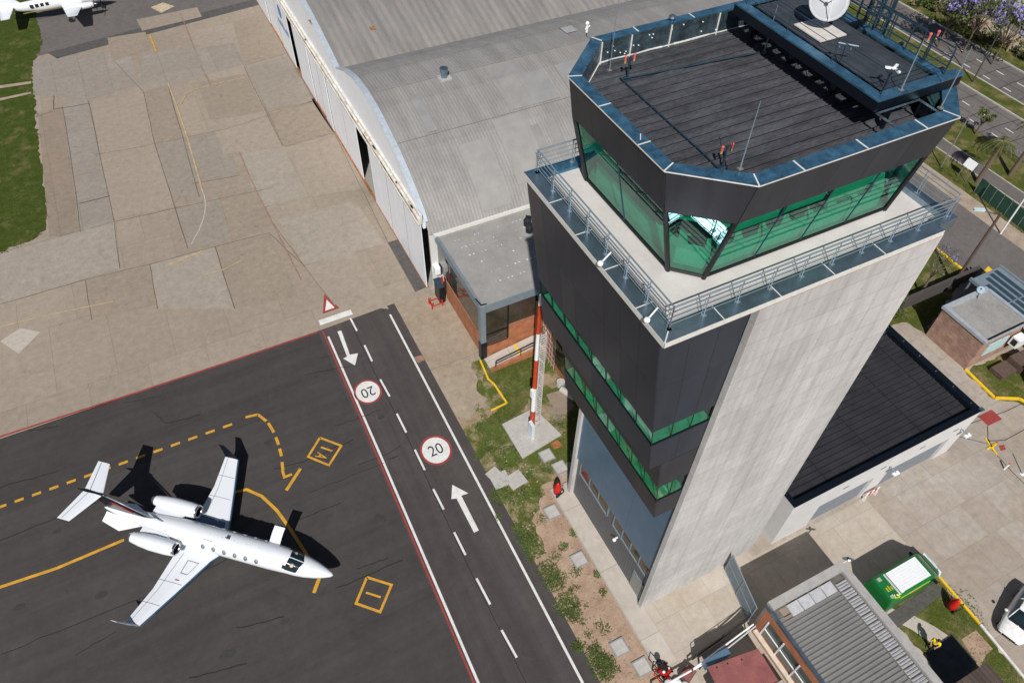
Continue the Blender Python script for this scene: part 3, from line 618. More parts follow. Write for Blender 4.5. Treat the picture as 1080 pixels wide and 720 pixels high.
struct('garden_path', MB().sheet(ats([(936,640),(962,648),(985,660),(1003,672),(990,683),(962,664),(935,650)][::-1]), 6*S), walkway)
struct('hut_shadow_sheet', MB().sheet(ats([(976,687),(1003,667.5),(1030,698),(1010,730),(985,730)][::-1]), 8*S), mat('painted_hut_shadow_m', (.035,.038,.045), .8, var=.3, scale=1.5))  # shadow of the brown hut painted as a dark ground sheet
struct('bare_soil', MB().sheet(ats([(1014,674),(1029,664),(1047,684),(1040,690),(1032,706),(1024,690)][::-1]), 6*S), soil)
struct('grass_plot', MB().sheet(ragged(ats([(1017.5,391),(1047,421),(1074,424),(1095,440),(1095,380),(1060,372),(1025,388)][::-1]), .10, .35), 4*S), grass_dry)
struct('grass_plot', MB().sheet(ragged(ats([(985,262),(1020,288),(1012,300),(975,352),(955,340),(930,345),(925,330),(955,280)][::-1]), .10, .35), 5*S), grass_dry)
for pts in ([(1031,439),(1046,432),(1057,442),(1042,449)], [(1053,470),(1059,469),(1060.5,474),(1055.5,475.5)]):
    struct('red_ground_marking', MB().sheet(ats(pts[::-1]), 6*S), red_paint)
struct('red_ground_marking', MB().sheet(ats([(995,636),(1004,629),(1012,637),(1004,646)][::-1]), 7*S), red_paint)
# yard joints
yd = bpy.data.objects['yard']
for P in ([(985,454),(1010,460),(1042,468)],[(1041.5,449),(1042,465),(1060,464),(1082,452)],[(1046,474),(1068,498),(1085,515)],[(1040,445),(1000,420)],[(1013,450),(1060,434),(1085,422)]):
    obj('joint_crack', MB().ribbon([at(*q)[:2] for q in P], .05, 5*S), crack, yd)

# ------------------------------------------------------------------ control tower
tw = thing('control_tower', 'tall airport control tower with dark upper box, green glazed cab and pale concrete side walls', 'control tower', (18, 16.5, 0))
def part(name, mb, m, parent=tw, **k): return obj(name, mb, m, parent, **k)
def bil(c, u, v):
    a, b, cc, d = (Vector(p) for p in c); return (a*(1-u)+b*u)*(1-v)+(d*(1-u)+cc*u)*v
def panels(c, us, vs, t=.03, g=.018):
    "cladding panels on a quad (c = bottom-left, bottom-right, top-right, top-left seen from outside) with open joints"
    mb = MB(); a, b, cc, d = (Vector(p) for p in c); n = (b-a).cross(d-a).normalized(); W = (b-a).length; H = (d-a).length
    for u0, u1 in zip(us, us[1:]):
        for v0, v1 in zip(vs, vs[1:]):
            e = g/2/W; f = g/2/H
            q = [bil(c, u, v) for u, v in ((u0+e, v0+f), (u1-e, v0+f), (u1-e, v1-f), (u0+e, v1-f))]
            mb.hexa(q, [p+n*t for p in q])
    return mb
def lin(n): return [i/n for i in range(n+1)]
XW = lambda z: 11.98+.142*(29.25-z)
Y0, Y1 = 12.07, 21.95
# concrete
part('side_wall', MB().box(16.1, 25.15, 11.75, 12.05, 0, 28.95), concrete)
part('side_wall', MB().box(16.1, 25.15, 21.1, 21.42, 0, 28.95), concrete)
th = MB()
for i in range(8):
    for k in range(23): th.tube((16.7+i*1.225, 11.7485, .65+k*1.22), (16.7+i*1.225, 11.752, .65+k*1.22), .028, 8)
part('tie_hole', th, mat('tie_hole_dark', (.16,.155,.15), .9))['kind'] = 'stuff'
part('core_wall', MB().box(24.8, 25.1, 12.053, 21.097, 0, 28.9), concrete)
part('lower_wall', MB().box(16.42, 16.7, 12.053, 21.097, 0, 13.6), grey_wall)
rb = MB(); y = 12.3
while y < 21: rb.box(16.395, 16.418, y, y+.10, 2.4 if 12.4 < y < 13.5 else .1, 3.3); y += .22
part('wall_ribs', rb, grey_wall)
# blue panels above the strip windows
part('blue_panels', panels([(16.30,21.05,4.95),(16.30,12.1,4.95),(16.30,12.1,13.5),(16.30,21.05,13.5)], [0,.33,.66,1], [0,1], .05), blue_panel)
part('blue_panel_backing', MB().box(16.33, 16.41, 12.1, 21.05, 4.95, 13.5), black)
def window(par, name, x, y0, y1, z0, z1, mull, fm, gm=glass_dark, d=.1, sgn=-1):
    f = MB()
    f.box(x-d, x, y0-.08, y1+.08, z0-.1, z0).box(x-d, x, y0-.08, y1+.08, z1, z1+.08).box(x-d, x, y0-.08, y0, z0, z1).box(x-d, x, y1, y1+.08, z0, z1)
    for i in range(1, mull): yy = y0+(y1-y0)*i/mull; f.box(x-d, x, yy-.03, yy+.03, z0, z1)
    o = part(name, f, fm, par); part('pane', MB().box(x-.03, x-.01, y0+.002, y1-.002, z0+.002, z1-.002), gm, o); return o
window(tw, 'window', 16.418, 17.1, 20.6, 3.55, 4.8, 3, grey_trim)
window(tw, 'window', 16.418, 12.35, 16.3, 3.55, 4.8, 4, grey_trim)
dr = part('door', MB().box(16.35, 16.417, 12.3, 13.5, .1, 2.25), grey_trim)
part('pane', MB().box(16.33, 16.348, 12.42, 13.38, .3, 2.1), mat('door_pane', (.19,.20,.19), .25), dr)
ol = part('outdoor_lamp', MB().box(16.2, 16.39, 15.6, 15.7, 2.9, 2.98).sphere((16.12, 15.62, 2.9), .14, 8, 5), white)
# upper box
ZB, ZT = 19.35, 28.95; z1, z2 = 21.45, 22.62
bx = MB()
bx.hexa([(XW(ZB)+.04,Y0+.03,ZB),(17.5,Y0+.03,ZB),(17.5,Y1-.03,ZB),(XW(ZB)+.04,Y1-.03,ZB)], [(XW(z1)+.04,Y0+.03,z1),(17.5,Y0+.03,z1),(17.5,Y1-.03,z1),(XW(z1)+.04,Y1-.03,z1)])
bx.hexa([(XW(z2)+.04,Y0+.03,z2),(17.5,Y0+.03,z2),(17.5,Y1-.03,z2),(XW(z2)+.04,Y1-.03,z2)], [(XW(ZT)+.04,Y0+.03,ZT),(17.5,Y0+.03,ZT),(17.5,Y1-.03,ZT),(XW(ZT)+.04,Y1-.03,ZT)])
part('upper_box_frame', bx, black)
def wq(za, zb): return [(XW(za)+.03,Y1,za),(XW(za)+.03,Y0,za),(XW(zb)+.03,Y0,zb),(XW(zb)+.03,Y1,zb)]
def sq(za, zb): return [(XW(za)+.03,Y0+.03,za),(16.09,Y0+.03,za),(16.09,Y0+.03,zb),(XW(zb)+.03,Y0+.03,zb)]
part('upper_cladding', panels(wq(z2, ZT), lin(8), [0,.5,1], g=.012), clad); part('upper_cladding', panels(sq(z2, ZT), lin(3), [0,.5,1], g=.012), clad)
part('lower_cladding', panels(wq(ZB, z1), lin(4), [0,1], g=.012), clad); part('lower_cladding', panels(sq(ZB, z1), lin(2), [0,1], g=.012), clad)
def band(za, zb, xf, nw, ns, ys=Y0+.02, yn=Y1-.02, xe=16.09):
    g = MB()
    q = [(xf(za)+.06,yn,za),(xf(za)+.06,ys,za),(xf(zb)+.06,ys,zb),(xf(zb)+.06,yn,zb)]
    g.add(q, [(0,1,2,3)]); part('band_glass', g, glass_low)
    g = MB(); g.add([(xf(za)+.06,ys+.04,za),(xe,ys+.04,za),(xe,ys+.04,zb),(xf(zb)+.06,ys+.04,zb)], [(0,1,2,3)]); part('band_glass', g, glass_low)
    f = MB()
    for i in range(nw+1):
        u = i/nw; a = Vector(q[0]).lerp(Vector(q[1]), u); b = Vector(q[3]).lerp(Vector(q[2]), u); f.beam(a-Vector((.03,0,0)), b-Vector((.03,0,0)), .07, .01) if 0 else f.tube(a-Vector((.02,0,0)), b-Vector((.02,0,0)), .026, 4)
    for i in range(1, ns+1):
        u = i/ns; xx0 = xf(za)+.06+(xe-xf(za)-.06)*u; xx1 = xf(zb)+.06+(xe-xf(zb)-.06)*u; f.tube((xx0,ys+.02,za), (xx1,ys+.02,zb), .026, 4)
    part('band_mullions', f, black)
    b = MB(); b.box(xf(za)+.9, 16.3, ys+.9, yn-.6, za, zb); part('room_partition', b, int_green); part('room_floor', MB().box(xf(za)+.12, 16.2, ys+.1, yn-.1, za+.004, za+.03), mat('band_floor', (.50,.62,.52), .8, var=.25, scale=1.4))
    b = MB(); r = random.Random(int(za))
    for i in range(nw):
        if r.random() < .55:
            y0 = yn+(ys-yn)*(i+.15)/nw; b.box(xf(za)+.35, xf(za)+.42, y0-r.uniform(.5, 1.0), y0, za+.1, za+(zb-za)*r.uniform(.5,.95))
    part('roller_blind', b, int_pale)
band(z1, z2, XW, 8, 3)
XL2 = lambda z: 14.78+.13*(13.5-z)
LB, LT = 13.5, 19.3; l1, l2 = 15.35, 16.95; LY0, LY1 = 12.07, 21.3
def hx(za, zb): return ([(XL2(za)+.04,LY0+.03,za),(16.4,LY0+.03,za),(16.4,LY1-.03,za),(XL2(za)+.04,LY1-.03,za)], [(XL2(zb)+.04,LY0+.03,zb),(16.4,LY0+.03,zb),(16.4,LY1-.03,zb),(XL2(zb)+.04,LY1-.03,zb)])
part('lower_box_frame', MB().hexa(*hx(LB, l1)).hexa(*hx(l2, LT)), black)
def w2(za, zb): return [(XL2(za)+.03,LY1,za),(XL2(za)+.03,LY0,za),(XL2(zb)+.03,LY0,zb),(XL2(zb)+.03,LY1,zb)]
def s2(za, zb): return [(XL2(za)+.03,LY0+.03,za),(16.09,LY0+.03,za),(16.09,LY0+.03,zb),(XL2(zb)+.03,LY0+.03,zb)]
for za, zb in ((LB, l1), (l2, LT)):
    part('lower_box_cladding', panels(w2(za, zb), lin(5), [0,1], g=.012), clad_brown); part('lower_box_cladding', panels(s2(za, zb), lin(1), [0,1], g=.012), clad_brown)
band(l1, l2, XL2, 8, 2, LY0+.02, LY1-.02)
part('reveal_glass', MB().add([(13.95,Y0+.06,18.5),(16.05,Y0+.06,18.5),(16.05,Y0+.06,19.3),(13.95,Y0+.06,19.3)], [(0,1,2,3)]), glass_low) if 0 else None
# balcony
part('balcony_slab', MB().box(12.3, 25.85, 12.02, 21.7, 28.96, 29.06), balc_floor)
part('balcony_soffit', MB().box(12.0, 25.9, 11.8, 21.95, 28.7, 28.955), clad) if 0 else None
cz0, cz1 = 28.97, 29.22
cp = MB(); cp.prism([(11.93,11.72),(12.65,12.42),(12.65,21.45),(11.93,22.02)], cz0, cz1)
o = part('parapet_coping', cp, galv)
part('parapet_coping', MB().prism([(11.93,11.72),(25.0,11.72),(25.0,12.42),(12.65,12.42)], cz0, cz1-.003), galv)
part('parapet_coping', MB().prism([(11.93,22.02),(12.65,21.45),(25.9,21.45),(25.9,22.02)], cz0, cz1-.003), galv_blue)
part('parapet_coping', MB().prism([(25.0,12.0),(25.95,12.0),(25.95,21.44),(25.5,21.44),(25.5,12.42),(25.0,12.42)], cz0-.2, cz1+.1), galv)
part('rust_edge', MB().box(16.12, 25.0, 11.725, 11.745, 28.9, 28.967), rust)
js = MB()
for y in (13.5, 15.6, 17.7, 19.8): js.box(11.93, 12.65, y-.02, y+.02, cz1, cz1+.006)
for x in (14.4, 16.9, 19.4, 21.9): js.box(x-.02, x+.02, 11.72, 12.42, cz1, cz1+.006)
js.beam((11.93,11.72,cz1), (12.65,12.42,cz1), .04, .006); js.box(11.92, 11.935, 11.74, 22, cz0-.02, cz1-.01); js.box(11.95, 25, 11.71, 11.722, cz0-.02, cz1-.01)
part('coping_joints', js, sealant)
def rail_run(a, b, n, z0, par, h=1.08, name='railing', m=rail_m, mids=4, base=True, r=.028):
    a, b = Vector((*a, z0)), Vector((*b, z0)); mb = MB(); up = Vector((0,0,1))
    d = (b-a).normalized(); s = Vector((-d.y, d.x, 0))
    for i in range(n+1):
        p = a.lerp(b, i/n); mb.tube(p, p+up*h, .022, 6); mb.tube(p+d*.12, p+d*.12+up*h*.86, .014, 5)
        if base: mb.obox((*p[:2], z0), (.16,.16,.015), 0)
    mb.tube(a+up*h, b+up*h, .032, 8)
    for k in range(1, mids+1): mb.tube(a+up*(h*k/(mids+1)), b+up*(h*k/(mids+1)), .017, 6)
    mb.tube(a+up*(h*.93)+s*.12, b+up*(h*.93)+s*.12, .022, 5)
    return obj(name, mb, m, par)
rail_run((12.42,12.2), (12.42,21.75), 7, cz1, tw); rail_run((25.5,12.2), (12.42,12.2), 9, cz1, tw)
rail_run((25.62,21.7), (25.62,12.25), 6, cz1+.1, tw); rail_run((12.42,21.75), (25.6,21.75), 8, cz1, tw)
# cab
def octa(z, xw, xe, ys, yn, ya, yb, xa, xb): return [(xw,ya,z),(xa,ys,z),(xb,ys,z),(xe,ya,z),(xe,yb,z),(xb,yn,z),(xa,yn,z),(xw,yb,z)]
O0 = octa(29.06, 14.13, 24.95, 13.79, 21.45, 14.7, 20.6, 15.07, 23.95)
O1 = octa(32.0, 13.52, 25.6, 13.33, 22.5, 14.85, 20.99, 15.31, 24.0)
O2 = octa(32.0, 13.46, 25.66, 13.27, 22.56, 14.82, 21.02, 15.28, 24.03)
O3 = octa(33.66, 13.2, 26.0, 13.03, 23.1, 14.9, 21.05, 15.4, 24.15)
def lerp_o(A, B, t): return [tuple(Vector(a).lerp(Vector(b), t)) for a, b in zip(A, B)]
Oa = lerp_o(O0, O1, .04)
npan = [1, 4, 1, 2, 1, 4, 1, 2]
for i in range(8):
    j = (i+1) % 8
    part('cab_window', MB().add([Oa[i], Oa[j], O1[j], O1[i]], [(0,1,2,3)]), glass)
fr = MB(); fm = MB()
for i in range(8):
    j = (i+1) % 8; fr.tube(O0[i], O1[i], .10, 6)
    fr.tube(Oa[i], Oa[j], .07, 6); fr.tube(O1[i], O1[j], .06, 6)
    for k in range(1, npan[i]):
        u = k/npan[i]; fm = MB(); fm.tube(Vector(Oa[i]).lerp(Vector(Oa[j]), u), Vector(O1[i]).lerp(Vector(O1[j]), u), .03, 6); part('cab_mullion', fm, steel_dark)
part('cab_frame', fr, black)
part('cab_sill', MB().loft([O0, Oa], caps=False), black)
# cab interior: floor, ring console, blinds, ceiling
part('cab_floor', MB().sheet([(p[0],p[1]) for p in lerp_o(O0, O1, .02)], 29.17), mat('cab_carpet', (.20,.24,.22), .8, var=.2))
con = MB()
I0 = [(Vector(p)*1) for p in O0]
cx, cy = 19.5, 17.7
ins = lambda P, k: [(cx+(p[0]-cx)*k, cy+(p[1]-cy)*k) for p in P]
A0, A1 = ins(O0, .94), ins(O0, .80)
for i in (0, 1, 6, 7, 2):
    j = (i+1) % 8; con.prism([A0[i], A0[j], A1[j], A1[i]], 29.18, 29.95)
part('control_desk', con, mat('desk_pale', (.62,.66,.6), .5))
sc = MB(); r = random.Random(5)
for i in (0, 1, 7):
    j = (i+1) % 8; nn = {0:1, 1:7, 7:5}[i]
    for k in range(nn):
        u = (k+.5)/nn; a = Vector(A0[i]).lerp(Vector(A0[j]), u); b = Vector(A1[i]).lerp(Vector(A1[j]), u); p = a.lerp(b, .4); ang = math.atan2(A0[j][1]-A0[i][1], A0[j][0]-A0[i][0])
        sc.obox((p.x, p.y, 29.96), (.6, .08, .4), ang)
part('monitor', sc, black)
for i, u in ((7,.2),(7,.55),(7,.85),(1,.12),(1,.35),(1,.6),(1,.85)):
    j = (i+1) % 8; a = Vector(ins(O0,.68)[i]).lerp(Vector(ins(O0,.68)[j]), u)
    ch = part('chair', MB().tube((a.x,a.y,29.2),(a.x,a.y,29.6),.05,6).obox((a.x,a.y,29.62),(.5,.5,.09),.3*i).obox((a.x+.22*math.cos(i),a.y+.22,29.7),(.45,.08,.5),.2*i), mat('chair_dark', (.02,.025,.03), .7))
part('paper', MB().obox((*Vector(A0[0]).lerp(Vector(A1[1]),.5),29.955),(.5,.35,.01),.6).obox((17.2,14.75,29.955),(.35,.25,.01),.1).obox((20.6,14.8,29.955),(.4,.28,.01),.3).obox((15.0,17.3,29.955),(.3,.4,.01),.1), white)
part('floor_mat', MB().box(15.6,17.6,15.6,18.6,29.175,29.19).box(20.6,23.4,15.4,17.8,29.175,29.19), mat('floor_mat_pale', (.45,.48,.44), .8))
part('cab_column', MB().box(18.6, 20.4, 17.0, 18.4, 29.18, 32.0), mat('column_pale', (.5,.55,.5), .7))
part('cab_ceiling', MB().sheet(ins(O1, .985), 31.97), mat('ceiling_green', (.12,.2,.17), .8))
bl = MB()
for (i, u0, u1, v) in ((7,.03,.46,.30),(1,.0,.24,.22),(1,.52,.74,.36),(1,.27,.48,.2),(0,.05,.95,.12)):
    j = (i+1) % 8; P = lambda u, t: tuple(Vector(lerp_o(O0, O1, t)[i]).lerp(Vector(lerp_o(O0, O1, t)[j]), u)*.985+Vector((cx,cy,30.5))*.015)
    bl.add([P(u0,1-v), P(u1,1-v), P(u1,.97), P(u0,.97)], [(0,1,2,3)])
part('window_shade', bl, mat('shade_film', (.22,.55,.44), .6))
# fascia in panels
for i in range(8):
    j = (i+1) % 8; part('fascia', panels([O2[i], O2[j], O3[j], O3[i]], lin({0:1,1:5,2:1,3:2,4:1,5:5,6:1,7:4}[i]), [0, 1], .04, .014), clad_brown)
part('fascia_backing', MB().loft([ [(p[0]*.998+cx*.002, p[1]*.998+cy*.002, p[2]) for p in O2], [(p[0]*.998+cx*.002, p[1]*.998+cy*.002, p[2]) for p in O3]], caps=False), black)
part('fascia_soffit', MB().add([*O2, *[(p[0], p[1], 32.0) for p in ins(O1, .97)]], [(i, (i+1)%8, 8+(i+1)%8, 8+i) for i in range(8)]), clad_brown)
# coping ring
Oc = octa(33.66, 13.12, 26.08, 12.95, 23.18, 14.87, 21.08, 15.37, 24.18); Oi = octa(33.66, 13.62, 25.58, 13.52, 22.78, 15.1, 20.9, 15.6, 23.95)
for i in range(8):
    j = (i+1) % 8
    part('roof_coping', MB().prism([Oc[i][:2], Oc[j][:2], Oi[j][:2], Oi[i][:2]], 33.66, 33.72 if i % 2 else 33.723), galv_blue)
sl = MB()
for i in range(8):
    a, b = Vector(Oc[i]), Vector(Oi[i]); a.z = b.z = 33.724; sl.beam(a, b, .05, .006)
for x in (17.2, 19.9, 22.6):
    sl.beam((x,12.95,33.724), (x,13.52,33.724), .06, .006); sl.beam((x+.1,22.78,33.724), (x+.1,23.18,33.724), .05, .006)
for y in (16.4, 18.9): sl.beam((13.12,y,33.724), (13.62,y,33.724), .05, .006)
sl.beam((13.35,16.6,33.724),(13.55,16.9,33.724),.03,.006)
for i in (0,1,7): sl.beam(Vector(Oc[i])+Vector((-.01,-.01,.02)), Vector(Oc[(i+1)%8])+Vector((-.01,-.01,.02)), .012, .042)
[part('coping_joint', MB().add(sl.v[8*i:8*i+8], [tuple(v-8*i for v in f) for f in sl.f[6*i:6*i+6]]), sealant) for i in range(len(sl.v)//8)]
# inner parapet faces and roof sheet
ZR = 32.75
for i in range(8):
    j = (i+1) % 8
    part('parapet_lining', MB().add([(*Oi[i][:2],ZR), (*Oi[j][:2],ZR), (*Oi[j][:2],33.66), (*Oi[i][:2],33.66)], [(0,1,2,3)]), galv_dark)
rs = MB(); rs.sheet([p[:2] for p in Oi], ZR)
part('roof_sheet', rs, roof_black)
rb = MB(); rb2 = MB(); y = 13.7
while y < 22.7:
    def xl(y):
        if y < 15.1: return 15.6-(y-13.52)/(15.1-13.52)*(15.6-13.62), 23.95+(y-13.52)/(1.58)*(25.58-23.95)
        if y > 20.9: return 13.62+(y-20.9)/1.88*(15.6-13.62), 25.58-(y-20.9)/1.88*1.63
        return 13.62, 25.58
    a, b = xl(y); rb.box(a+.02, b-.02, y-.022, y+.022, ZR-.01, ZR+.06); rb2.box(a+.03, b-.03, y+.02, y+.10, ZR-.01, ZR+.03); rb.box(a+.05, b-.05, y+.17, y+.19, ZR-.01, ZR+.02); rb.box(a+.05, b-.05, y+.31, y+.33, ZR-.01, ZR+.02); y += .46
part('roof_ribs', rb, roof_black); part('roof_dark_strips', rb2, rib_black)  # black strips run along one side of the ribs
sb = MB()
def seal(pts, r=.03): sb.path(pts, r, 5)
for i in (6, 7, 5):
    j = (i+1) % 8
    a = Vector((*Oi[i][:2], ZR+.03)); b = Vector((*Oi[j][:2], ZR+.03)); nseg = 14 if i == 5 else 5; prev = a
    for k in range(1, nseg+1):
        p = a.lerp(b, k/nseg)+Vector((0, random.uniform(-.02,.02), random.uniform(0,.05))); seal([prev, p], random.uniform(.02,.045)); prev = p
for x in (15.62, 17.0, 18.9, 21.3): seal([(x,22.75,ZR), (x,22.75,33.66)], .03)
part('sealant_bead', sb, sealant)
rv = MB()
for x in [14.5+.6*i for i in range(0)]: pass
for k in range(16): x = random.uniform(15.8, 21.5); rv.sphere((x, 22.76, ZR+random.uniform(.1,.8)), .03, 6, 4)
part('fixings', rv, white)
part('lightning_conductor', MB().path([(15.7,21.4,32.86),(15.7,16.0,32.86),(15.6,13.7,32.86)], .03).path([(15.7,21.3,32.86),(22.1,20.6,32.86)], .03), steel_dark)
# raised technical platform on the east half
pf = thing('roof_platform', 'raised dark steel platform with blue rim and railings on the tower roof', 'platform', (23.6, 17.9, 33.0))
px0, px1, py0, py1 = 21.38, 25.5, 14.3, 22.2; PZ = 34.3
part('deck', ribroof(MB(), px0+.78, 24.5, py0+.4, py1-.4, PZ-.12, .4, .03, 'y'), mat('deck_sheet', (.075,.085,.10), .45, .4, .2, 1.2), pf)
for a, b in (((px0,py0),(px0+.45,py1)), ((px0+.45,py0),(px1,py0+.42)), ((px0+.45,py1-.4),(24.6,py1)), ((24.55,py0+.42),(24.95,18.1))):
    part('rim', MB().box(a[0], b[0], a[1], b[1], PZ-.04, PZ+.02+.002*len(pf.children)), galv_blue, pf)
part('rim_face', MB().box(px0+.02, px0+.06, py0+.02, py1-.02, PZ-.42, PZ-.045), navy_trim, pf)
part('rim_face', MB().box(px0+.07, px1-.02, py0+.02, py0+.06, PZ-.42, PZ-.045), navy_trim, pf)
bm_ = MB()
for y in (15.2, 17.2, 19.2, 21.2): bm_.box(px0+.1, 25.6, y-.06, y+.06, PZ-.4, PZ-.2)
for x in (22.6, 24.4): 
    for y in (14.6, 17.2, 19.6, 21.9): bm_.box(x-.08, x+.08, y-.08, y+.08, ZR, PZ-.2)
for k in range(12): bm_.box(px0+.44, px0+.8, py0+.9+k*.62, py0+1.12+k*.62, PZ-.14, PZ-.11)
part('support_frame', bm_, navy_trim, pf)
part('hatch_sheet', MB().box(22.45, 23.75, 18.35, 19.85, PZ-.07, PZ-.03), mat('pale_sheet', (.62,.58,.54), .6, var=.08), pf)
def thin_rail(pts, n, z0, par, h=.95, r=.018, mids=1):
    mb = MB(); up = Vector((0,0,1))
    for a, b in zip(pts, pts[1:]):
        a = Vector((*a, z0)); b = Vector((*b, z0))
        k = max(1, round((b-a).length/n))
        for i in range(k+1): p = a.lerp(b, i/k); mb.tube(p, p+up*h, r, 5)
        mb.tube(a+up*h, b+up*h, r, 5)
        for q in range(mids): mb.tube(a+up*h*(q+1)/(mids+1), b+up*h*(q+1)/(mids+1), r*.7, 5)
    return part('railing', mb, steel_dark, par)
thin_rail([(21.75,21.9),(21.75,14.6),(24.8,14.6)], 2.2, PZ, pf, .85, .016, 2)
thin_rail([(24.75,14.6),(24.75,18.3)], 1.0, PZ, pf, 1.0, .03, 2)
thin_rail([(25.8,16.6),(25.8,20.8),(24.7,21.9)], 1.2, 33.72, pf, 1.1, .03, 2)
# equipment pit beyond the deck
eq = MB(); r = random.Random(11)
for k in range(26):
    x = r.uniform(24.95, 25.5); y = r.uniform(15.0, 20.5); eq.obox((x, y, ZR), (r.uniform(.15,.5), r.uniform(.2,.6), r.uniform(.1,.6)), r.uniform(0,3))
part('plant_unit', eq, galv_dark, pf)
for k in range(6): part('cable_drum', MB().tube((r.uniform(24.2,25.0), 13.95+r.uniform(0,.25), ZR+.1+k*.02), (r.uniform(24.2,25.3), 14.1, ZR+.22), .12, 8), (wood if k % 2 else galv_dark), pf)
part('plant_frame', MB().path([(21.85,13.55,33.6),(21.85,14.5,33.6),(23.9,14.5,33.6),(23.9,13.6,33.6),(21.85,13.55,33.6)], .05, 4), galv_dark, pf)
part('gusset_plate', MB().prism([(24.0,14.0),(25.3,14.5),(25.3,14.95),(24.4,14.7)], 32.9, 33.6), mat('green_steel', (.02,.05,.05), .5), pf)
# ladder with safety cage on the outside of the east coping
ld = thing('cage_ladder', 'blue steel ladder with hooped safety cage rising beside the tower roof', 'ladder', (26.5, 19.4, 32.0))
lm = MB()
for y in (19.1, 19.7): lm.tube((26.3,y,31.0), (26.3,y,36.0), .05, 6)
for k in range(17): lm.tube((26.3,19.1,31.1+k*.29), (26.3,19.7,31.1+k*.29), .02, 5)
part('rungs', lm, steel_dark, ld)
hp = MB()
for k in range(5):
    z = 32.4+k*.85; P = [(26.3+.75*math.sin(math.pi*i/8), 19.4-.42*math.cos(math.pi*i/8)*1.1, z) for i in range(9)]; hp.path(P, .035, 5)
for i in (1,3,4,5,7): hp.tube((26.3+.75*math.sin(math.pi*i/8), 19.4-.46*math.cos(math.pi*i/8), 32.4), (26.3+.75*math.sin(math.pi*i/8), 19.4-.46*math.cos(math.pi*i/8), 35.8), .025, 5)
part('safety_cage', hp, steel_dark, ld)
gt = MB()
for a, b in (((25.3,20.0),(26.1,20.0)), ((25.3,18.5),(26.1,18.5)), ((25.3,20.0),(25.3,18.5))):
    for z in (34.6, 35.2, 35.8): gt.tube((*a,z), (*b,z), .04, 6)
for x, y in ((25.3,20.0),(25.3,18.5),(26.1,20.0),(26.1,18.5)): gt.tube((x,y,33.7), (x,y,35.8), .05, 6)
part('gantry', gt, steel_dark, ld)
# dish antenna
da = thing('satellite_dish', 'white satellite dish tilted up on the tower roof platform', 'dish antenna', (23.4, 19.3, PZ))
axis = Vector((-.45, -.62, .64)).normalized(); dc = Vector((23.25, 19.3, 35.2)); u = axis.orthogonal().normalized(); v = axis.cross(u)
rings = []
for k in range(7):
    rr = .74*k/6; dd = .2*(k/6)**2; rings.append([dc+axis*dd+(u*math.cos(2*math.pi*i/28)+v*math.sin(2*math.pi*i/28))*max(rr,.01) for i in range(28)])
part('reflector', MB().loft(rings+[[p-axis*.03 for p in R_] for R_ in rings[::-1]], caps=False), mat('dish_white', (.42,.43,.45), .5, var=.04), da, smooth=True)
part('feed_arm', MB().tube(rings[-1][6], dc+axis*.68, .025).tube(rings[-1][15], dc+axis*.68, .02).tube(rings[-1][24], dc+axis*.68, .02).sphere(dc+axis*.68, .09, 8, 5), white, da)
part('mount', MB().tube(dc-axis*.05, (23.4,19.3,34.95), .07).tube((23.4,19.3,PZ-.1), (23.4,19.3,35.0), .06), galv_pole, da)
# antennas, lamps and sensors of the roof
def whip(x, y, z0, z1, label, grp=None, r=.018, m=rail_m):
    t = thing('whip_antenna', label, 'antenna', (x, y, z0), group=grp)
    part('rod', MB().tube((x,y,z0), (x,y,z1), r, 6, r*.5), m, t); part('base', MB().obox((x,y,z0), (.16,.16,.05)).tube((x,y,z0), (x,y,z0+.25), .035, 6), galv_pole, t); return t
whip(15.7, 22.16, ZR, 36.4, 'thin whip antenna rising from the north west corner of the tower roof')
whip(15.35, 13.9, 33.72, 36.15, 'thin whip antenna on the coping at the south west corner of the tower roof', r=.025)
whip(22.6, 14.5, PZ, 36.1, 'pale rod antenna on the blue south rim of the roof platform', r=.03)
whip(23.95, 13.65, 33.72, 36.0, 'slim rod antenna on the coping at the south east corner of the tower roof', r=.028)
whip(22.1, 20.6, 32.8, 34.75, 'short rod beside the west face of the roof platform', r=.022)
def obst(x, y, z, h, label):
    t = thing('obstruction_light', label, 'warning lamp', (x, y, z)); part('post', MB().tube((x,y,z), (x,y,z+h), .035, 6).tube((x-.2,y,z+h-.15), (x+.2,y,z+h-.15), .02, 5).obox((x,y,z), (.25,.25,.04)), steel_dark, t)
    for s in (-.2, .2):
        part('lamp', MB().tube((x+s,y,z+h-.13), (x+s,y,z+h+.0), .045, 8).sphere((x+s,y,z+h+.02), .06, 8, 6), mat('lamp_red', (.62,.13,.12), .35), t)
        part('lamp_base', MB().tube((x+s,y,z+h-.24), (x+s,y,z+h-.13), .04, 8), mat('lamp_base_ochre', (.5,.3,.08), .5), t)
obst(16.0, 21.35, ZR, .95, 'pair of red warning lamps at the north west end of the tower roof')
obst(15.9, 15.2, ZR, .85, 'pair of red warning lamps near the south west corner of the tower roof')
obst(24.75, 15.6, 34.32, 1.05, 'pair of red warning lamps on the blue rim of the roof platform')
ws = thing('weather_sensor', 'small white weather sensor on a bent arm outside the north west coping of the roof', 'weather sensor', (15.1, 23.0, 33.7))
part('arm', MB().path([(15.35,22.9,33.7),(15.1,23.15,33.85),(15.1,23.15,34.3)], .02), steel_dark, ws)
part('sensor_head', MB().sphere((15.1,23.15,34.35), .08, 8, 6).tube((15.1,23.15,34.0), (15.1,23.15,34.3), .05).tube((15.0,23.1,34.15),(15.25,23.2,34.2),.03), white, ws)
an = thing('anemometer', 'white cup anemometer on a thin post on the roof platform', 'wind sensor', (22.3, 14.9, PZ))
part('post', MB().tube((22.3,14.9,PZ), (22.3,14.9,34.95), .025), steel_dark, an)
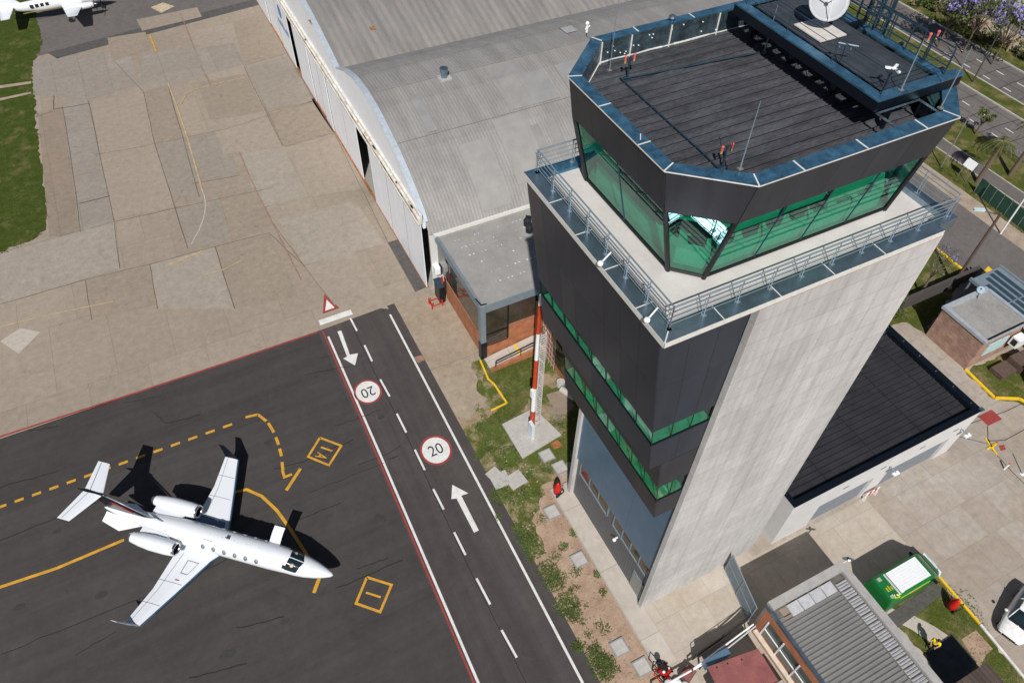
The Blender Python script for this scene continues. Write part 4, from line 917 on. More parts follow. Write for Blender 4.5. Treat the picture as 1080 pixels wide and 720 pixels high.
cm = MB().sphere((22.3,14.9,35.0), .07, 8, 5)
for k in range(3):
    a = k*math.pi*2/3+.4; cm.tube((22.3,14.9,35.0), (22.3+.22*math.cos(a),14.9+.22*math.sin(a),35.0), .04, 6, .02).obox((22.3+.2*math.cos(a),14.9+.2*math.sin(a),34.97), (.2,.09,.06), a)
part('cups', cm, white, an)
br_ = thing('bracket_antenna', 'small pale cross bar antenna on a post in the middle of the roof platform', 'antenna', (22.05, 16.9, PZ))
part('post', MB().tube((22.05,16.9,PZ), (22.05,16.9,34.95), .02), steel_dark, br_); part('cross_bar', MB().tube((21.85,17.15,34.95), (22.35,16.6,34.95), .03).tube((21.98,17.1,34.95), (21.98,17.1,34.75), .02).tube((22.25,16.8,34.95), (22.25,16.8,34.75), .02), rail_m, br_)
cl_ = thing('roof_camera', 'grey dome camera on the north coping of the tower roof', 'camera', (19.0, 22.9, 33.72))
part('housing', MB().sphere((19.0,22.95,33.88), .17, 10, 6, .6).tube((19.0,22.95,33.72), (19.0,22.95,33.85), .06), galv, cl_)
nb = thing('roof_sign_post', 'short dark post with white box on the north coping beside the roof platform', 'aerial', (22.4, 22.5, 33.72))
part('post', MB().tube((22.3,22.3,33.72), (22.35,22.35,35.2), .05), black, nb); part('box', MB().obox((22.5,22.45,34.7), (.3,.18,.4)), white, nb)
# floodlights on the balcony railing
def flood(p, d, label):
    t = thing('floodlight', label, 'floodlight', p, group='white floodlights on the balcony railing')
    P = Vector(p); D = Vector(d)
    part('arm', MB().tube(P, P+D*.55, .035, 8), white, t); part('lamp_head', MB().sphere(P+D*.66, .12, 10, 7).tube(P+D*.58, P+D*.74, .10, 10), white, t, smooth=True)
flood((12.4, 16.0, 29.55), (-.9, -.4, -.1), 'white floodlight halfway along the west balcony railing')
flood((12.4, 12.95, 29.55), (-.9, -.4, -.1), 'white floodlight at the corner end of the west balcony railing')

# ------------------------------------------------------------------ low annex east of the tower
ax = thing('low_annex', 'low building with black ribbed roof and pale walls joined to the foot of the tower', 'building', (35, 16, 0))
AX0, AX1, AY0, AY1, AZ = 26.75, 43.8, 11.5, 20.6, 5.45
part('wall', MB().box(AX0, AX1, AY0, AY0+.25, 2.9, AZ).box(AX0, 29.9, AY0, AY0+.25, 0, 2.9).box(34.9, 36.3, AY0, AY0+.25, 0, 2.9).box(42.3, AX1, AY0, AY0+.25, 0, 2.9), pale_wall, ax)
part('wall', MB().box(AX0, AX0+.25, AY0+.253, AY1, 0, AZ).box(AX1-.25, AX1, AY0+.253, AY1, 0, AZ).box(AX0+.253, AX1-.253, AY1-.25, AY1, 0, AZ), pale_wall, ax)
for x0, x1 in ((29.9,34.9),(36.3,42.3)): part('garage_door', ribroof(MB(), 0,0,0,0,0,1,0) if 0 else panels([(x0,AY0+.2,0),(x1,AY0+.2,0),(x1,AY0+.2,2.9),(x0,AY0+.2,2.9)], lin(1), lin(7), .03), mat('garage_door_grey', (.19,.22,.26), .5), ax)
part('roof_sheet', ribroof(MB(), AX0+.3, AX1-.55, AY0+.45, AY1-.55, AZ-.35, .43, .085, 'x', .06), roof_black2, ax)
c2_ = MB(); y = AY0+.6
while y < AY1-.6: c2_.box(AX0+.35, AX1-.6, y, y+.025, AZ-.345, AZ-.33); y += .1075
part('roof_corrugation', c2_, roof_black2, ax)
for x in (30.2, 34.5, 38.8): part('roof_lap', MB().box(x, x+.05, AY0+.5, AY1-.6, AZ-.345, AZ-.33), navy_trim, ax)
part('roof_lap', MB().box(AX1-2.0, AX1-1.95, AY0+.5, AY1-.6, AZ-.345, AZ-.33), navy_trim, ax)
part('parapet_trim', MB().box(AX0-.05, AX1-.503, AY0-.04, AY0+.42, AZ, AZ+.05).box(AX1-.5, AX1+.05, AY0-.04, AY1, AZ, AZ+.06).box(AX0-.05, AX1-.503, AY1-.5, AY1, AZ, AZ+.05).box(AX0-.05, AX0+.3, AY0+.423, AY1-.503, AZ, AZ+.05), navy_trim, ax)
part('parapet_lining', MB().box(AX0+.3, AX1-.5, AY0+.42, AY0+.45, AZ-.35, AZ-.003).box(AX1-.55, AX1-.503, AY0+.453, AY1-.5, AZ-.35, AZ-.003), navy_trim, ax)
fx = MB()
for k in range(6): fx.sphere((AX1-.25, AY0+.8+k*1.6, AZ+.09), .06, 6, 4)
fx.obox((AX1-.05, AY0+.05, AZ+.05), (.3,.3,.12)); part('fixings', fx, galv, ax)
lv = MB()
for x in (31.5, 34.9, 38.6, 41.9): lv.box(x, x+.5, AY0-.03, AY0-.003, 4.0, 4.12)
part('wall_vent', lv, mat('vent_grey', (.2,.2,.21), .6), ax)
for i, (x, lb) in enumerate(((35.9, 'white bracket floodlight on the annex wall between the two garage doors'), (42.9, 'white bracket floodlight near the east corner of the annex wall'))):
    t = thing('wall_floodlight', lb, 'floodlight', (x, AY0, 3.6)); part('bracket', MB().box(x-.04, x+.04, AY0-.6, AY0-.002, 3.7, 3.76), rail_m, t); part('lamp_head', MB().box(x-.25, x+.25, AY0-.75, AY0-.5, 3.6, 3.72), white, t)
bs = thing('striped_barrier_board', 'small red and white striped board standing by the annex wall', 'barrier', (35.5, 11.2, 0))
bm2 = MB(); bw = MB()
for k in range(5): (bm2 if k % 2 else bw).box(34.95+k*.25, 35.2+k*.25, 11.2, 11.25, .5, 1.0)
part('red_stripe', bm2, red, bs); part('white_stripe', bw, white, bs); part('leg', MB().box(35.0,35.05,11.12,11.32,0,.5), white, bs); part('leg', MB().box(36.1,36.15,11.12,11.32,0,.5), white, bs)

# ------------------------------------------------------------------ hangars
ARC = ((44.3,6.62),(44.9,7.3),(45.6,8.05),(46.8,8.95),(48.5,9.95),(50.2,10.80),(52.4,11.55),(55.0,12.18),(57.6,12.45),(60.8,12.2),(63.6,11.4),(66.0,10.4),(67.4,9.75))
def arch_z(y): # near vault
    for (a, b), (c, d) in zip(ARC, ARC[1:]):
        if y <= c: t = (y-a)/(c-a); return b+(d-b)*t
    return ARC[-1][1]
def arch2_z(y):
    t = (y-61.5)/(108-61.5); return 7.4+5.4*math.sin(math.pi*min(max(t,0),1))**.75
h1 = thing('near_hangar', 'large hangar with curved grey corrugated roof and white sliding doors behind the brick building', 'hangar', (36, 55, 0))
h2 = thing('far_hangar', 'second hangar with weathered ribbed vault roof and blue logo on its white doors', 'hangar', (36, 86, 0))
HX1 = 62.0
def vault(fz, y0, y1, ny, m, par, amp=.03, pitch=.6, th=0):
    mb = MB(); xs = []; x = 15.25
    while x < HX1: xs.append(x); x += pitch/2
    n = ny+1; o = 0; V = []; F = []
    for i, x in enumerate(xs):
        for k in range(n):
            y = y0+(y1-y0)*k/ny; V.append((x, y, fz(y)+(amp if i % 2 else 0)))
    for i in range(len(xs)-1):
        for k in range(ny): a = i*n+k; F.append((a, a+n, a+n+1, a+1))
    mb.add(V, F); return part('roof_sheet', mb, m, par)
vault(arch_z, 44.3, 66.9, 46, hangar_roof, h1, .018, .30)
vault(arch2_z, 66.5, 108, 36, hangar_roof2, h2, .06, .8)
lp = MB()
for y in (51.2, 57.4, 61.5):
    z = arch_z(y); lp.box(15.4, HX1, y-.035, y+.035, z+.03, z+.055)
part('roof_lap', lp, mat('lap_brown', (.235,.215,.195), .7, var=.2), h1)
SPN = [0]
def strip_patch(x0, x1, y0, y1, m, nm='roof_repair_sheet'):
    mb = MB(); n = 14; SPN[0] += 1; o = .045+.005*SPN[0]
    for k in range(n):
        a = y0+(y1-y0)*k/n; b = y0+(y1-y0)*(k+1)/n; mb.add([(x0,a,arch_z(a)+o),(x1,a,arch_z(a)+o),(x1,b,arch_z(b)+o),(x0,b,arch_z(b)+o)], [(0,1,2,3)])
    return part(nm, mb, m, h1)
strip_patch(26.5, 29.6, 51.4, 57.2, mat('sheet_light', (.30,.288,.275), .6, .1, .08, .8)); strip_patch(24.2, 27.5, 45.5, 51.0, MATS['sheet_light'])
rr_ = random.Random(41)
for k in range(9):
    x = rr_.uniform(17, 44); y = rr_.choice((44.6, 51.4)); strip_patch(x, x+rr_.choice((.9,1.8,2.7)), y, y+rr_.uniform(3,5.2) if y < 60 else 66.0, rr_.choice((mat('sheet_light', (.30,.288,.275)), mat('sheet_dark', (.262,.25,.238), .65, .1, .1, .8), mat('sheet_pale', (.29,.285,.28), .6, .1, .08, .8))))
strip_patch(36.5, 37.8, 59.5, 61, mat('skylight_pale', (.36,.36,.37), .5))
for p in ((330.5,31),(393,32)): 
    x, y, z = at(*p, 10.9); part('rust_patch', MB().box(x-.25, x+.25, y-.3, y+.3, arch2_z(y)+.03, arch2_z(y)+.1), rust, h2)
vt = at(468.5,80,12.6); zt = arch_z(vt[1])
v_ = thing('roof_vent', 'galvanised cylindrical vent cowl on the near hangar roof', 'vent', (vt[0], vt[1], zt))
part('cowl', MB().tube((vt[0],vt[1],zt-.1), (vt[0],vt[1],zt+.75), .30, 16).tube((vt[0],vt[1],zt+.6), (vt[0],vt[1],zt+.95), .38, 16), galv, v_, smooth=False); part('flashing', MB().obox((vt[0],vt[1],zt-.05), (1.1,1.0,.12)), mat('flashing_grey', (.42,.41,.4), .6), v_)
# gable walls with curved white edge
def gable(fz, y0, y1, zb, par, m=door_white, x=15.0, n=28, skip=0):
    mb = MB(); ys = [y0+(y1-y0)*k/n for k in range(n+1)]
    for a, b in zip(ys, ys[1:]): mb.hexa([(x,a,zb),(x+.25,a,zb),(x+.25,b,zb),(x,b,zb)], [(x,a,fz(a)+.16),(x+.25,a,fz(a)+.16),(x+.25,b,fz(b)+.16),(x,b,fz(b)+.16)])
    part('gable_wall', mb, m, par)
    e = MB()
    for a, b in zip(ys, ys[1:]): e.hexa([(x-.06,a,fz(a)+.165),(x+.5,a,fz(a)+.165),(x+.5,b,fz(b)+.165),(x-.06,b,fz(b)+.165)], [(x-.06,a,fz(a)+.21),(x+.5,a,fz(a)+.21),(x+.5,b,fz(b)+.21),(x-.06,b,fz(b)+.21)])
    part('verge_flashing', e, mat('verge_blue_grey', (.50,.56,.62), .4, .2), par)
gable(arch_z, 44.95, 66.6, 6.9, h1); gable(arch2_z, 66.65, 107.8, 8.0, h2)
def header(y0, y1, par):
    part('door_header', MB().box(14.62, 14.997, y0, y1, 7.62, 8.12), stained, par)
    part('door_header', MB().box(14.80, 14.998, y0, y1, 8.123, 8.4), stained, par)
    part('door_track', MB().box(14.55, 14.95, y0, y1, 7.45, 7.615), stained, par)
    part('floor_track', MB().box(14.72, 14.98, y0, y1, 0, .06), rust, par)
    st_ = MB(); r = random.Random(int(y0))
    for k in range(22): a = r.uniform(y0, y1-2); st_.box(14.605, 14.618, a, a+r.uniform(.3,1.6), 7.7+r.uniform(0,.1), 7.95+r.uniform(0,.1))
    for k in range(14): a = r.uniform(y0, y1-2); st_.box(14.66, 14.9, a, a+r.uniform(.2,.9), 8.121, 8.127)
    part('rust_stain', st_, mat('rust_stain_m', (.50,.40,.28), .9, var=.3), par)['kind'] = 'stuff'
header(44.9, 66.6, h1); header(66.65, 107.8, h2)
def doors(spans, par, grp):
    for y0, y1, xo in spans:
        d = part('door_panel', MB().box(14.78+xo, 14.84+xo, y0, y1, .05, 7.45), door_white, par)
        q = MB(); y = y0+.05
        while y < y1: q.box(14.768+xo, 14.779+xo, y, y+.025, .1, 7.4); y += 2.3
        part('door_seam', q, mat('door_seam_m', (.55,.58,.62), .5), d)
        part('door_edge', MB().box(14.765+xo, 14.779+xo, y1-.05, y1-.0, .1, 7.4), mat('door_edge_m', (.2,.2,.2), .6), d)
doors([(44.95,49.0,0),(49.05,53.4,0),(53.45,58.3,0),(62.3,66.6,.1)], h1, '')
doors([(66.7,71.8,.1),(71.85,74.6,0),(74.65,78.4,.1),(78.45,84.3,0),(86.7,92.5,0),(92.5,99,.1),(99.05,107.8,0)], h2, '')
part('orange_stripe', MB().box(14.765+.08, 14.775+.1, 62.6, 66.4, 6.6, 6.9), mat('orange_board', (.45,.2,.05), .7), h1)
lg = MB()
for k in range(18):
    a = 2*math.pi*k/18; b = 2*math.pi*(k+1)/18
    lg.add([(14.77, 90.0, 5.6), (14.77, 90.0+.8*math.cos(a), 5.6+.8*math.sin(a)), (14.77, 90.0+.8*math.cos(b), 5.6+.8*math.sin(b))], [(0,1,2)])
part('blue_disc_logo', lg, mat('logo_blue', (.05,.22,.6), .5), h2)
lt = MB(); r = random.Random(2)
for k in range(9): lt.box(14.765, 14.772, 87.2+k*.55, 87.55+k*.55, 3.5, 4.0+.3*r.random())
part('blue_lettering', lt, MATS['logo_blue'], h2)
part('back_wall', MB().box(HX1-.3, HX1, 44.9, 66.6, 0, 8), pale_wall, h1); part('back_wall', MB().box(HX1-.3, HX1, 66.65, 107.8, 0, 8), pale_wall, h2)
part('side_wall', MB().box(15.3, HX1-.32, 44.5, 44.7, 0, 6.6), pale_wall, h1); part('side_wall', MB().box(15.0, HX1-.32, 107.8, 108, 0, 7.6), pale_wall, h2)
part('floor_slab', MB().box(15.0, HX1-.32, 44.96, 66.6, 0, .02), mat('hangar_floor', (.3,.29,.27), .7), h1); part('floor_slab', MB().box(15.0, HX1-.32, 66.65, 107.7, 0, .02), MATS['hangar_floor'], h2)
for y in (60.4,): 
    part('yellow_wheel_chock', MB().box(15.4, 15.8, 58.6, 59.0, .02, .5), yellow, h1)
0 and part('valley_gutter', MB().box(15.2, HX1, 66.35, 66.75, 9.0, arch_z(66.5)+.12 if 0 else 9.2), black, h2)
part('dark_louvre', MB().box(15.3, 15.9, 67.2, 72.2, 10.0, 10.2), black, h2) if 0 else None

# ------------------------------------------------------------------ brick building by the hangar
bb = thing('brick_terminal', 'low orange brick building with flat felt roof and dark glazing between hangar and tower', 'building', (18, 40, 0))
BX0, BY0, BY1, BZ = 15.8, 35.3, 44.7, 6.3
part('brick_wall', MB().box(BX0+.1, BX0+.35, BY0+.35, 42.9, 0, 2.3).box(BX0+.1, BX0+.35, BY0+.35, 37.6, 2.3, 2.32), brick_o, bb)
part('brick_wall', MB().box(BX0+.35, 22, BY0+.12, BY0+.35, 0, 1.3).box(18.3, 20.7, BY0+.12, BY0+.35, 1.303, 2.9), brick_o, bb)
part('glazing', MB().box(BX0+.14, BX0+.18, BY0+.35, BY1-.2, 2.325, 5.6), glass_dark, bb)
part('glazing', MB().box(BX0+.36, 22, BY0+.16, BY0+.2, 1.31, 5.5), glass_dark, bb)
gf = MB()
for x in (18.2, 20.7): gf.box(x-.05, x+.05, BY0+.08, BY0+.118, 1.31, 5.5)
gf.box(BX0+.4, 18.2, BY0+.09, BY0+.119, 1.2, 1.32).box(BX0+.4, 18.2, BY0+.09, BY0+.119, 2.55, 2.7) 
[part('glazing_frame', MB().add(gf.v[8*i:8*i+8], [tuple(v-8*i for v in f) for f in gf.f[6*i:6*i+6]]), navy_trim, bb) for i in range(len(gf.v)//8)]
part('corner_post', MB().box(BX0-.12, BX0+.34, BY0-.1, BY0+.34, 2.0, BZ-.004), grey_trim, bb); part('post_base', MB().box(BX0-.16, BX0+.36, BY0-.14, BY0+.36, 0, 1.997), navy_trim, bb)
part('fascia', MB().box(BX0+.345, 23, BY0-.06, BY0+.12, 5.5, BZ-.01).box(BX0-.06, BX0+.12, BY0+.345, BY1, 5.6, BZ-.01), grey_trim, bb)
part('roof', MB().box(BX0+.05, 27, BY0+.0, BY1, BZ-.003, BZ+.05), flat_roof, bb)
rc = MB(); y = BY0+.1
while y < BY1: rc.box(BX0+.2, 27, y, y+.09, BZ+.045, BZ+.075); y += .22
part('roof_corrugation', rc, flat_roof, bb)
part('roof_edge', MB().box(BX0-.1, BX0+.1, BY0+.1, BY1, BZ+.05, BZ+.16), grey_trim, bb); part('corner_cap', MB().path([(BX0-.1,BY0+.8,BZ+.2),(BX0+.0,BY0,BZ+.2),(BX0+.45,BY0,BZ+.15)], .06), black, bb)
dt = MB(); r = random.Random(4)
for row, y in enumerate((43.0, 42.0, 40.9, 39.8, 38.4, 37.2)):
    for k in range(26):
        if r.random() < .55: x = 17.0+k*.36+row*.2; s = r.uniform(.03,.07); dt.box(x-s, x+s, y-s+r.uniform(-.04,.04), y+s, BZ+.076, BZ+.085)
part('sealed_fixings', dt, mat('sealant_white', (.6,.6,.58), .8), bb)
part('abutment_flashing', MB().box(15.6, 30, 44.05, 44.3, BZ+.05, 6.62), sealant, bb)
part('side_wing_wall', MB().box(20.7, 21.0, 24.0, 35.4, 0, 4.6), brick_o, bb); part('side_wing_roof', MB().box(20.7, 27, 24.0, 35.2, 4.6, 4.75), flat_roof, bb)
o = part('window', MB().box(20.62, 20.7, 29.2, 31.8, .9, 3.6), navy_trim, bb); part('pane', MB().box(20.6, 20.618, 29.3, 31.7, 1.0, 3.5), glass_dark, o)
# ramp, handrail, entrance
rp = thing('entrance_ramp', 'concrete entrance ramp with brick side and dark handrail in front of the brick building', 'ramp', (18, 34.7, 0))
part('slab', MB().hexa([(15.9,33.9,0),(21,33.9,0),(21,35.2,0),(15.9,35.2,0)], [(15.9,33.9,.05),(21,33.9,.75),(21,35.2,.75),(15.9,35.2,.05)]), walkway, rp)
part('brick_side', MB().hexa([(15.8,33.65,0),(21,33.65,0),(21,33.89,0),(15.8,33.89,0)], [(15.8,33.65,.25),(21,33.65,.85),(21,33.89,.85),(15.8,33.89,.25)]), brick_o, rp)
part('handrail', MB().path([(16.3,33.78,.3),(16.3,33.78,1.0),(21,33.78,1.75)], .04).tube((16.3,33.78,.7), (21,33.78,1.4), .03).tube((18.6,33.78,.5), (18.6,33.78,1.35), .04), navy_trim, rp)
part('yellow_edge', MB().hexa([(18.6,33.92,.44),(18.8,33.92,.47),(18.8,35.18,.47),(18.6,35.18,.44)], [(18.6,33.92,.45),(18.8,33.92,.48),(18.8,35.18,.48),(18.6,35.18,.45)]), kerb_yellow, rp)
# bits at the hangar corner
c = at(460,322); rk = thing('red_pipe_frame', 'red pipe frame standing on the concrete at the corner of the brick building', 'pipe frame', c)
part('frame', MB().path([(c[0]-.5,c[1]-.3,.4),(c[0]+.5,c[1]-.3,.4),(c[0]+.5,c[1]+.4,.4),(c[0]-.5,c[1]+.4,.4),(c[0]-.5,c[1]-.3,.4)], .05).tube((c[0]-.5,c[1]-.3,0),(c[0]-.5,c[1]-.3,.8),.05).tube((c[0]+.5,c[1]-.3,0),(c[0]+.5,c[1]-.3,.8),.05).tube((c[0]-.5,c[1]+.4,0),(c[0]-.5,c[1]+.4,.8),.05), red, rk)
part('riser', MB().path([(c[0]+.5,c[1]+.1,.3),(c[0]+.95,c[1]+.3,.3),(15.65,c[1]+.4,.3),(15.65,c[1]+.6,2.6)], .09, 8), red, rk)
hb = thing('grey_drum', 'dark grey drum shape against the wall at the hangar corner', 'drum', (15.35, 43.4, 0))
part('body', MB().box(15.1,15.6,42.6,43.8,0,1.9), navy_trim, hb); part('lid', MB().box(15.05,15.65,42.55,43.85,1.9,1.96), steel_dark, hb)
wb = single('white_cabinet', MB().box(15.35,15.85,43.9,44.6,2.2,3.0).box(15.4,15.8,43.86,43.9,2.3,2.9), white, 'small white cabinet fixed high on the wall above the dark drum', 'cabinet')
nf = thing('black_net_frame', 'two black net flags on red poles rising over the roof of the brick building', 'flag pair', (22.3, 40, 6.3))
for (x, y) in ((at(556,236,7.6)[:2]), (at(558,249,7.0)[:2])):
    part('net', MB().add([(x-.3,y,7.6),(x+.35,y+.1,7.5),(x+.4,y,8.3),(x-.1,y+.1,8.5)], [(0,1,2,3)]).sphere((x,y,7.9), .35, 8, 5), shade_net, nf)
    part('pole', MB().tube((x+.9,y-1.2,6.35), (x+.1,y,8.0), .06), red, nf)

# ------------------------------------------------------------------ lattice mast, radio racks
ms = thing('radio_mast', 'red and white banded steel mast with ladder on a square concrete base', 'mast', (16.1, 27.0, 0))
zs = [0, 3.0, 5.8, 9.0, 11.7, 14.4, 15.3]
for k in range(6):
    part('mast_section', MB().tube((16.1,27.0,zs[k]), (16.1,27.0,zs[k+1]), .20-.018*k, 12, .20-.018*(k+1)), (mastred if k % 2 == 0 and k < 5 else (white if k < 5 else white)), ms)
lm = MB()
for k in range(44): lm.box(16.32, 16.72, 26.95, 26.99, 1.0+k*.24, 1.05+k*.24)
for x in (16.32, 16.72): lm.tube((x,26.97,.8), (x,26.97,11.6), .03, 5)
for k in range(15): lm.tube((16.52,26.6,1.0+k*.7), (16.32 if k % 2 else 16.72,26.97,1.35+k*.7), .018, 4)
lm.tube((16.52,26.6,.8), (16.52,26.6,11.6), .025, 5)
part('ladder', lm, mat('ladder_white', (.62,.60,.58), .5), ms)
part('junction_box', MB().box(15.75,16.0,26.75,27.0,5.0,5.8), white, ms)
part('base_shield', MB().prism([(15.7,26.3),(15.95,26.3),(15.95,26.9),(15.7,26.9)], 0, 1.9), mat('shield_white', (.62,.68,.72), .5), ms)
part('stay', MB().tube((16.2,26.9,.1), (16.9,26.5,.05), .03), rail_m, ms)
struct('mast_base', MB().prism([p[:2] for p in ats([(529.5,448),(563,431),(592,459),(551,484)])][::-1], -.01, .14), cover_grey)
rk = thing('radio_rack', 'white wire lattice radio rack standing against the brick side wall behind the mast', 'lattice rack', (20.5, 32.5, 0))
lm = MB()
for k in range(6):
    y = 33.6-.42*k; lm.tube((20.45,y,.2), (20.45,y,4.9-.12*k), .022, 5)
for z in range(7): lm.tube((20.45,33.6,.7+z*.62), (20.45,31.4,.6+z*.6), .018, 5)
for z in range(4): lm.tube((20.45,33.6,1.0+z*1.1), (20.69,33.6,1.0+z*1.1), .018, 5).tube((20.45,31.5,1.0+z*1.0), (20.69,31.5,1.0+z*1.0), .018, 5)
part('lattice', lm, mat('rack_white', (.48,.42,.39), .6), rk)
tk = thing('garden_pipe_pieces', 'pale ring and short concrete pipe lying by the brick side wall', 'pipe', at(596,412))
c = at(591,406); part('ring', MB().tube((c[0],c[1],0), (c[0],c[1],.5), .35, 14), cover_grey, tk); c = at(597,416); part('pipe', MB().tube((c[0]-.2,c[1]+.5,.3), (c[0]+.35,c[1]-.8,.3), .28, 12), cover_grey, tk)
for pts in ([(576,416),(592,411),(606,428),(590,441)], [(575,432),(585,428),(597,440),(587,447)]): struct('bare_patch', MB().sheet(ats(pts[::-1]), .02 if pts[0][0] == 576 else .03), apron_brown)
# inspection covers in the verge
covers = [(533,532,.62,'square concrete inspection cover in the verge opposite the lone bush'), (582,538,1,''), (610,590,1,''), (653,682,1.0,''), (677,703,.9,''), (588,481,.9,'')]
cv = [((582,540),'square concrete cover in the soil verge nearest the red extinguisher'), ((610.5,590),'square concrete cover in the verge beside the middle of the tower walkway'), ((653,682.5),'square concrete cover in the soil verge near the foot of the paving corner'), ((677,703),'square concrete cover at the edge of the soil beside the motor mower'), ((590.5,493),'pale square cover in the verge just north of the walkway end'), ((576.5,480.5),'pale square cover between the mast base and the walkway end')]
for (px_, py_), lb in cv:
    c = at(px_, py_); t = thing('inspection_cover', lb, 'cover', c, group='inspection covers in the soil verge')
    part('frame', MB().box(c[0]-.5,c[0]+.5,c[1]-.5,c[1]+.5,-.02,.09), cover_frame, t); part('lid', MB().box(c[0]-.42,c[0]+.42,c[1]-.42,c[1]+.42,.09,.11), cover_grey, t)
for i, (px_, py_, s_) in enumerate(((528,506,.55),(544,506,.55),(521,500,.4))):
    c = at(px_, py_); struct('broken_slab', MB().obox((c[0],c[1],-.01+.013*i), (1.2*s_*2,1.1*s_*2,.08), .15*i), cover_grey)
c = at(587,479); 
struct('drain_grate', MB().sheet(ats([(580,468),(588,463.5),(594,470),(585,474)][::-1]), .03), rust)
c = at(443,378) ; struct('drain_grate', MB().sheet(ats([(436,377),(444,374.5),(449,379),(441,383)][::-1]), .02), faded_red); 

# ------------------------------------------------------------------ corrugated-roof building at the bottom
cb = thing('ribbed_roof_building', 'single storey brick building with grey ribbed roof and silver pads around its edge', 'building', (24.6, 0, 0))
X0, X1, YN, YS, Z = 21.75, 27.75, 7.65, -9, 4.0
part('wall', MB().box(X0, X0+.2, YS, YN-.25, 2.9, Z-.05).box(X0, X0+.2, 6.9, YN-.25, 0, 2.9).box(X0, X0+.2, YS, 2.6, 0, 2.9).box(X0, X0+.2, 2.603, 6.897, 0, .9), brick_o, cb)
part('wall', MB().box(X0+.203, X1, YN-.25, YN-.02, 0, Z).box(X1-.2, X1, YS, YN-.253, 0, Z), pale_wall, cb)
part('sill', MB().box(X0-.28, X0-.002, 2.4, 7.2, .75, .9), mat('sill_cream', (.62,.53,.43), .8), cb)
wf = MB()
for y in (2.65, 4.05, 5.45, 6.85): wf.box(X0-.04, X0+.03, y-.045, y+.045, .9, 2.9)
wf.box(X0-.035, X0+.025, 2.6, 6.9, 1.85, 1.93); o = part('window', wf, white, cb); part('pane', MB().box(X0+.06, X0+.09, 2.6, 6.9, .9, 2.9), mat('pane_green_grey', (.09,.11,.10), .1, var=.3, scale=.8), o)
part('roof_sheet', ribroof(MB(), X0+.15, X1-1.45, YS, YN-1.0, Z, .27, .06, 'x', .08), ribbed, cb)
part('parapet', MB().box(X0+.1, X1, YN-.55, YN, Z-.04, Z+.26).box(X1-.5, X1, YS, YN-.553, Z-.04, Z+.26), parapet, cb)
part('roof_edge_flashing', MB().box(X0-.12, X0+.0, YS, YN-.1, Z-.08, Z+.16).box(X0+.003, X0+.12, YS, YN-.56, Z-.08, Z+.08), galv, cb)
part('gutter_bed', MB().box(X1-1.45, X1-.503, YS, YN-.56, Z-.05, Z+.03).box(X0+.15, X1-1.453, YN-1.0, YN-.553, Z-.05, Z+.03), mat('roof_felt_dark', (.12,.11,.10), .8, var=.3), cb)
def pad(x0, x1, y0, y1, ribs, ax_='x'):
    mb = MB(); n = 5
    z = Z+.035
    if ax_ == 'x':
        for k in range(ribs):
            a = y0+(y1-y0)*k/ribs; b = y0+(y1-y0)*(k+1)/ribs; m_ = (a+b)/2
            mb.hexa([(x0,a+.01,z),(x1,a+.01,z),(x1,b-.01,z),(x0,b-.01,z)], [(x0+.03,a+.05,z+.12),(x1-.03,a+.05,z+.12),(x1-.03,b-.05,z+.09),(x0+.03,b-.05,z+.09)])
    else:
        mb.hexa([(x0,y0,z),(x1,y0,z),(x1,y1,z),(x0,y1,z)], [(x0+.04,y0+.04,z+.08),(x1-.04,y0+.04,z+.10),(x1-.04,y1-.04,z+.14),(x0+.04,y1-.04,z+.1)])
    return part('silver_pad', mb, foil, cb)
y = YN-.95
while y > YS+.6: pad(X1-1.38, X1-.58, y-.50, y, 3); y -= .56
x = X0+1.0
while x < X1-1.6: pad(x, x+.82, YN-1.35, YN-.62, 1, 'y'); x += .88
part('roof_bare_patch', MB().box(X0+.45, X0+.95, YN-1.3, YN-.65, Z+.03, Z+.06), apron_brown, cb)
dp = at(895,589,4.5); gd = thing('round_bracket_dish', 'small pale round dish fixed at the north east corner of the ribbed roof building', 'dish', (dp[0], dp[1], 3.9))
part('disc', MB().tube((dp[0],dp[1],4.4), (dp[0]+.03,dp[1]+.05,4.45), .33, 16), galv, gd); part('bracket', MB().tube((dp[0],dp[1],4.4), (X1-.1,YN-.15,4.2), .04), galv_pole, gd)
part('hub', MB().sphere((dp[0],dp[1]+.05,4.5), .09, 8, 5), black, gd)
# lean-to roofs west of it
ln = thing('maroon_lean_to', 'low lean-to with faded maroon sheet roof beside the brick wall with the window', 'shed', (19.2, 3.5, 0))
part('roof', MB().hexa([(16.8,4.6,2.3),(20.3,4.0,2.3),(20.4,6.0,2.3),(17.0,6.5,2.3)], [(16.8,4.6,2.36),(20.3,4.0,2.36),(20.4,6.0,2.36),(17.0,6.5,2.36)]), maroon, ln)
part('walls', MB().box(17.05,20.2,-4,4.1,0,2.2).box(17.2,20.1,4.1,5.7,0,2.28), pale_wall, ln)
part('felt_roof', MB().box(17.6,20.5,-4,4.6 if 0 else 3.95,2.25,2.42), mat('mottled_felt', (.36,.33,.29), .9, var=.25, scale=2.5, fine=.15), ln)
part('red_flap', MB().hexa([(16.3,3.4,1.6),(17.4,3.2,2.2),(17.5,4.9,2.2),(16.6,5.2,1.6)], [(16.3,3.4,1.65),(17.4,3.2,2.25),(17.5,4.9,2.25),(16.6,5.2,1.65)]), red_paint, ln)
part('blue_box', MB().box(17.2,18.9,6.55,6.95,1.2,2.0), blue_panel, ln); part('screw', MB().sphere((18.2,6.1,2.39), .05, 6, 4).sphere((19.1,5.9,2.39), .05, 6, 4).sphere((17.5,6.2,2.39), .05, 6, 4), black, ln)
st2 = thing('stacked_pipes', 'two long white pipes lying side by side above the gap north of the maroon lean-to', 'pipes', (19, 7.2, .9))
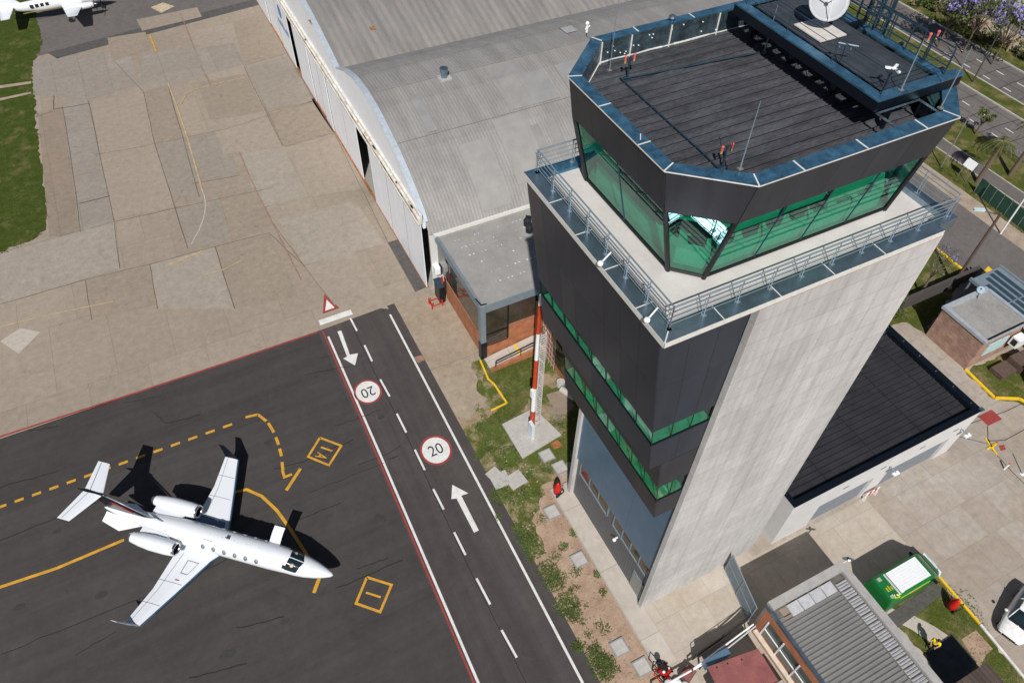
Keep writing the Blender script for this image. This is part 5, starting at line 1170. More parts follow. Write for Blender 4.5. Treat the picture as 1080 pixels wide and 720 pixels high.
part('pipe', MB().tube((16.6,6.95,1.2), (21.3,7.35,1.9), .05, 8), white, st2); part('pipe', MB().tube((17.2,6.75,1.2), (21.35,7.2,1.9), .05, 8), mat('pipe_grey', (.45,.45,.45), .5), st2)
part('support_post', MB().tube((16.6,6.95,0), (16.6,6.95,1.2), .05), black, st2); part('support_post', MB().tube((21.3,7.3,0), (21.3,7.3,1.9), .05), black, st2)
wp = thing('white_boom', 'single white boom leaning over clutter at the bottom edge of the photo', 'boom', (15.8, 6.9, 0))
a = at(741,700,.9); b = at(690,728,.9); part('boom_arm', MB().tube(a, b, .06, 8), white, wp); part('post', MB().tube((a[0],a[1],0), a, .06), black, wp); part('post', MB().tube((b[0],b[1],0), b, .06), black, wp)
jk = thing('clutter_crate', 'small crate with reddish lid and white sacks at the bottom edge of the photo', 'crate', at(727,712))
c = at(724,712); part('crate', MB().obox((c[0],c[1],0), (.9,.7,.5), .4), wood, jk); part('lid', MB().obox((c[0],c[1],.5), (.8,.6,.05), .4), maroon, jk)
c = at(712,722); r = random.Random(9); sk = MB()
for k in range(5): sk.sphere((c[0]+r.uniform(-.5,.6), c[1]+r.uniform(-.4,.3), .2), .32, 9, 6, .7)
part('sack', sk, white, jk, smooth=True)
# dark shade fabric and fence gate
gate = thing('mesh_gate', 'grey steel framed mesh gate standing open by the foot of the tower', 'gate', (22.6, 10.2, 0))
ga, gb = Vector((22.75,11.45,0)), Vector((21.95,8.0,0)); H = 2.3
gm = MB(); 
for t in (0, .5, 1): p = ga.lerp(gb, t); gm.tube(p, p+Vector((0,0,H)), .05, 6)
for z in (.1, 1.2, H): gm.tube(ga+Vector((0,0,z)), gb+Vector((0,0,z)), .045, 6)
part('frame', gm, grey_trim, gate)
gn = MB(); d = (gb-ga)
for k in range(70): p = ga.lerp(gb, k/69); gn.box(p.x-.012, p.x+.012, p.y-.012, p.y+.012, .1, H)
for k in range(44): z = .1+k*.05; gn.beam(ga+Vector((0,0,z)), gb+Vector((0,0,z)), .012, .014)
part('mesh', gn, grey_trim, gate)
fn = thing('low_mesh_fence', 'low dark mesh fence running west from the mesh gate along the paving edge', 'fence', (19.3, 7.7, 0))
fa, fb = Vector((21.9,8.0,0)), Vector((17.3,7.6,0)); gm = MB()
for t in (0, .5, 1): p = fa.lerp(fb, t); gm.tube(p, p+Vector((0,0,1.1)), .03, 5)
gm.tube(fa+Vector((0,0,1.1)), fb+Vector((0,0,1.1)), .02, 5)
part('post_and_wire', gm, black, fn)
gn = MB(); gn.beam(fa+Vector((0,-.02,.05)), fb+Vector((0,-.02,.05)), .02, .75); part('shade_cloth', gn, mat('cloth_charcoal', (.03,.028,.03), .9, var=.2), fn)

# hut with brown roof east of the ribbed building
bh = thing('brown_roof_hut', 'hut with dark brown corrugated roof at the bottom edge of the photo', 'hut', (30.8, -2.5, 0))
part('roof', ribroof(MB(), 29.4, 32.0, -5.5, -.75, 2.62, .3, .07, 'y', .12), brown_sheet, bh); part('walls', MB().box(29.6,31.8,-5.3,-.95,0,2.55), pale_wall, bh)

# ------------------------------------------------------------------ aircraft
def ell(x, zc, a, b, n=20, yc=0.): return [(x, yc+a*math.cos(2*math.pi*i/n), zc+b*math.sin(2*math.pi*i/n)) for i in range(n)]
def wing(mb, sec):
    "sections: (x_le, x_te, y, z, thickness); aerofoil loft"
    prof = [(0,0),(.03,.35),(.12,.75),(.35,1),(.7,.6),(1,.05),(.7,-.25),(.35,-.45),(.1,-.35)]
    rings = [[(xl+(xt-xl)*u, y, z+v*t/2) for u, v in prof] for xl, xt, y, z, t in sec]
    return mb.loft(rings)
jet = thing('business_jet', 'white twin engine business jet with dark tail fin parked on the asphalt stand', 'jet plane', (-1.1, 22.16, 0), math.atan2(-.667, .745), scale=.985)
def jp(name, mb, m, par=jet, smooth=True, **k): return obj(name, mb, m, par, local=True, smooth=smooth, **k)
st_ = [(0,1.42,.03,.03),(-.12,1.42,.15,.14),(-.5,1.45,.32,.29),(-1.1,1.50,.52,.47),(-1.8,1.57,.68,.63),(-2.4,1.66,.76,.74),(-3.0,1.76,.79,.82),(-3.6,1.80,.83,.88),(-4.4,1.80,.86,.90),(-9.8,1.80,.86,.90),(-11,1.83,.82,.85),(-12.3,1.92,.70,.72),(-13.6,2.05,.54,.55),(-14.8,2.15,.38,.38),(-15.8,2.22,.24,.24),(-16.6,2.27,.10,.10),(-16.8,2.28,.02,.02)]
body = jp('fuselage', MB().loft([ell(*s, n=28) for s in st_]), plane_white)
jp('belly_fairing', MB().loft([ell(x, .98, a, .32, 16) for x, a in ((-7.4,.1),(-8.2,.75),(-9.5,.95),(-11,.8),(-12,.1))]), plane_white)
# cockpit glazing wrapped on the nose
def hull(x, ang, off=.012):
    for (x0,z0,a0,b0), (x1,z1,a1,b1) in zip(st_, st_[1:]):
        if x1 <= x <= x0:
            t = (x0-x)/(x0-x1); zc, a, b = z0+(z1-z0)*t, a0+(a1-a0)*t, b0+(b1-b0)*t
            return (x, (a+off)*math.cos(ang), zc+(b+off)*math.sin(ang))
def hull_patch(x0f, x1f, a0, a1, n=6, m=6, off=.012):
    mb = MB(); G = []
    for i in range(n+1):
        ang = a0+(a1-a0)*i/n
        G.append([hull(x0f(i/n)+(x1f(i/n)-x0f(i/n))*k/m, ang, off) for k in range(m+1)])
    mb.loft(G, caps=False, closed=False); return mb
for s in (1, -1):
    A = lambda d: R(90-s*d) if s == 1 else R(90+d)
    sg = -1 if s == 1 else 1
    ang0, ang1 = R(90+sg*2.5), R(90+sg*66)
    w_ = jp('windscreen', hull_patch(lambda t: -1.9-.35*t, lambda t: -2.85-.15*t, ang0, ang1, 8, 5), carglass)
    jp('side_window', hull_patch(lambda t: -2.62-.1*t, lambda t: -3.15-.02*t, R(90+sg*44), R(90+sg*62), 3, 4, .014), carglass)
jp('cockpit_seat', MB().sphere(hull(-2.55, R(90+32), .0), .16, 10, 6, .5), cream)
jp('cockpit_seat', MB().sphere(hull(-2.62, R(90-32), .0), .12, 10, 6, .5), mat('seat_grey', (.25,.24,.22), .7))
jp('windscreen_frame', hull_patch(lambda t: -1.95, lambda t: -2.8, R(88.2), R(91.8), 2, 5, .02), plane_white)
for s in (-1, 1):
    for k in range(6):
        x = -4.95-.78*k; g = hull(x, R(90+s*62), .01)
        ob = MB(); c = Vector(g); nrm = Vector((0, -s*math.sin(R(62)), math.cos(R(62)))); nrm = Vector((0, math.cos(R(90+s*62)), math.sin(R(90+s*62)))); t1 = Vector((1,0,0)); t2 = nrm.cross(t1)
        ring = lambda rx, ry, o: [c+nrm*o+t1*rx*math.cos(2*math.pi*i/14)+t2*ry*math.sin(2*math.pi*i/14) for i in range(14)]
        f = jp('cabin_window', MB().loft([ring(.15,.19,-.02), ring(.15,.19,.008)]), mat('window_ring', (.36,.38,.42), .4))
        jp('pane', MB().loft([ring(.105,.145,.0), ring(.105,.145,.013)]), mat('pane_grey', (.22,.24,.27), .2), f)
for s in (1, -1):
    secs = [(-7.7,-11.0,s*.3,1.0,.40),(-8.3,-11.0,s*1.2,1.05,.34),(-9.35,-11.0,s*3.9,1.18,.22),(-10.28,-11.38,s*6.25,1.32,.13)]
    wg = jp('wing', wing(MB(), secs), plane_white, smooth=False); exg = mat('fan_grey', (.12,.12,.13), .4, .6)
    g = MB()
    for y, xl, xt in ((1.7,-8.55,-11.0),(3.15,-9.1,-11.0),(4.75,-9.7,-11.18)): g.box(xt+.02, xl-.1, s*y-.012, s*y+.012, 1.2, 1.19+.07*y*.0+.03+ (.34-.055*y)/2 -.02)
    g2 = MB()
    for (xl,xt,y,z,t), (xl2,xt2,y2,z2,t2) in zip(secs[1:], secs[2:]):
        a = Vector((xl+(xt-xl)*.78, y, z+t*.27)); b = Vector((xl2+(xt2-xl2)*.78, y2, z2+t2*.27)); g2.tube(a, b, .012, 4)
    for y in (3.2, 4.8):
        t = (y-1.2)/2.7 if y < 3.9 else (y-3.9)/2.35; A_, B_ = (secs[1], secs[2]) if y < 3.9 else (secs[2], secs[3])
        L_ = [A_[i]+(B_[i]-A_[i])*t for i in range(5)]
        pr = [(.12,.75),(.35,1),(.7,.6),(1,.05)]; P = [(L_[0]+(L_[1]-L_[0])*u, s*y, L_[3]+v*L_[4]/2+.004) for u, v in pr]; g2.path(P, .014, 4)
    jp('panel_gap', g2, mat('gap_dark', (.05,.05,.055), .7), wg, smooth=False)
    le = [(xl+.03, xl-.14, y, z+.004, t*.9) for xl, xt, y, z, t in secs]
    jp('leading_edge', wing(MB(), le), mat('de_ice_edge', (.10,.20,.32), .3, .6), wg, smooth=False)
    jp('root_shade_patch', MB().add([(-8.6,s*.8,1.27),(-11.0,s*.8,1.12),(-11.0,s*1.7,1.13),(-8.75,s*1.55,1.26)], [(0,1,2,3)]), mat('wing_root_shade_blue', (.10,.17,.26), .5), wg, smooth=False) if s == 1 else jp('panel_outline', MB().path([(-9.0,-1.6,1.27),(-9.8,-1.6,1.27),(-9.8,-2.5,1.29),(-9.3,-2.5,1.29),(-9.0,-1.6,1.27)], .012, 4), MATS['gap_dark'], wg)  # fuselage shadow painted as a blue patch on the left wing root
    wl = wing(MB(), [(0,0,0,0,0)]) if 0 else MB()
    prf = [(0,0),(.2,.5),(.6,.4),(1,0),(.6,-.4),(.2,-.5)]
    rg = []
    for xl, xt, y, z, t in ((-10.25,-11.38,6.25,1.30,.10),(-10.7,-11.55,6.42,1.65,.07),(-11.35,-11.85,6.62,2.25,.04)):
        rg.append([(xl+(xt-xl)*u, s*(y+v*t), z+.0) for u, v in prf])
    jp('winglet', wl.loft(rg), (navy if s == 1 else plane_white), wg, smooth=False, label='dark inner face winglet' if s == 1 else None)
    # engine
    ey, ez = s*1.42, 2.22
    nac = [(-10.45,.42,.42),(-10.6,.475,.475),(-11.1,.52,.52),(-12.2,.53,.53),(-13.0,.46,.46),(-13.7,.34,.34)]
    en = jp('engine_nacelle', MB().loft([ell(x, ez, a, b, 24, ey) for x, a, b in nac], caps=False), plane_white)
    jp('intake_lip', MB().loft([ell(-10.52, ez, .465, .465, 24, ey), ell(-10.38, ez, .43, .43, 24, ey), ell(-10.38, ez, .385, .385, 24, ey), ell(-10.5, ez, .37, .37, 24, ey)], caps=False), silver, en)
    jp('fan', MB().loft([ell(-10.5, ez, .372, .372, 20, ey), ell(-10.9, ez, .34, .34, 20, ey), ell(-10.92, ez, .01, .01, 20, ey)], caps=False), black, en)
    jp('spinner', MB().loft([ell(-10.75, ez, .01, .01, 12, ey), ell(-10.8, ez, .05, .05, 12, ey), ell(-10.9, ez, .08, .08, 12, ey)]), exg, en)
    jp('exhaust', MB().loft([ell(-13.4, ez, .31, .31, 20, ey), ell(-13.95, ez, .24, .24, 20, ey), ell(-13.9, ez, .20, .20, 20, ey), ell(-13.5, ez, .2, .2, 20, ey)], caps=True), mat('exhaust_metal', (.45,.45,.47), .35, .8), en)
    jp('pylon', MB().hexa([(-11.3,s*.7,ez-.12),(-13.4,s*.5,ez-.12),(-13.5,s*1.1,ez-.1),(-11.2,s*1.05,ez-.12)], [(-11.4,s*.7,ez+.12),(-13.4,s*.5,ez+.1),(-13.4,s*1.1,ez+.1),(-11.3,s*1.05,ez+.14)]), plane_white, smooth=False)
    # stabiliser half and ventral strake
    jp('stabiliser', wing(MB(), [(-15.95,-17.35,s*.0,4.36,.13),(-16.95,-17.85,s*2.2,4.30,.07)]), plane_white, smooth=False)
    jp('stabiliser_gap', MB().tube((-16.95,s*.1,4.43), (-17.55,s*2.15,4.345), .012, 4), MATS['gap_dark'], smooth=False)
    jp('ventral_strake', MB().hexa([(-13.6,s*.35,1.85),(-16.6,s*.15,2.0),(-16.75,s*.75,1.6),(-15.3,s*1.05,1.5)], [(-13.6,s*.35,1.89),(-16.6,s*.15,2.04),(-16.75,s*.75,1.63),(-15.3,s*1.05,1.53)]), plane_white, smooth=False)
fn_ = jp('tail_fin', MB().loft([[(xl+(xt-xl)*u, v*t, z) for u, v in prf] for xl, xt, z, t in ((-12.2,-16.4,2.35,.16),(-13.6,-16.6,2.9,.13),(-15.9,-17.45,4.3,.08))]), navy, smooth=False, label='dark navy tail fin with thin red line')
jp('fin_leading_edge', MB().path([(-11.9,0,2.55),(-13.5,0,2.98),(-15.85,0,4.34)], .05, 6), mat('edge_grey', (.3,.33,.36), .4, .3), fn_)
jp('red_line', MB().path([(-14.2,-.09,2.9),(-15.6,-.09,3.7)], .03, 4), red, fn_)
jp('bullet_fairing', MB().loft([ell(x, 4.36, a, a, 10) for x, a in ((-15.6,.01),(-16.0,.1),(-17.2,.11),(-17.9,.02))]), navy)
# open upper door on the left side of the cabin
dm = MB(); rr = []
for k in range(7): a = R(38+k*10); rr.append([( -3.95, .86*math.cos(R(35))+.06*k+ .105*k, 1.80+.90*math.sin(R(35))+.14*math.sin(math.pi*k/9)+.05*k), (-4.7, .86*math.cos(R(35))+.06*k+.105*k, 1.80+.90*math.sin(R(35))+.14*math.sin(math.pi*k/9)+.05*k)])
for r0, r1 in zip(rr, rr[1:]): dm.hexa([r0[0],r0[1],r1[1],r1[0]], [tuple(Vector(p)+Vector((0,0,.05))) for p in (r0[0],r0[1],r1[1],r1[0])])
jp('open_door', dm, plane_white, smooth=False)
jp('door_opening', hull_patch(lambda t: -3.97, lambda t: -4.68, R(-20), R(34), 8, 3, .008), black, smooth=False)
for s in (-1, 1):
    lg = jp('main_gear', MB().tube((-10.4,s*1.3,.3),(-10.3,s*1.3,1.1),.06,8), silver); jp('wheel', MB().tube((-10.4,s*1.3-.12,.28),(-10.4,s*1.3+.12,.28),.28,16), tyre, lg)
lg = jp('nose_gear', MB().tube((-2.1,0,.25),(-2.2,0,1.2),.05,8), silver); jp('wheel', MB().tube((-2.1,-.1,.22),(-2.1,.1,.22),.22,16), tyre, lg)
jp('red_mark', MB().box(-9.9,-9.6,-3.02,-2.98,1.3,1.315), red, smooth=False); jp('red_mark', MB().box(-10.6,-10.45,2.0,2.04,1.16,1.2), red, smooth=False)
jp('blade_antenna', MB().box(-7.4,-7.15,-.015,.015,2.69,2.95), navy, smooth=False)
jp('emergency_exit_outline', MB().path([hull(-8.25,R(148),.01),hull(-8.25,R(118),.01),hull(-8.85,R(118),.01),hull(-8.85,R(148),.01)], .01, 4), MATS['gap_dark'])
for k in range(5): jp('hull_fitting', MB().sphere(hull(-5.0-.9*k, R(90), .0), .03, 6, 4), MATS['window_ring'])

tp = thing('propeller_plane', 'white twin propeller aeroplane cut by the top left edge of the photo', 'propeller plane', (-3.2, 112.7, 0), 0.)
def tpp(name, mb, m, par=tp, smooth=True): return obj(name, mb, m, par, local=True, smooth=smooth)
tpp('fuselage', MB().loft([ell(*s, n=22) for s in ((0,1.5,.03,.03),(-.8,1.55,.38,.38),(-2,1.7,.62,.65),(-3,1.85,.72,.8),(-8,1.85,.72,.8),(-10.5,2.0,.5,.55),(-12.6,2.3,.2,.25),(-13.2,2.35,.03,.05))]), plane_white)
for s in (1, -1):
    tpp('wing', wing(MB(), [(-3.3,-5.9,s*.5,1.6,.3),(-3.5,-5.7,s*2.2,1.75,.25),(-4.15,-5.3,s*6.4,2.5,.12)]), plane_white, smooth=False)
    e_ = tpp('engine_nacelle', MB().loft([ell(x, 1.75, a, a, 14, s*2.3) for x, a in ((-2.0,.2),(-2.2,.36),(-3.6,.42),(-5.6,.2))]), plane_white)
    tpp('intake', MB().loft([ell(x, 1.72, a, a, 14, s*2.3) for x, a in ((-1.98,.22),(-2.4,.385))]), mat('dark_red', (.25,.01,.01), .4), e_)
    pr = MB()
    for k in range(4): a = k*math.pi/2+.5; pr.beam((-1.9,s*2.3,1.75), (-1.9,s*2.3+1.15*math.cos(a),1.75+1.15*math.sin(a)), .05, .14)
    tpp('propeller', pr, black, e_, smooth=False); tpp('spinner', MB().loft([ell(x, 1.75, a, a, 12, s*2.3) for x, a in ((-1.5,.01),(-1.7,.12),(-1.98,.18))]), silver, e_)
    tpp('stabiliser', wing(MB(), [(-11.2,-13.0,0,2.3,.14),(-11.9,-12.9,s*3.7,2.4,.07)]), plane_white, smooth=False)
    for k in range(4):
        x = -7.4-.62*k; tpp('cabin_window', MB().hexa([(x-.2,s*.70,1.95),(x+.2,s*.70,1.95),(x+.2,s*.73,1.95),(x-.2,s*.73,1.95)],[(x-.2,s*.60,2.32),(x+.2,s*.60,2.32),(x+.2,s*.66,2.32),(x-.2,s*.66,2.32)]), black, smooth=False)
    tpp('main_gear', MB().tube((-5.4,s*2.3,.3),(-5.4,s*2.3,1.4),.06,6).tube((-5.4,s*2.3-.1,.3),(-5.4,s*2.3+.1,.3),.3,14), tyre, smooth=False)
tpp('gold_stripe', MB().box(-10.5,-2.5,-.74,-.725,1.45,1.55).box(-10.5,-2.5,.725,.74,1.45,1.55), mat('gold_stripe', (.35,.24,.08), .4), smooth=False)
tpp('tail_fin', MB().loft([[(xl+(xt-xl)*u, v*t, z) for u, v in prf] for xl, xt, z, t in ((-10.2,-12.9,2.4,.12),(-11.9,-13.4,4.2,.08))]), plane_white, smooth=False)
tpp('nose_gear', MB().tube((-1.2,0,.2),(-1.2,0,1.3),.05,6).tube((-1.2,-.08,.25),(-1.2,.08,.25),.24,12), tyre, smooth=False)
struct('ground_grate', MB().sheet(ats([(159,8),(172,3),(184,7),(170,14)][::-1]), 5*S), MATS['rust_stain_m'])

# ------------------------------------------------------------------ vehicles
def wheel(par, x, y, r=.33, w=.22, put_=obj):
    t = put_('wheel', MB().tube((x,y-w/2,r),(x,y+w/2,r),r,18), tyre, par, local=True); put_('rim', MB().tube((x,y-w/2-.01,r),(x,y+w/2+.01,r),r*.6,12), silver, t, local=True); return t
van = thing('green_van', 'green delivery van with white roof panel and leaf decals parked by the ribbed roof building', 'van', (32.4, 5.35, 0), 0.0)
def vp(n, mb, m, par=van, smooth=False, **k): return obj(n, mb, m, par, local=True, smooth=smooth, **k)
def vbody(zs_, w_, x0, x1): pass
sec = []
for x, zb, zt, hw, ht in ((-2.6,.35,2.0,.93,.80),(-2.55,.3,2.3,.97,.86),(0.9,.3,2.35,.98,.86),(1.25,.3,2.3,.98,.84),(2.05,.3,1.5,.95,.80),(2.45,.3,1.22,.88,.72),(2.68,.35,.9,.74,.6)):
    zm = zb+(zt-zb)*.6
    sec.append([(x,-hw,zb),(x,hw,zb),(x,hw,zm),(x,ht,zt-.06),(x,ht-.12,zt),(x,-ht+.12,zt),(x,-ht,zt-.06),(x,-hw,zm)])
vp('body', MB().loft(sec), green_v)
vp('roof_panel', MB().box(-1.6,.98,-.70,.70,2.36,2.40), white)
rb = MB()
for k in range(1,8): y = -.7+1.4*k/8; rb.box(-1.6,.98,y-.004,y+.004,2.4,2.403)
vp('roof_panel_rib', rb, mat('rib_white', (.6,.62,.64), .4))
vp('windscreen', MB().add([(1.27,-.78,2.275),(1.27,.78,2.275),(2.05,.76,1.50),(2.05,-.76,1.50)], [(0,1,2,3)]), carglass)
van.children[-1].location.z += .012
vp('bonnet', MB().hexa([(2.1,-.78,1.46),(2.5,-.66,1.19),(2.5,.66,1.19),(2.1,.78,1.46)], [(2.1,-.76,1.50),(2.5,-.62,1.23),(2.5,.62,1.23),(2.1,.76,1.50)]), green_v)
vp('bumper', MB().prism([(2.35,-.9),(2.62,-.82),(2.8,-.5),(2.86,0),(2.8,.5),(2.62,.82),(2.35,.9),(2.5,.6),(2.6,0),(2.5,-.6)], .4, 1.0), mat('bumper_grey', (.55,.64,.68), .35))
for s in (-1,1):
    vp('headlight', MB().box(2.52,2.74,s*.62-.14,s*.62+.14,.85,1.08), mat('lamp_glass', (.7,.75,.78), .1)); vp('mirror', MB().box(1.5,1.62,s*1.08-.12,s*1.08+.12,1.4,1.6), black)
    vp('side_window', MB().box(1.0,1.5,s*.955-.01,s*.955+.01,1.45,1.95), carglass)
    dd = vp('side_decal', MB().box(-1.7,.9,s*.915-.012,s*.915+.02,1.95,2.05), lime); vp('decal_red', MB().box(-.8,.2,s*.93-.01,s*.93+.02,1.82,1.9), mat('decal_orange', (.7,.1,.02), .5), dd)
lf = MB(); r = random.Random(8)
for k in range(12):
    x = -2.4+.9*r.random(); y = -.62-.22*r.random(); lf.add([(x,y,2.37),(x+.16,y+.05,2.372),(x+.22,y-.02,2.37),(x+.08,y-.07,2.37)], [(0,1,2,3)])
vp('leaf_decal', lf, lime); lf = MB()
for k in range(7):
    x = -2.3+.8*r.random(); y = -.6-.2*r.random(); lf.add([(x,y,2.378),(x+.1,y+.05,2.379),(x+.12,y-.03,2.378)], [(0,1,2)])
vp('leaf_decal_white', lf, white); 
vp('roof_lettering', MB().box(-2.3,-2.22,-.3,.0,2.345,2.36).box(-2.12,-2.04,-.3,.05,2.345,2.362).box(-1.94,-1.86,-.3,-.05,2.35,2.364), mat('letter_yellow', (.5,.42,.05), .5))
vp('roof_hatch', MB().box(-2.35,-2.1,.45,.7,2.3,2.36).box(-2.4,-2.15,-.72,-.5,2.3,2.36), mat('hatch_grey', (.35,.42,.36), .4))
vp('roof_strip', MB().box(-1.78,-1.74,-.72,.72,2.35,2.375).box(-1.7,-1.67,-.72,.72,2.355,2.375), white)
for x in (-1.7, 1.75):
    for s in (-1, 1): wheel(van, x, s*.86, .34)
rack = thing('dark_slab', 'narrow dark strip on the ground beside the green van', 'slab', (0,0,0)) if 0 else None
struct('dark_strip', MB().sheet([(29.3,3.2),(35.0,3.6),(35.0,4.35),(29.3,4.2)], 8*S), asphalt_patch)  # narrow dark strip along the south side of the van

def car(name, label, loc, rz, m, cat='car'):
    c = thing(name, label, cat, loc, rz)
    def cp(n, mb, mm, par=c, smooth=True): return obj(n, mb, mm, par, local=True, smooth=smooth)
    # low body, front towards +x
    S_ = [(-2.1,.35,.80,.72),(-2.0,.28,.95,.84),(-1.2,.25,1.0,.88),(.6,.25,.98,.88),(1.3,.25,.92,.87),(1.8,.28,.80,.80),(2.02,.35,.66,.66),(2.08,.4,.55,.5)]
    rg = []
    for x, zb, zt, hw in S_:
        rg.append([(x,-hw,zb+.1),(x,-hw*.9,zb),(x,hw*.9,zb),(x,hw,zb+.1),(x,hw,zt-.22),(x,hw*.9,zt-.04),(x,hw*.5,zt+.015),(x,0,zt+.03),(x,-hw*.5,zt+.015),(x,-hw*.9,zt-.04),(x,-hw,zt-.22)])
    cp('body', MB().loft(rg), m)
    C_ = [(-1.95,.93,.70,.93),(-1.55,.95,.70,1.28),(-1.0,.95,.72,1.43),(-.2,.95,.72,1.46),(.35,.95,.70,1.38),(1.1,.93,.72,.96)]
    rg = [[(x,-hw,zb),(x,hw,zb),(x,hw-(zt-zb)*.28,zt-.04),(x,hw*.5,zt),(x,-hw*.5,zt),(x,-hw+(zt-zb)*.28,zt-.04)] for x, zb, hw, zt in C_]
    cp('glasshouse', MB().loft(rg), carglass)
    rg = [[(x,-hw*.80,zt-.03),(x,hw*.80,zt-.03),(x,hw*.72,zt+.02),(x,0,zt+.035),(x,-hw*.72,zt+.02)] for x, zb, hw, zt in C_[1:5]]
    cp('roof', MB().loft(rg), m)
    pl = MB()
    for s in (-1,1): pl.tube((.35,s*.54,1.38),(1.1,s*.68,.97),.035,6).tube((-1.5,s*.5,1.27),(-1.95,s*.66,.95),.05,6).tube((-.5,s*.62,1.40),(-.5,s*.8,.95),.03,6)
    cp('pillar', pl, m)
    for s in (-1,1):
        cp('headlight', MB().hexa([(1.75,s*.5,.62),(2.04,s*.45,.58),(1.9,s*.68,.58),(1.65,s*.76,.64)], [(1.72,s*.5,.78),(1.98,s*.45,.68),(1.86,s*.69,.68),(1.62,s*.77,.80)]), mat('lamp_glass', (.7,.75,.78), .1), smooth=False)
        cp('mirror', MB().sphere((.75,s*.98,.98), .12, 8, 5, .7), m)
    cp('grille', MB().box(1.99,2.085,-.42,.42,.40,.55), black, smooth=False)
    cp('wiper_tray', MB().hexa([(1.05,-.66,.95),(1.22,-.62,.93),(1.22,.62,.93),(1.05,.66,.95)],[(1.05,-.66,.975),(1.22,-.62,.955),(1.22,.62,.955),(1.05,.66,.975)]), black, smooth=False)
    for x in (-1.35,1.3):
        for s in (-1,1): wheel(c, x, s*.78, .31, .2)
    return c
car('white_hatchback', 'white hatchback car parked at the right edge beside the white painted kerb', (38.0, .2, 0), R(196), car_white)
car('dark_saloon', 'dark car driving on the far carriageway of the highway at the right edge', (92.2, 40.2, .0), R(90), mat('car_dark', (.02,.025,.03), .25))

# wheeled extinguishers under red covers
def ext(p, label, rz=0.):
    t = thing('wheeled_extinguisher', label, 'fire extinguisher', p, rz)
    def ep(n, mb, m, smooth=False): return obj(n, mb, m, t, local=True, smooth=smooth)
    rg = [ell_z(0,0,z,a,b) for z, a, b in ((.25,.30,.26),(.6,.32,.28),(1.0,.27,.23),(1.3,.16,.13),(1.48,.03,.03))]
    ep('red_cover', MB().loft(rg), red, True)
    ep('wheel', MB().tube((.22,-.22,.2),(.22,-.32,.2),.2,12), tyre); ep('wheel', MB().tube((-.18,-.22,.2),(-.18,-.32,.2),.2,12), tyre)
    ep('handle', MB().path([(-.2,-.3,.3),(-.2,-.42,1.0),(.2,-.42,1.0),(.2,-.3,.3)], .025, 6), black); ep('tag', MB().box(.1,.26,-.33,-.28,.45,.6), white); return t
def ell_z(cx, cy, z, a, b, n=14): return [(cx+a*math.cos(2*math.pi*i/n), cy+b*math.sin(2*math.pi*i/n), z) for i in range(n)]
ext(at(587.5,520), 'red covered wheeled extinguisher standing on the walkway at the tower corner', .3)
ext(at(1001,641), 'red covered wheeled extinguisher standing on a red square by the yellow kerb', .5)

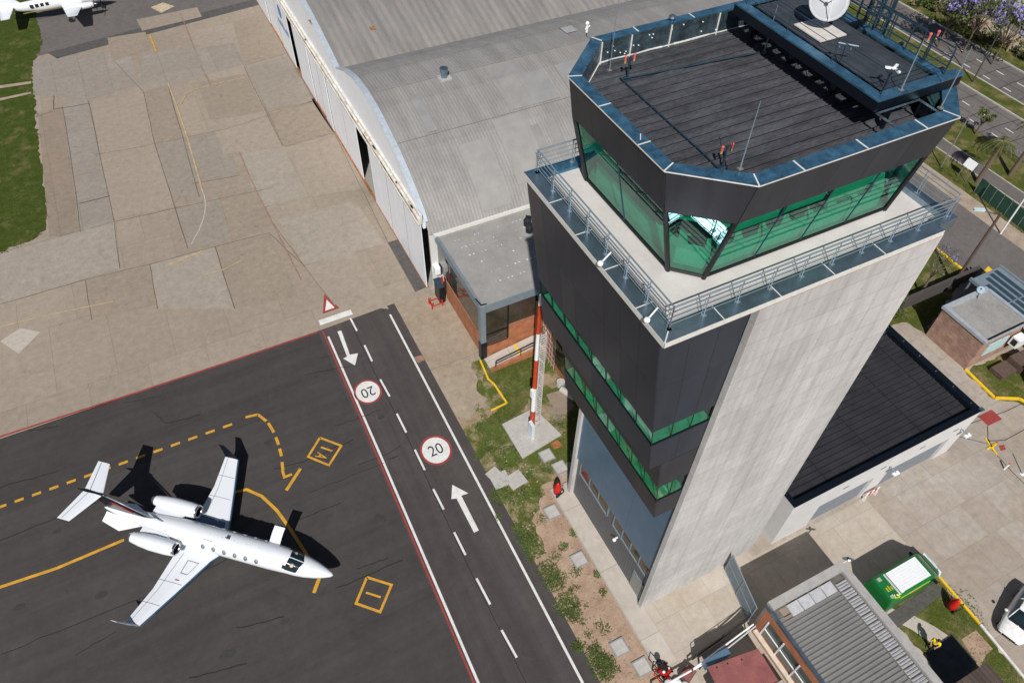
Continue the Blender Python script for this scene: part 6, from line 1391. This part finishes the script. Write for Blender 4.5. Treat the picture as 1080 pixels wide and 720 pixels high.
# people
def person(p, rz, label, shirt, trousers, pose='stand', hair_m=None, cap=None):
    t = thing('person', label, 'person', p, rz)
    J = {'pelvis':(0,0,.93),'waist':(.0,0,1.06),'chest':(.05,0,1.28),'neck':(.08,0,1.46),'head':(.12,0,1.60),'top':(.13,0,1.70),
         'shL':(.06,.19,1.41),'elL':(.12,.25,1.15),'haL':(.33,.13,1.06),'shR':(.06,-.19,1.41),'elR':(.10,-.25,1.15),'haR':(.31,-.14,1.04),
         'hiL':(0,.09,.90),'knL':(.10,.11,.5),'anL':(.02,.12,.08),'toL':(.18,.13,.04),'hiR':(0,-.09,.90),'knR':(-.02,-.11,.5),'anR':(-.14,-.12,.08),'toR':(.02,-.13,.04)}
    rad = {'pelvis':.13,'waist':.13,'chest':.15,'neck':.06,'head':.095,'top':.06,'shL':.075,'shR':.075,'elL':.048,'elR':.048,'haL':.035,'haR':.035,'hiL':.10,'hiR':.10,'knL':.065,'knR':.065,'anL':.045,'anR':.045,'toL':.04,'toR':.04}
    E_ = [('pelvis','waist'),('waist','chest'),('chest','neck'),('neck','head'),('head','top'),('chest','shL'),('shL','elL'),('elL','haL'),('chest','shR'),('shR','elR'),('elR','haR'),('pelvis','hiL'),('hiL','knL'),('knL','anL'),('anL','toL'),('pelvis','hiR'),('hiR','knR'),('knR','anR'),('anR','toR')]
    def skinned(name, names, k, m, extra=0.):
        idx = {n: i for i, n in enumerate(names)}; ed = [(idx[a], idx[b]) for a, b in E_ if a in idx and b in idx]
        me = bpy.data.meshes.new(name); me.from_pydata([J[n] for n in names], ed, []); o = bpy.data.objects.new(name, me); put(o)
        md = o.modifiers.new('Skin', 'SKIN'); md.use_smooth_shade = True
        if not me.skin_vertices: 
            bpy.context.view_layer.objects.active = o; bpy.ops.object.modifier_remove(modifier='Skin'); bpy.ops.object.modifier_add(type='SKIN'); o.modifiers[0].use_smooth_shade = True
        for n, i in idx.items():
            sv = me.skin_vertices[0].data[i]; sv.radius = (rad[n]*k+extra, rad[n]*k*(.85 if n in ('chest','waist','pelvis') else 1)+extra); sv.use_root = (i == 0)
        s = o.modifiers.new('Sub', 'SUBSURF'); s.levels = 2; s.render_levels = 2
        me.materials.append(m); o.parent = t; return o
    skinned('body', list(J), 1., skin)
    skinned('shirt', ['pelvis','waist','chest','shL','elL','shR','elR'], 1.08, shirt, .012)
    skinned('trousers', ['pelvis','hiL','knL','anL','hiR','knR','anR'], 1.06, trousers, .014)
    def lp_(n, mb, m): return obj(n, mb, m, t, local=True, smooth=True)
    lp_('hair', MB().sphere((.10,0,1.665), .105, 12, 8, .85), hair_m or black)
    if cap: lp_('cap', MB().sphere((.11,0,1.69), .115, 12, 8, .7).obox((.24,0,1.68), (.14,.15,.015)), cap)
    lp_('face', MB().sphere((.215,0,1.60), .018, 6, 4).sphere((.205,.04,1.63), .012, 6, 4).sphere((.205,-.04,1.63), .012, 6, 4), skin)
    for s in (1,-1):
        hx_, hy = (.33 if s > 0 else .31), s*.135; fm_ = MB()
        for k in range(4): fm_.path([(hx_,hy-s*.03+.02*k*s,1.07),(hx_+.05,hy-s*.03+.02*k*s,1.06),(hx_+.085,hy-s*.03+.02*k*s,1.03)], .009, 5)
        fm_.path([(hx_-.02,hy-s*.03,1.08),(hx_+.02,hy-s*.06,1.07)], .011, 5); lp_('hand', fm_, skin)
        q = 'L' if s > 0 else 'R'; a = J['an'+q]; lp_('shoe', MB().loft([[ (a[0]-.06+d, a[1]+w_*c_, .01+h_*(.5+.5*s_)) for c_, s_ in ((1,-1),(1,.6),(.5,1),(-.5,1),(-1,.6),(-1,-1))] for d, w_, h_ in ((0,.035,.09),(.12,.045,.10),(.24,.04,.06),(.28,.02,.03))]), black)
    return t
c = at(978.5,683); person(c, R(200), 'person in yellow shirt and dark trousers standing on the grass near the brown hut', cloth_y, cloth_d)
# motor mower and frames at the end of the paving
c = at(698,706); mw = thing('motor_mower', 'red and black motor mower with tubular handles parked at the edge of the paving', 'mower', c, .25)
def mp(n, mb, m): return obj(n, mb, m, mw, local=True)
mp('deck', MB().hexa([(-.3,-.5,.12),(.35,-.5,.12),(.35,.15,.12),(-.3,.15,.12)], [(-.25,-.42,.34),(.3,-.42,.34),(.3,.1,.34),(-.25,.1,.34)]), red)
mp('engine', MB().tube((.0,-.15,.34),(.0,-.15,.62),.2,12).box(-.25,-.05,.0,.2,.34,.7), black); mp('tank', MB().sphere((.02,.38,.62), .2, 10, 7), navy_trim)
mp('handle', MB().path([(-.3,.1,.3),(-.75,.35,.95),(-.35,.6,.98),(.1,.3,.3)], .03, 6), black)
mp('red_frame', MB().path([(-.7,-.75,.35),(-.75,.1,.5),(-.15,.25,.5),(-.1,-.7,.35),(-.7,-.75,.35)], .035, 6), red)
mp('filter', MB().sphere((-.2,-.2,.6), .1, 8, 5).sphere((.22,-.25,.55), .07, 8, 5), white)
for x in (-.32,.38):
    for y in (-.42,.1): mp('wheel', MB().tube((x-.04,y,.13),(x+.04,y,.13),.13,10), tyre)

# small posts in the yard
def bollard(px_, py_, label, yel):
    c = at(px_, py_); t = thing('marker_post', label, 'marker post', c)
    part('post', MB().tube(c, (c[0],c[1],.75), .07, 10), (yellow if yel else white), t); part('cap', MB().sphere((c[0],c[1],.76), .075, 8, 5), red, t); return t
b_ = bollard(1046,472, 'yellow marker post with crossed yellow base next to a red ground square', True)
part('cross_base', MB().obox((*at(1045,471)[:2],.02), (1.5,.12,.05), 1.3).obox((*at(1045,471)[:2],.02), (1.0,.12,.05), .1), yellow, b_)
bollard(1059,494.5, 'white marker post with red cap further from the red ground square', False)
c = at(1078,500); t = thing('thin_post', 'thin white post with long shadow at the right edge of the yard', 'post', c); part('post', MB().tube(c, (c[0],c[1],1.9), .04, 8), white, t); part('foot', MB().obox(c, (.25,.25,.04)), white, t)
c = at(857,567.5); 

# ------------------------------------------------------------------ east side: kiosk, canopy, poles, fence, sign
kk = thing('brick_kiosk', 'small rough red brick building with flat grey roof and pale rim by the service street', 'brick hut', (54, 18.6, 0))
part('brick_wall', MB().box(51.5,56.6,16.6,20.8,0,3.35), brick_p, kk)
part('flat_roof', MB().box(51.75,56.4,16.85,20.6,3.35,3.42), mat('kiosk_felt', (.30,.285,.27), .8, 0, .2, .5, fine=.1), kk)
part('rim', MB().box(51.4,51.75,16.5,20.95,3.353,3.62).box(51.753,56.6,20.6,20.95,3.353,3.62).box(51.753,56.6,16.5,16.62,3.353,3.5).box(56.4,56.7,16.623,20.597,3.353,3.6), mat('rim_grey', (.42,.46,.5), .5, .2), kk)
part('window', MB().box(52.6,55.0,16.53,16.6,1.2,2.6), mat('pale_shutter', (.45,.62,.62), .5), kk); part('dark_edge', MB().box(51.8,56.3,16.63,16.75,3.43,3.5), black, kk)
c = (52.2,21.2); kd = thing('kiosk_dish', 'pale dish bracket at the back corner of the brick kiosk roof', 'dish', (53.6,21.1,3.6))
kp = at(1034.5,305,3.9); part('disc', MB().tube((kp[0],kp[1],3.8),(kp[0]-.05,kp[1]-.05,3.9),.32,14), galv, kd); part('arm', MB().tube((kp[0],kp[1],3.8),(kp[0]-.6,kp[1]-.4,3.4),.05), galv, kd); part('hub', MB().sphere((kp[0],kp[1],3.93),.08,8,5), black, kd)
cnp = thing('slatted_canopy', 'blue grey steel canopy with long skylight strips behind the brick kiosk', 'canopy', (60.5, 18, 0))
part('roof', MB().box(56.9,60.3,10,22.4,3.0,3.08), grey_trim, cnp)
cs_ = MB(); 
for k, (x, a, b) in enumerate(((57.5,10,21.3),(58.2,12,21.9),(58.9,11,22.1),(59.6,10,22.2))): cs_.box(x-.22,x+.22,a,b,3.081,3.10)
part('skylight_strip', cs_, mat('skylight_dark', (.035,.06,.085), .25), cnp)
part('edge_beam', MB().box(56.7,56.9,10,22.5,2.9,3.2).box(60.3,60.5,10,22.5,2.9,3.25), grey_trim, cnp)
for x, y in ((56.8,22.3),(60.4,22.3),(56.8,11),(60.4,11)): part('post', MB().box(x-.06,x+.06,y-.06,y+.06,0,2.9), grey_trim, cnp)
cc = MB(); 
for k in range(3): cc.box(57.0,60.2,12.5+k*3.2,12.6+k*3.2,3.1,3.14)
part('crossbar', cc, rail_m, cnp)
yw = thing('yellow_wall', 'bright yellow painted low wall along the service street behind the canopy', 'wall', (61.5, 20, 0))
part('wall', MB().box(60.9,61.2,8,22.6,0,1.0).hexa([(60.8,22.6,0),(62.2,22.8,0),(62.4,24.0,0),(61.0,23.6,0)],[(60.8,22.6,.9),(62.2,22.8,.9),(62.4,24.0,.9),(61.0,23.6,.9)]), kerb_yellow, yw)
bw = single('boundary_wall', MB().box(51,60.9,23.9,24.15,0,1.5), mat('wall_brown_shaded', (.07,.06,.055), .9), 'boundary wall with shade painted into its colour between the brick kiosk and the service street', 'wall')  # shade of kiosk and wall is put into this dark colour
ac = thing('air_conditioner', 'white box air conditioner and pale awning on the south side of the brick kiosk', 'air conditioner', (55.6,16.0,0))
part('unit', MB().box(55.3,56.3,15.7,16.45,1.6,2.5), white, ac); part('grille', MB().box(55.28,55.298,15.85,16.3,1.75,2.35), black, ac); part('awning', MB().hexa([(56.2,15.2,2.6),(58.5,15.0,2.7),(58.5,16.3,3.1),(56.2,16.5,3.0)],[(56.2,15.2,2.65),(58.5,15.0,2.75),(58.5,16.3,3.15),(56.2,16.5,3.05)]), mat('awning_pale', (.6,.68,.72), .4), ac)
sh = single('planter_box', MB().box(53.2,54.9,14.4,15.6,0,.5).box(55.1,57.0,14.2,15.6,0,.9), wood, 'low brown timber boxes on the grass south of the brick kiosk', 'planter')
dk = thing('dark_shed', 'dark ribbed roof shed at the right edge south of the brick kiosk', 'shed', (58, 11, 0)); part('roof', ribroof(MB(), 54.3,57,9.8,13.0,2.6,.3,.06,'y',.1), brown_sheet, dk); part('walls', MB().box(54.5,56.8,10,12.8,0,2.5), pale_wall, dk)

def pole(name, p, top, r, m, label, arm=None, cat='lamp post'):
    t = thing(name, label, cat, (p[0],p[1],0)); part('post', MB().tube((p[0],p[1],0), (*p[:2],top), r, 8, r*.65), m, t)
    if arm:
        q = Vector((p[0],p[1],top)); d = Vector((math.cos(arm),math.sin(arm),.12)); part('bracket_arm', MB().tube(q-Vector((0,0,.2)), q+d*1.9, .05), m, t)
        e = q+d*1.9; part('lamp_head', MB().obox((e.x,e.y,e.z-.05), (.9,.3,.14), arm), mat('lamp_pale', (.5,.68,.74), .4), t)
    return t
pole('street_lamp', (88.6,48.3), 9.3, .10, mat('dark_pole', (.06,.06,.065), .6), 'dark street lamp on the grass median of the highway', R(80))
pole('timber_pole', (58.4,24.1), 8.6, .17, wood, 'dark timber pole with pale lamp head beside the end of the service street kerb', R(150))
pole('white_pole', (68.5,27.2), 7.2, .09, white, 'bare white pole standing on the dirt beside the green fence netting', None, 'pole')
pole('street_lamp', (98.8,51.7), 8.8, .14, mat('pole_beige', (.30,.24,.15), .8), 'beige pole among the bushes beyond the highway', None, 'pole')
pole('street_lamp', (71.6,37.6), 7.5, .08, galv_pole, 'slim grey pole leaning light over the grass next to the sign board', None, 'pole')
pole('street_lamp', (78.4,28.2), 8.0, .10, galv_pole, 'grey street lamp on the grass between footpath and highway', R(100))
pole('street_lamp', (98.2,66.0), 8.5, .09, galv_pole, 'slim grey pole beside the far highway kerb near the palm', None, 'pole')
sg = thing('sign_board', 'small white rectangular board on posts beside the palm on the street verge', 'sign', (71.9,35.0,0))
part('board', MB().hexa([(71.8,34.5,1.5),(71.9,34.5,1.5),(71.9,35.7,1.5),(71.8,35.7,1.5)],[(72.1,34.5,2.3),(72.2,34.5,2.3),(72.2,35.7,2.3),(72.1,35.7,2.3)]), white, sg)
part('post', MB().tube((71.9,34.6,0),(71.9,34.6,1.6),.04).tube((71.9,35.6,0),(71.9,35.6,1.6),.04), galv_pole, sg)
fc = thing('green_net_fence', 'fence with dark green shade netting along the street verge', 'fence', (71,28,0))
P = [at(1033,205), at(1062,223), at(1085,240), at(1110,262)]; P = [(71.4,33.0,0),(71.1,29.0,0),(70.9,25.5,0),(70.7,20,0),(70.6,10,0)]
mb = MB(); pm = MB()
for a, b in zip(P, P[1:]):
    mb.beam((*a[:2],.05),(*b[:2],.05),.03,1.75)
    for k in range(4): q = Vector(a).lerp(Vector(b), k/4); pm.tube(q, q+Vector((0,0,1.95)), .04, 6)
part('netting', mb, green_net, fc); part('post', pm, galv_pole, fc)

# ------------------------------------------------------------------ trees and plants
def palm(p, h, label, n=22, fl=2.6, seed=1):
    r = random.Random(seed); t = thing('palm_tree', label, 'palm tree', p)
    part('trunk', MB().loft([[(p[0]+.06*z+rr*math.cos(a), p[1]+rr*math.sin(a), z) for a in [2*math.pi*i/9 for i in range(9)]] for z, rr in [(h*k/7, .24-.012*k+.02*(k%2)) for k in range(8)]]), bark, t)
    top = Vector((p[0]+.06*h, p[1], h)); mb = MB(); md = MB()
    for k in range(n):
        a = 2*math.pi*k/n+r.uniform(-.15,.15); up = r.uniform(.1,1.0); L_ = fl*r.uniform(.8,1.15); d = Vector((math.cos(a),math.sin(a),0)); s_ = Vector((-d.y,d.x,0)); P = []
        for q in range(8): u = q/7; P.append(top+d*L_*u*(1-.15*u)+Vector((0,0,up*L_*.55*u-L_*.85*u*u)))
        md.path(P, .02, 4)
        for q in range(1,8):
            for j in range(3):
                o = P[q-1].lerp(P[q], j/3); w_ = .55*(1-abs(q/7-.45))*r.uniform(.7,1.1)
                for sg_ in (-1,1):
                    e = o+s_*sg_*w_+d*.22+Vector((0,0,-.22*r.uniform(.4,1.2))); mb.add([o-d*.035, o+d*.035, e], [(0,1,2)])
    part('frond', mb, leaf_b, t); part('midrib', md, leaf_c, t); return t
palm((77.2,33.3,0), 6.5, 'palm tree on the grass between the footpath and the highway', seed=2)
palm((73.0,34.0,0), 5.0, 'shorter palm tree close behind the white sign board', n=16, fl=2.2, seed=3)
palm((98.6,63.2,0), 6.0, 'palm tree by the far highway kerb near the top edge', seed=4, fl=2.4)
palm((98.2,71.5,0), 5.6, 'palm tree furthest up the far highway kerb', seed=5, fl=2.3)
def tree(name, p, h, cr, label, cat, clumps, m, m2=None, seed=1, n=60, ls=.16, fm=None):
    r = random.Random(seed); random.seed(seed); t = thing(name, label, cat, p); c = Vector((p[0],p[1],h)); tb = MB(); tb.tube(p, (p[0],p[1],h*.55), .13, 8, .09); F1, F2, F3 = MB(), MB(), MB()
    for k in range(clumps):
        a = r.uniform(0,6.28); q = c+Vector((math.cos(a)*cr*r.uniform(.1,1), math.sin(a)*cr*r.uniform(.1,1), r.uniform(-.3,.45)*cr)); tb.tube((p[0],p[1],h*.5), q, .045, 5, .015)
        leaves(r.choice((F1,F1,F2)), q, cr*r.uniform(.28,.42), n, ls)
        if fm and r.random() < .8: leaves(F3, q+Vector((0,0,cr*.15)), cr*.34, n//2, ls)
    part('trunk', tb, bark, t); part('crown', F1, m, t); part('crown', F2, m2 or m, t)
    if fm: part('blossom', F3, fm, t)
    return t
tree('jacaranda', (54.8,24.6,0), 4.2, 2.0, 'small open jacaranda with violet blossom beside the tower and the boundary wall', 'tree', 13, leaf_b, leaf_a, 21, 22, .08, flower)
tree('shrub', (50.4,24.4,0), 1.5, 1.5, 'round green shrub at the edge of the pale tower wall', 'shrub', 12, leaf_a, leaf_b, 22, 90, .11)
tree('young_tree', (80.0,40.3,0), 2.6, 1.0, 'slender young tree on the grass at the near highway edge', 'tree', 7, leaf_b, leaf_a, 23, 60, .12)
for i, (px_, py_, h, lb) in enumerate(((1070,24,5.5,'jacaranda with violet blossom beyond the bushes, nearest the right edge'),(1040,8,6.0,'violet blossoming jacaranda between two others beyond the highway'),(1012,2,6.0,'violet blossoming jacaranda highest up beyond the highway'))):
    c = at(px_, py_, h); tree('jacaranda', (c[0],c[1],0), h, 2.9, lb, 'tree', 26, leaf_b, leaf_a, 31+i, 44, .18, mat('violet_blossom_far', (.24,.20,.55), .7, var=.25))
r = random.Random(77)
first = None
for k in range(16):
    y = 45.5+k*1.75; x = 98.9+r.uniform(-.5,.9)
    if k < 3:
        b_ = tree('bush', (x,y,.1), .8, 1.15, 'low dense bush in the row along the far side of the highway', 'bush', 9, (leaf_a, leaf_b, leaf_b)[k], (leaf_c, leaf_c, leaf_a)[k], 50+k, 55, .13); b_['group'] = 'bushes in the row beyond the highway'
        first = (first or [])+[b_]
    else: dup(first[k % 3], (x,y,.1), r.uniform(0,6.28), group='bushes in the row beyond the highway', scale=r.uniform(.8,1.15))
# far car park: white sheds, fence, parked cars
fw = single('far_boundary_fence', MB().box(104.2,104.35,30,130,0,1.9).box(104.15,104.4,30,130,1.9,1.98), mat('fence_grey', (.28,.27,.26), .8), 'long grey boundary fence beyond the highway bushes', 'fence')
for i, (px_, py_, s_, h, lb) in enumerate(((1062,6,(5,7),3.5,'white gabled industrial unit beyond the highway nearest the top right corner'),(1040,-4,(6,6),4,'pale industrial unit behind the jacarandas at the top edge'))):
    c = at(px_, py_); t = thing('industrial_unit', lb, 'building', c)
    part('wall', MB().obox((c[0],c[1],0), (s_[0],s_[1],h)), pale_wall, t); part('roof', MB().hexa([(c[0]-s_[0]/2-.2,c[1]-s_[1]/2-.2,h),(c[0]+s_[0]/2+.2,c[1]-s_[1]/2-.2,h),(c[0]+s_[0]/2+.2,c[1]+s_[1]/2+.2,h),(c[0]-s_[0]/2-.2,c[1]+s_[1]/2+.2,h)], [(c[0]-.1,c[1]-s_[1]/2-.2,h+1),(c[0]+.1,c[1]-s_[1]/2-.2,h+1),(c[0]+.1,c[1]+s_[1]/2+.2,h+1),(c[0]-.1,c[1]+s_[1]/2+.2,h+1)]), hangar_roof, t)
    for k in range(3): w_ = part('window', MB().box(c[0]-s_[0]/2-.03,c[0]-s_[0]/2-.003,c[1]-2.2+k*1.6,c[1]-1.2+k*1.6,1.2,2.4), glass_dark, t)
cp0 = None
for k, (x, y) in enumerate(((107.5,50),(107.3,53.2),(107.6,56.4),(107.4,62.8),(107.5,66),(110.8,69))):
    m_ = (car_white, MATS['car_dark'], silver, car_white, MATS['car_dark'], silver)[k]
    c_ = car('parked_car', ('white','dark','silver','white','dark','silver')[k]+' car in the car park beyond the highway, number '.replace(', number ', '')+(' at the near end of the row',' next to the near white car',' third from the near end',' past the gap in the row',' second past the gap in the row',' set back behind the row')[k], (x,y,0), 0, m_)
    c_['group'] = 'cars parked beyond the highway'

# ------------------------------------------------------------------ tufts of grass and weeds on the verges
random.seed(99)
def tufts(name, spots, n, m, h=.16, label=None):
    mb = MB()
    for (x, y, rr) in spots:
        for _ in range(int(n*rr*rr)+4):
            a = random.uniform(0,6.28); d = rr*math.sqrt(random.random())*random.choice((1,1,.6)); X, Y = x+d*math.cos(a), y+d*math.sin(a)
            b = random.uniform(0,6.28); w_ = .024; hh = h*random.uniform(.4,1.3); tx, ty = random.uniform(-.09,.09), random.uniform(-.09,.09)
            mb.add([(X-w_*math.cos(b),Y-w_*math.sin(b),0),(X+w_*math.cos(b),Y+w_*math.sin(b),0),(X+tx,Y+ty,hh)], [(0,1,2)])
            mb.add([(X-w_*2*math.cos(b+1),Y-w_*2*math.sin(b+1),hh*.3),(X+w_*math.cos(b),Y+w_*math.sin(b),hh*.35),(X+tx*1.5,Y+ty*1.5,hh*.45)], [(0,1,2)])
    o = struct(name, mb, m, 'stuff')
    if label: o['label'] = label; o['category'] = 'grass'
    return o
def spots(pl, s=4.0): return [(*at(x,y)[:2], r_) for x, y, r_ in pl]
tufts('weeds', spots([(528,522,.9),(546,556,.5),(556,567,.8),(562,578,.8),(578,602,.8),(583,614,.7),(598,638,.9),(605,648,.6),(610,681,.5),(628,692,.7),(636,705,.8),(640,698,.6),(551,521,.5),(567,520,.5),(605,562,.35),(630,605,.3),(636,625,.3),(594,576,.35),(534,508,.3),(602,622,.2),(560,590,.3),(525,545,.3)]), 900, weed, .13, 'patchy green weeds growing in the soil verge beside the road')
tufts('weeds', spots([(540,478,1.1),(520,470,1.0),(513,452,.9),(530,495,.7),(556,500,.7),(575,494,.5),(505,480,.5),(560,470,.7),(608,470,.6),(590,445,.8),(604,440,.5)]), 600, weed, .11, 'dry grass growth around the mast base')
rg_ = random.Random(61)
tufts('weeds', [(rg_.uniform(11.55,13.6), rg_.uniform(8,31), rg_.uniform(.15,.5)) for k in range(46)], 330, weed, .12, 'scattered small weeds on the bare verge along the road edge')
tufts('weeds', [(at(*q)[0]+rg_.uniform(-.3,.3), at(*q)[1]+rg_.uniform(-.5,.5), .5) for q in ((38,22),(42,40),(38,55),(33,80),(36,100),(37,120),(40,145),(44,180),(49,215),(50,232),(40,248),(20,258),(5,263))], 60, leaf_b, .2, 'ragged grass fringe at the edge of the grass field')
tufts('lawn_blades', spots([(530,405,1.6),(548,398,1.4),(555,415,1.2),(540,432,1.4),(520,445,1.0),(1010,640,1.5),(985,625,1.3),(960,640,.8),(1035,700,1.3),(1060,715,1.2),(1020,655,1.3)]), 190, weed, .08, 'short grass blades on the small lawns')
tufts('weeds', [(70.8+random.uniform(0,.8), 24+k*1.1, .45) for k in range(20)]+[(97.3, 42+k*1.5, .7) for k in range(20)], 90, leaf_a, .3, 'rough grass tufts along the street verges')
sm = MB()
for _ in range(240):
    x, y = random.uniform(11.6,14.8), random.uniform(7,26); s_ = random.uniform(.02,.07)
    sm.obox((x,y,-.01), (s_*2,s_*1.5,s_), random.uniform(0,3))
struct('pebbles', sm, mat('pebble', (.33,.26,.2), .9, var=.3, scale=4), 'stuff'); bpy.data.objects['pebbles']['label'] = 'small stones and clods scattered over the bare soil verge'; bpy.data.objects['pebbles']['category'] = 'stones'
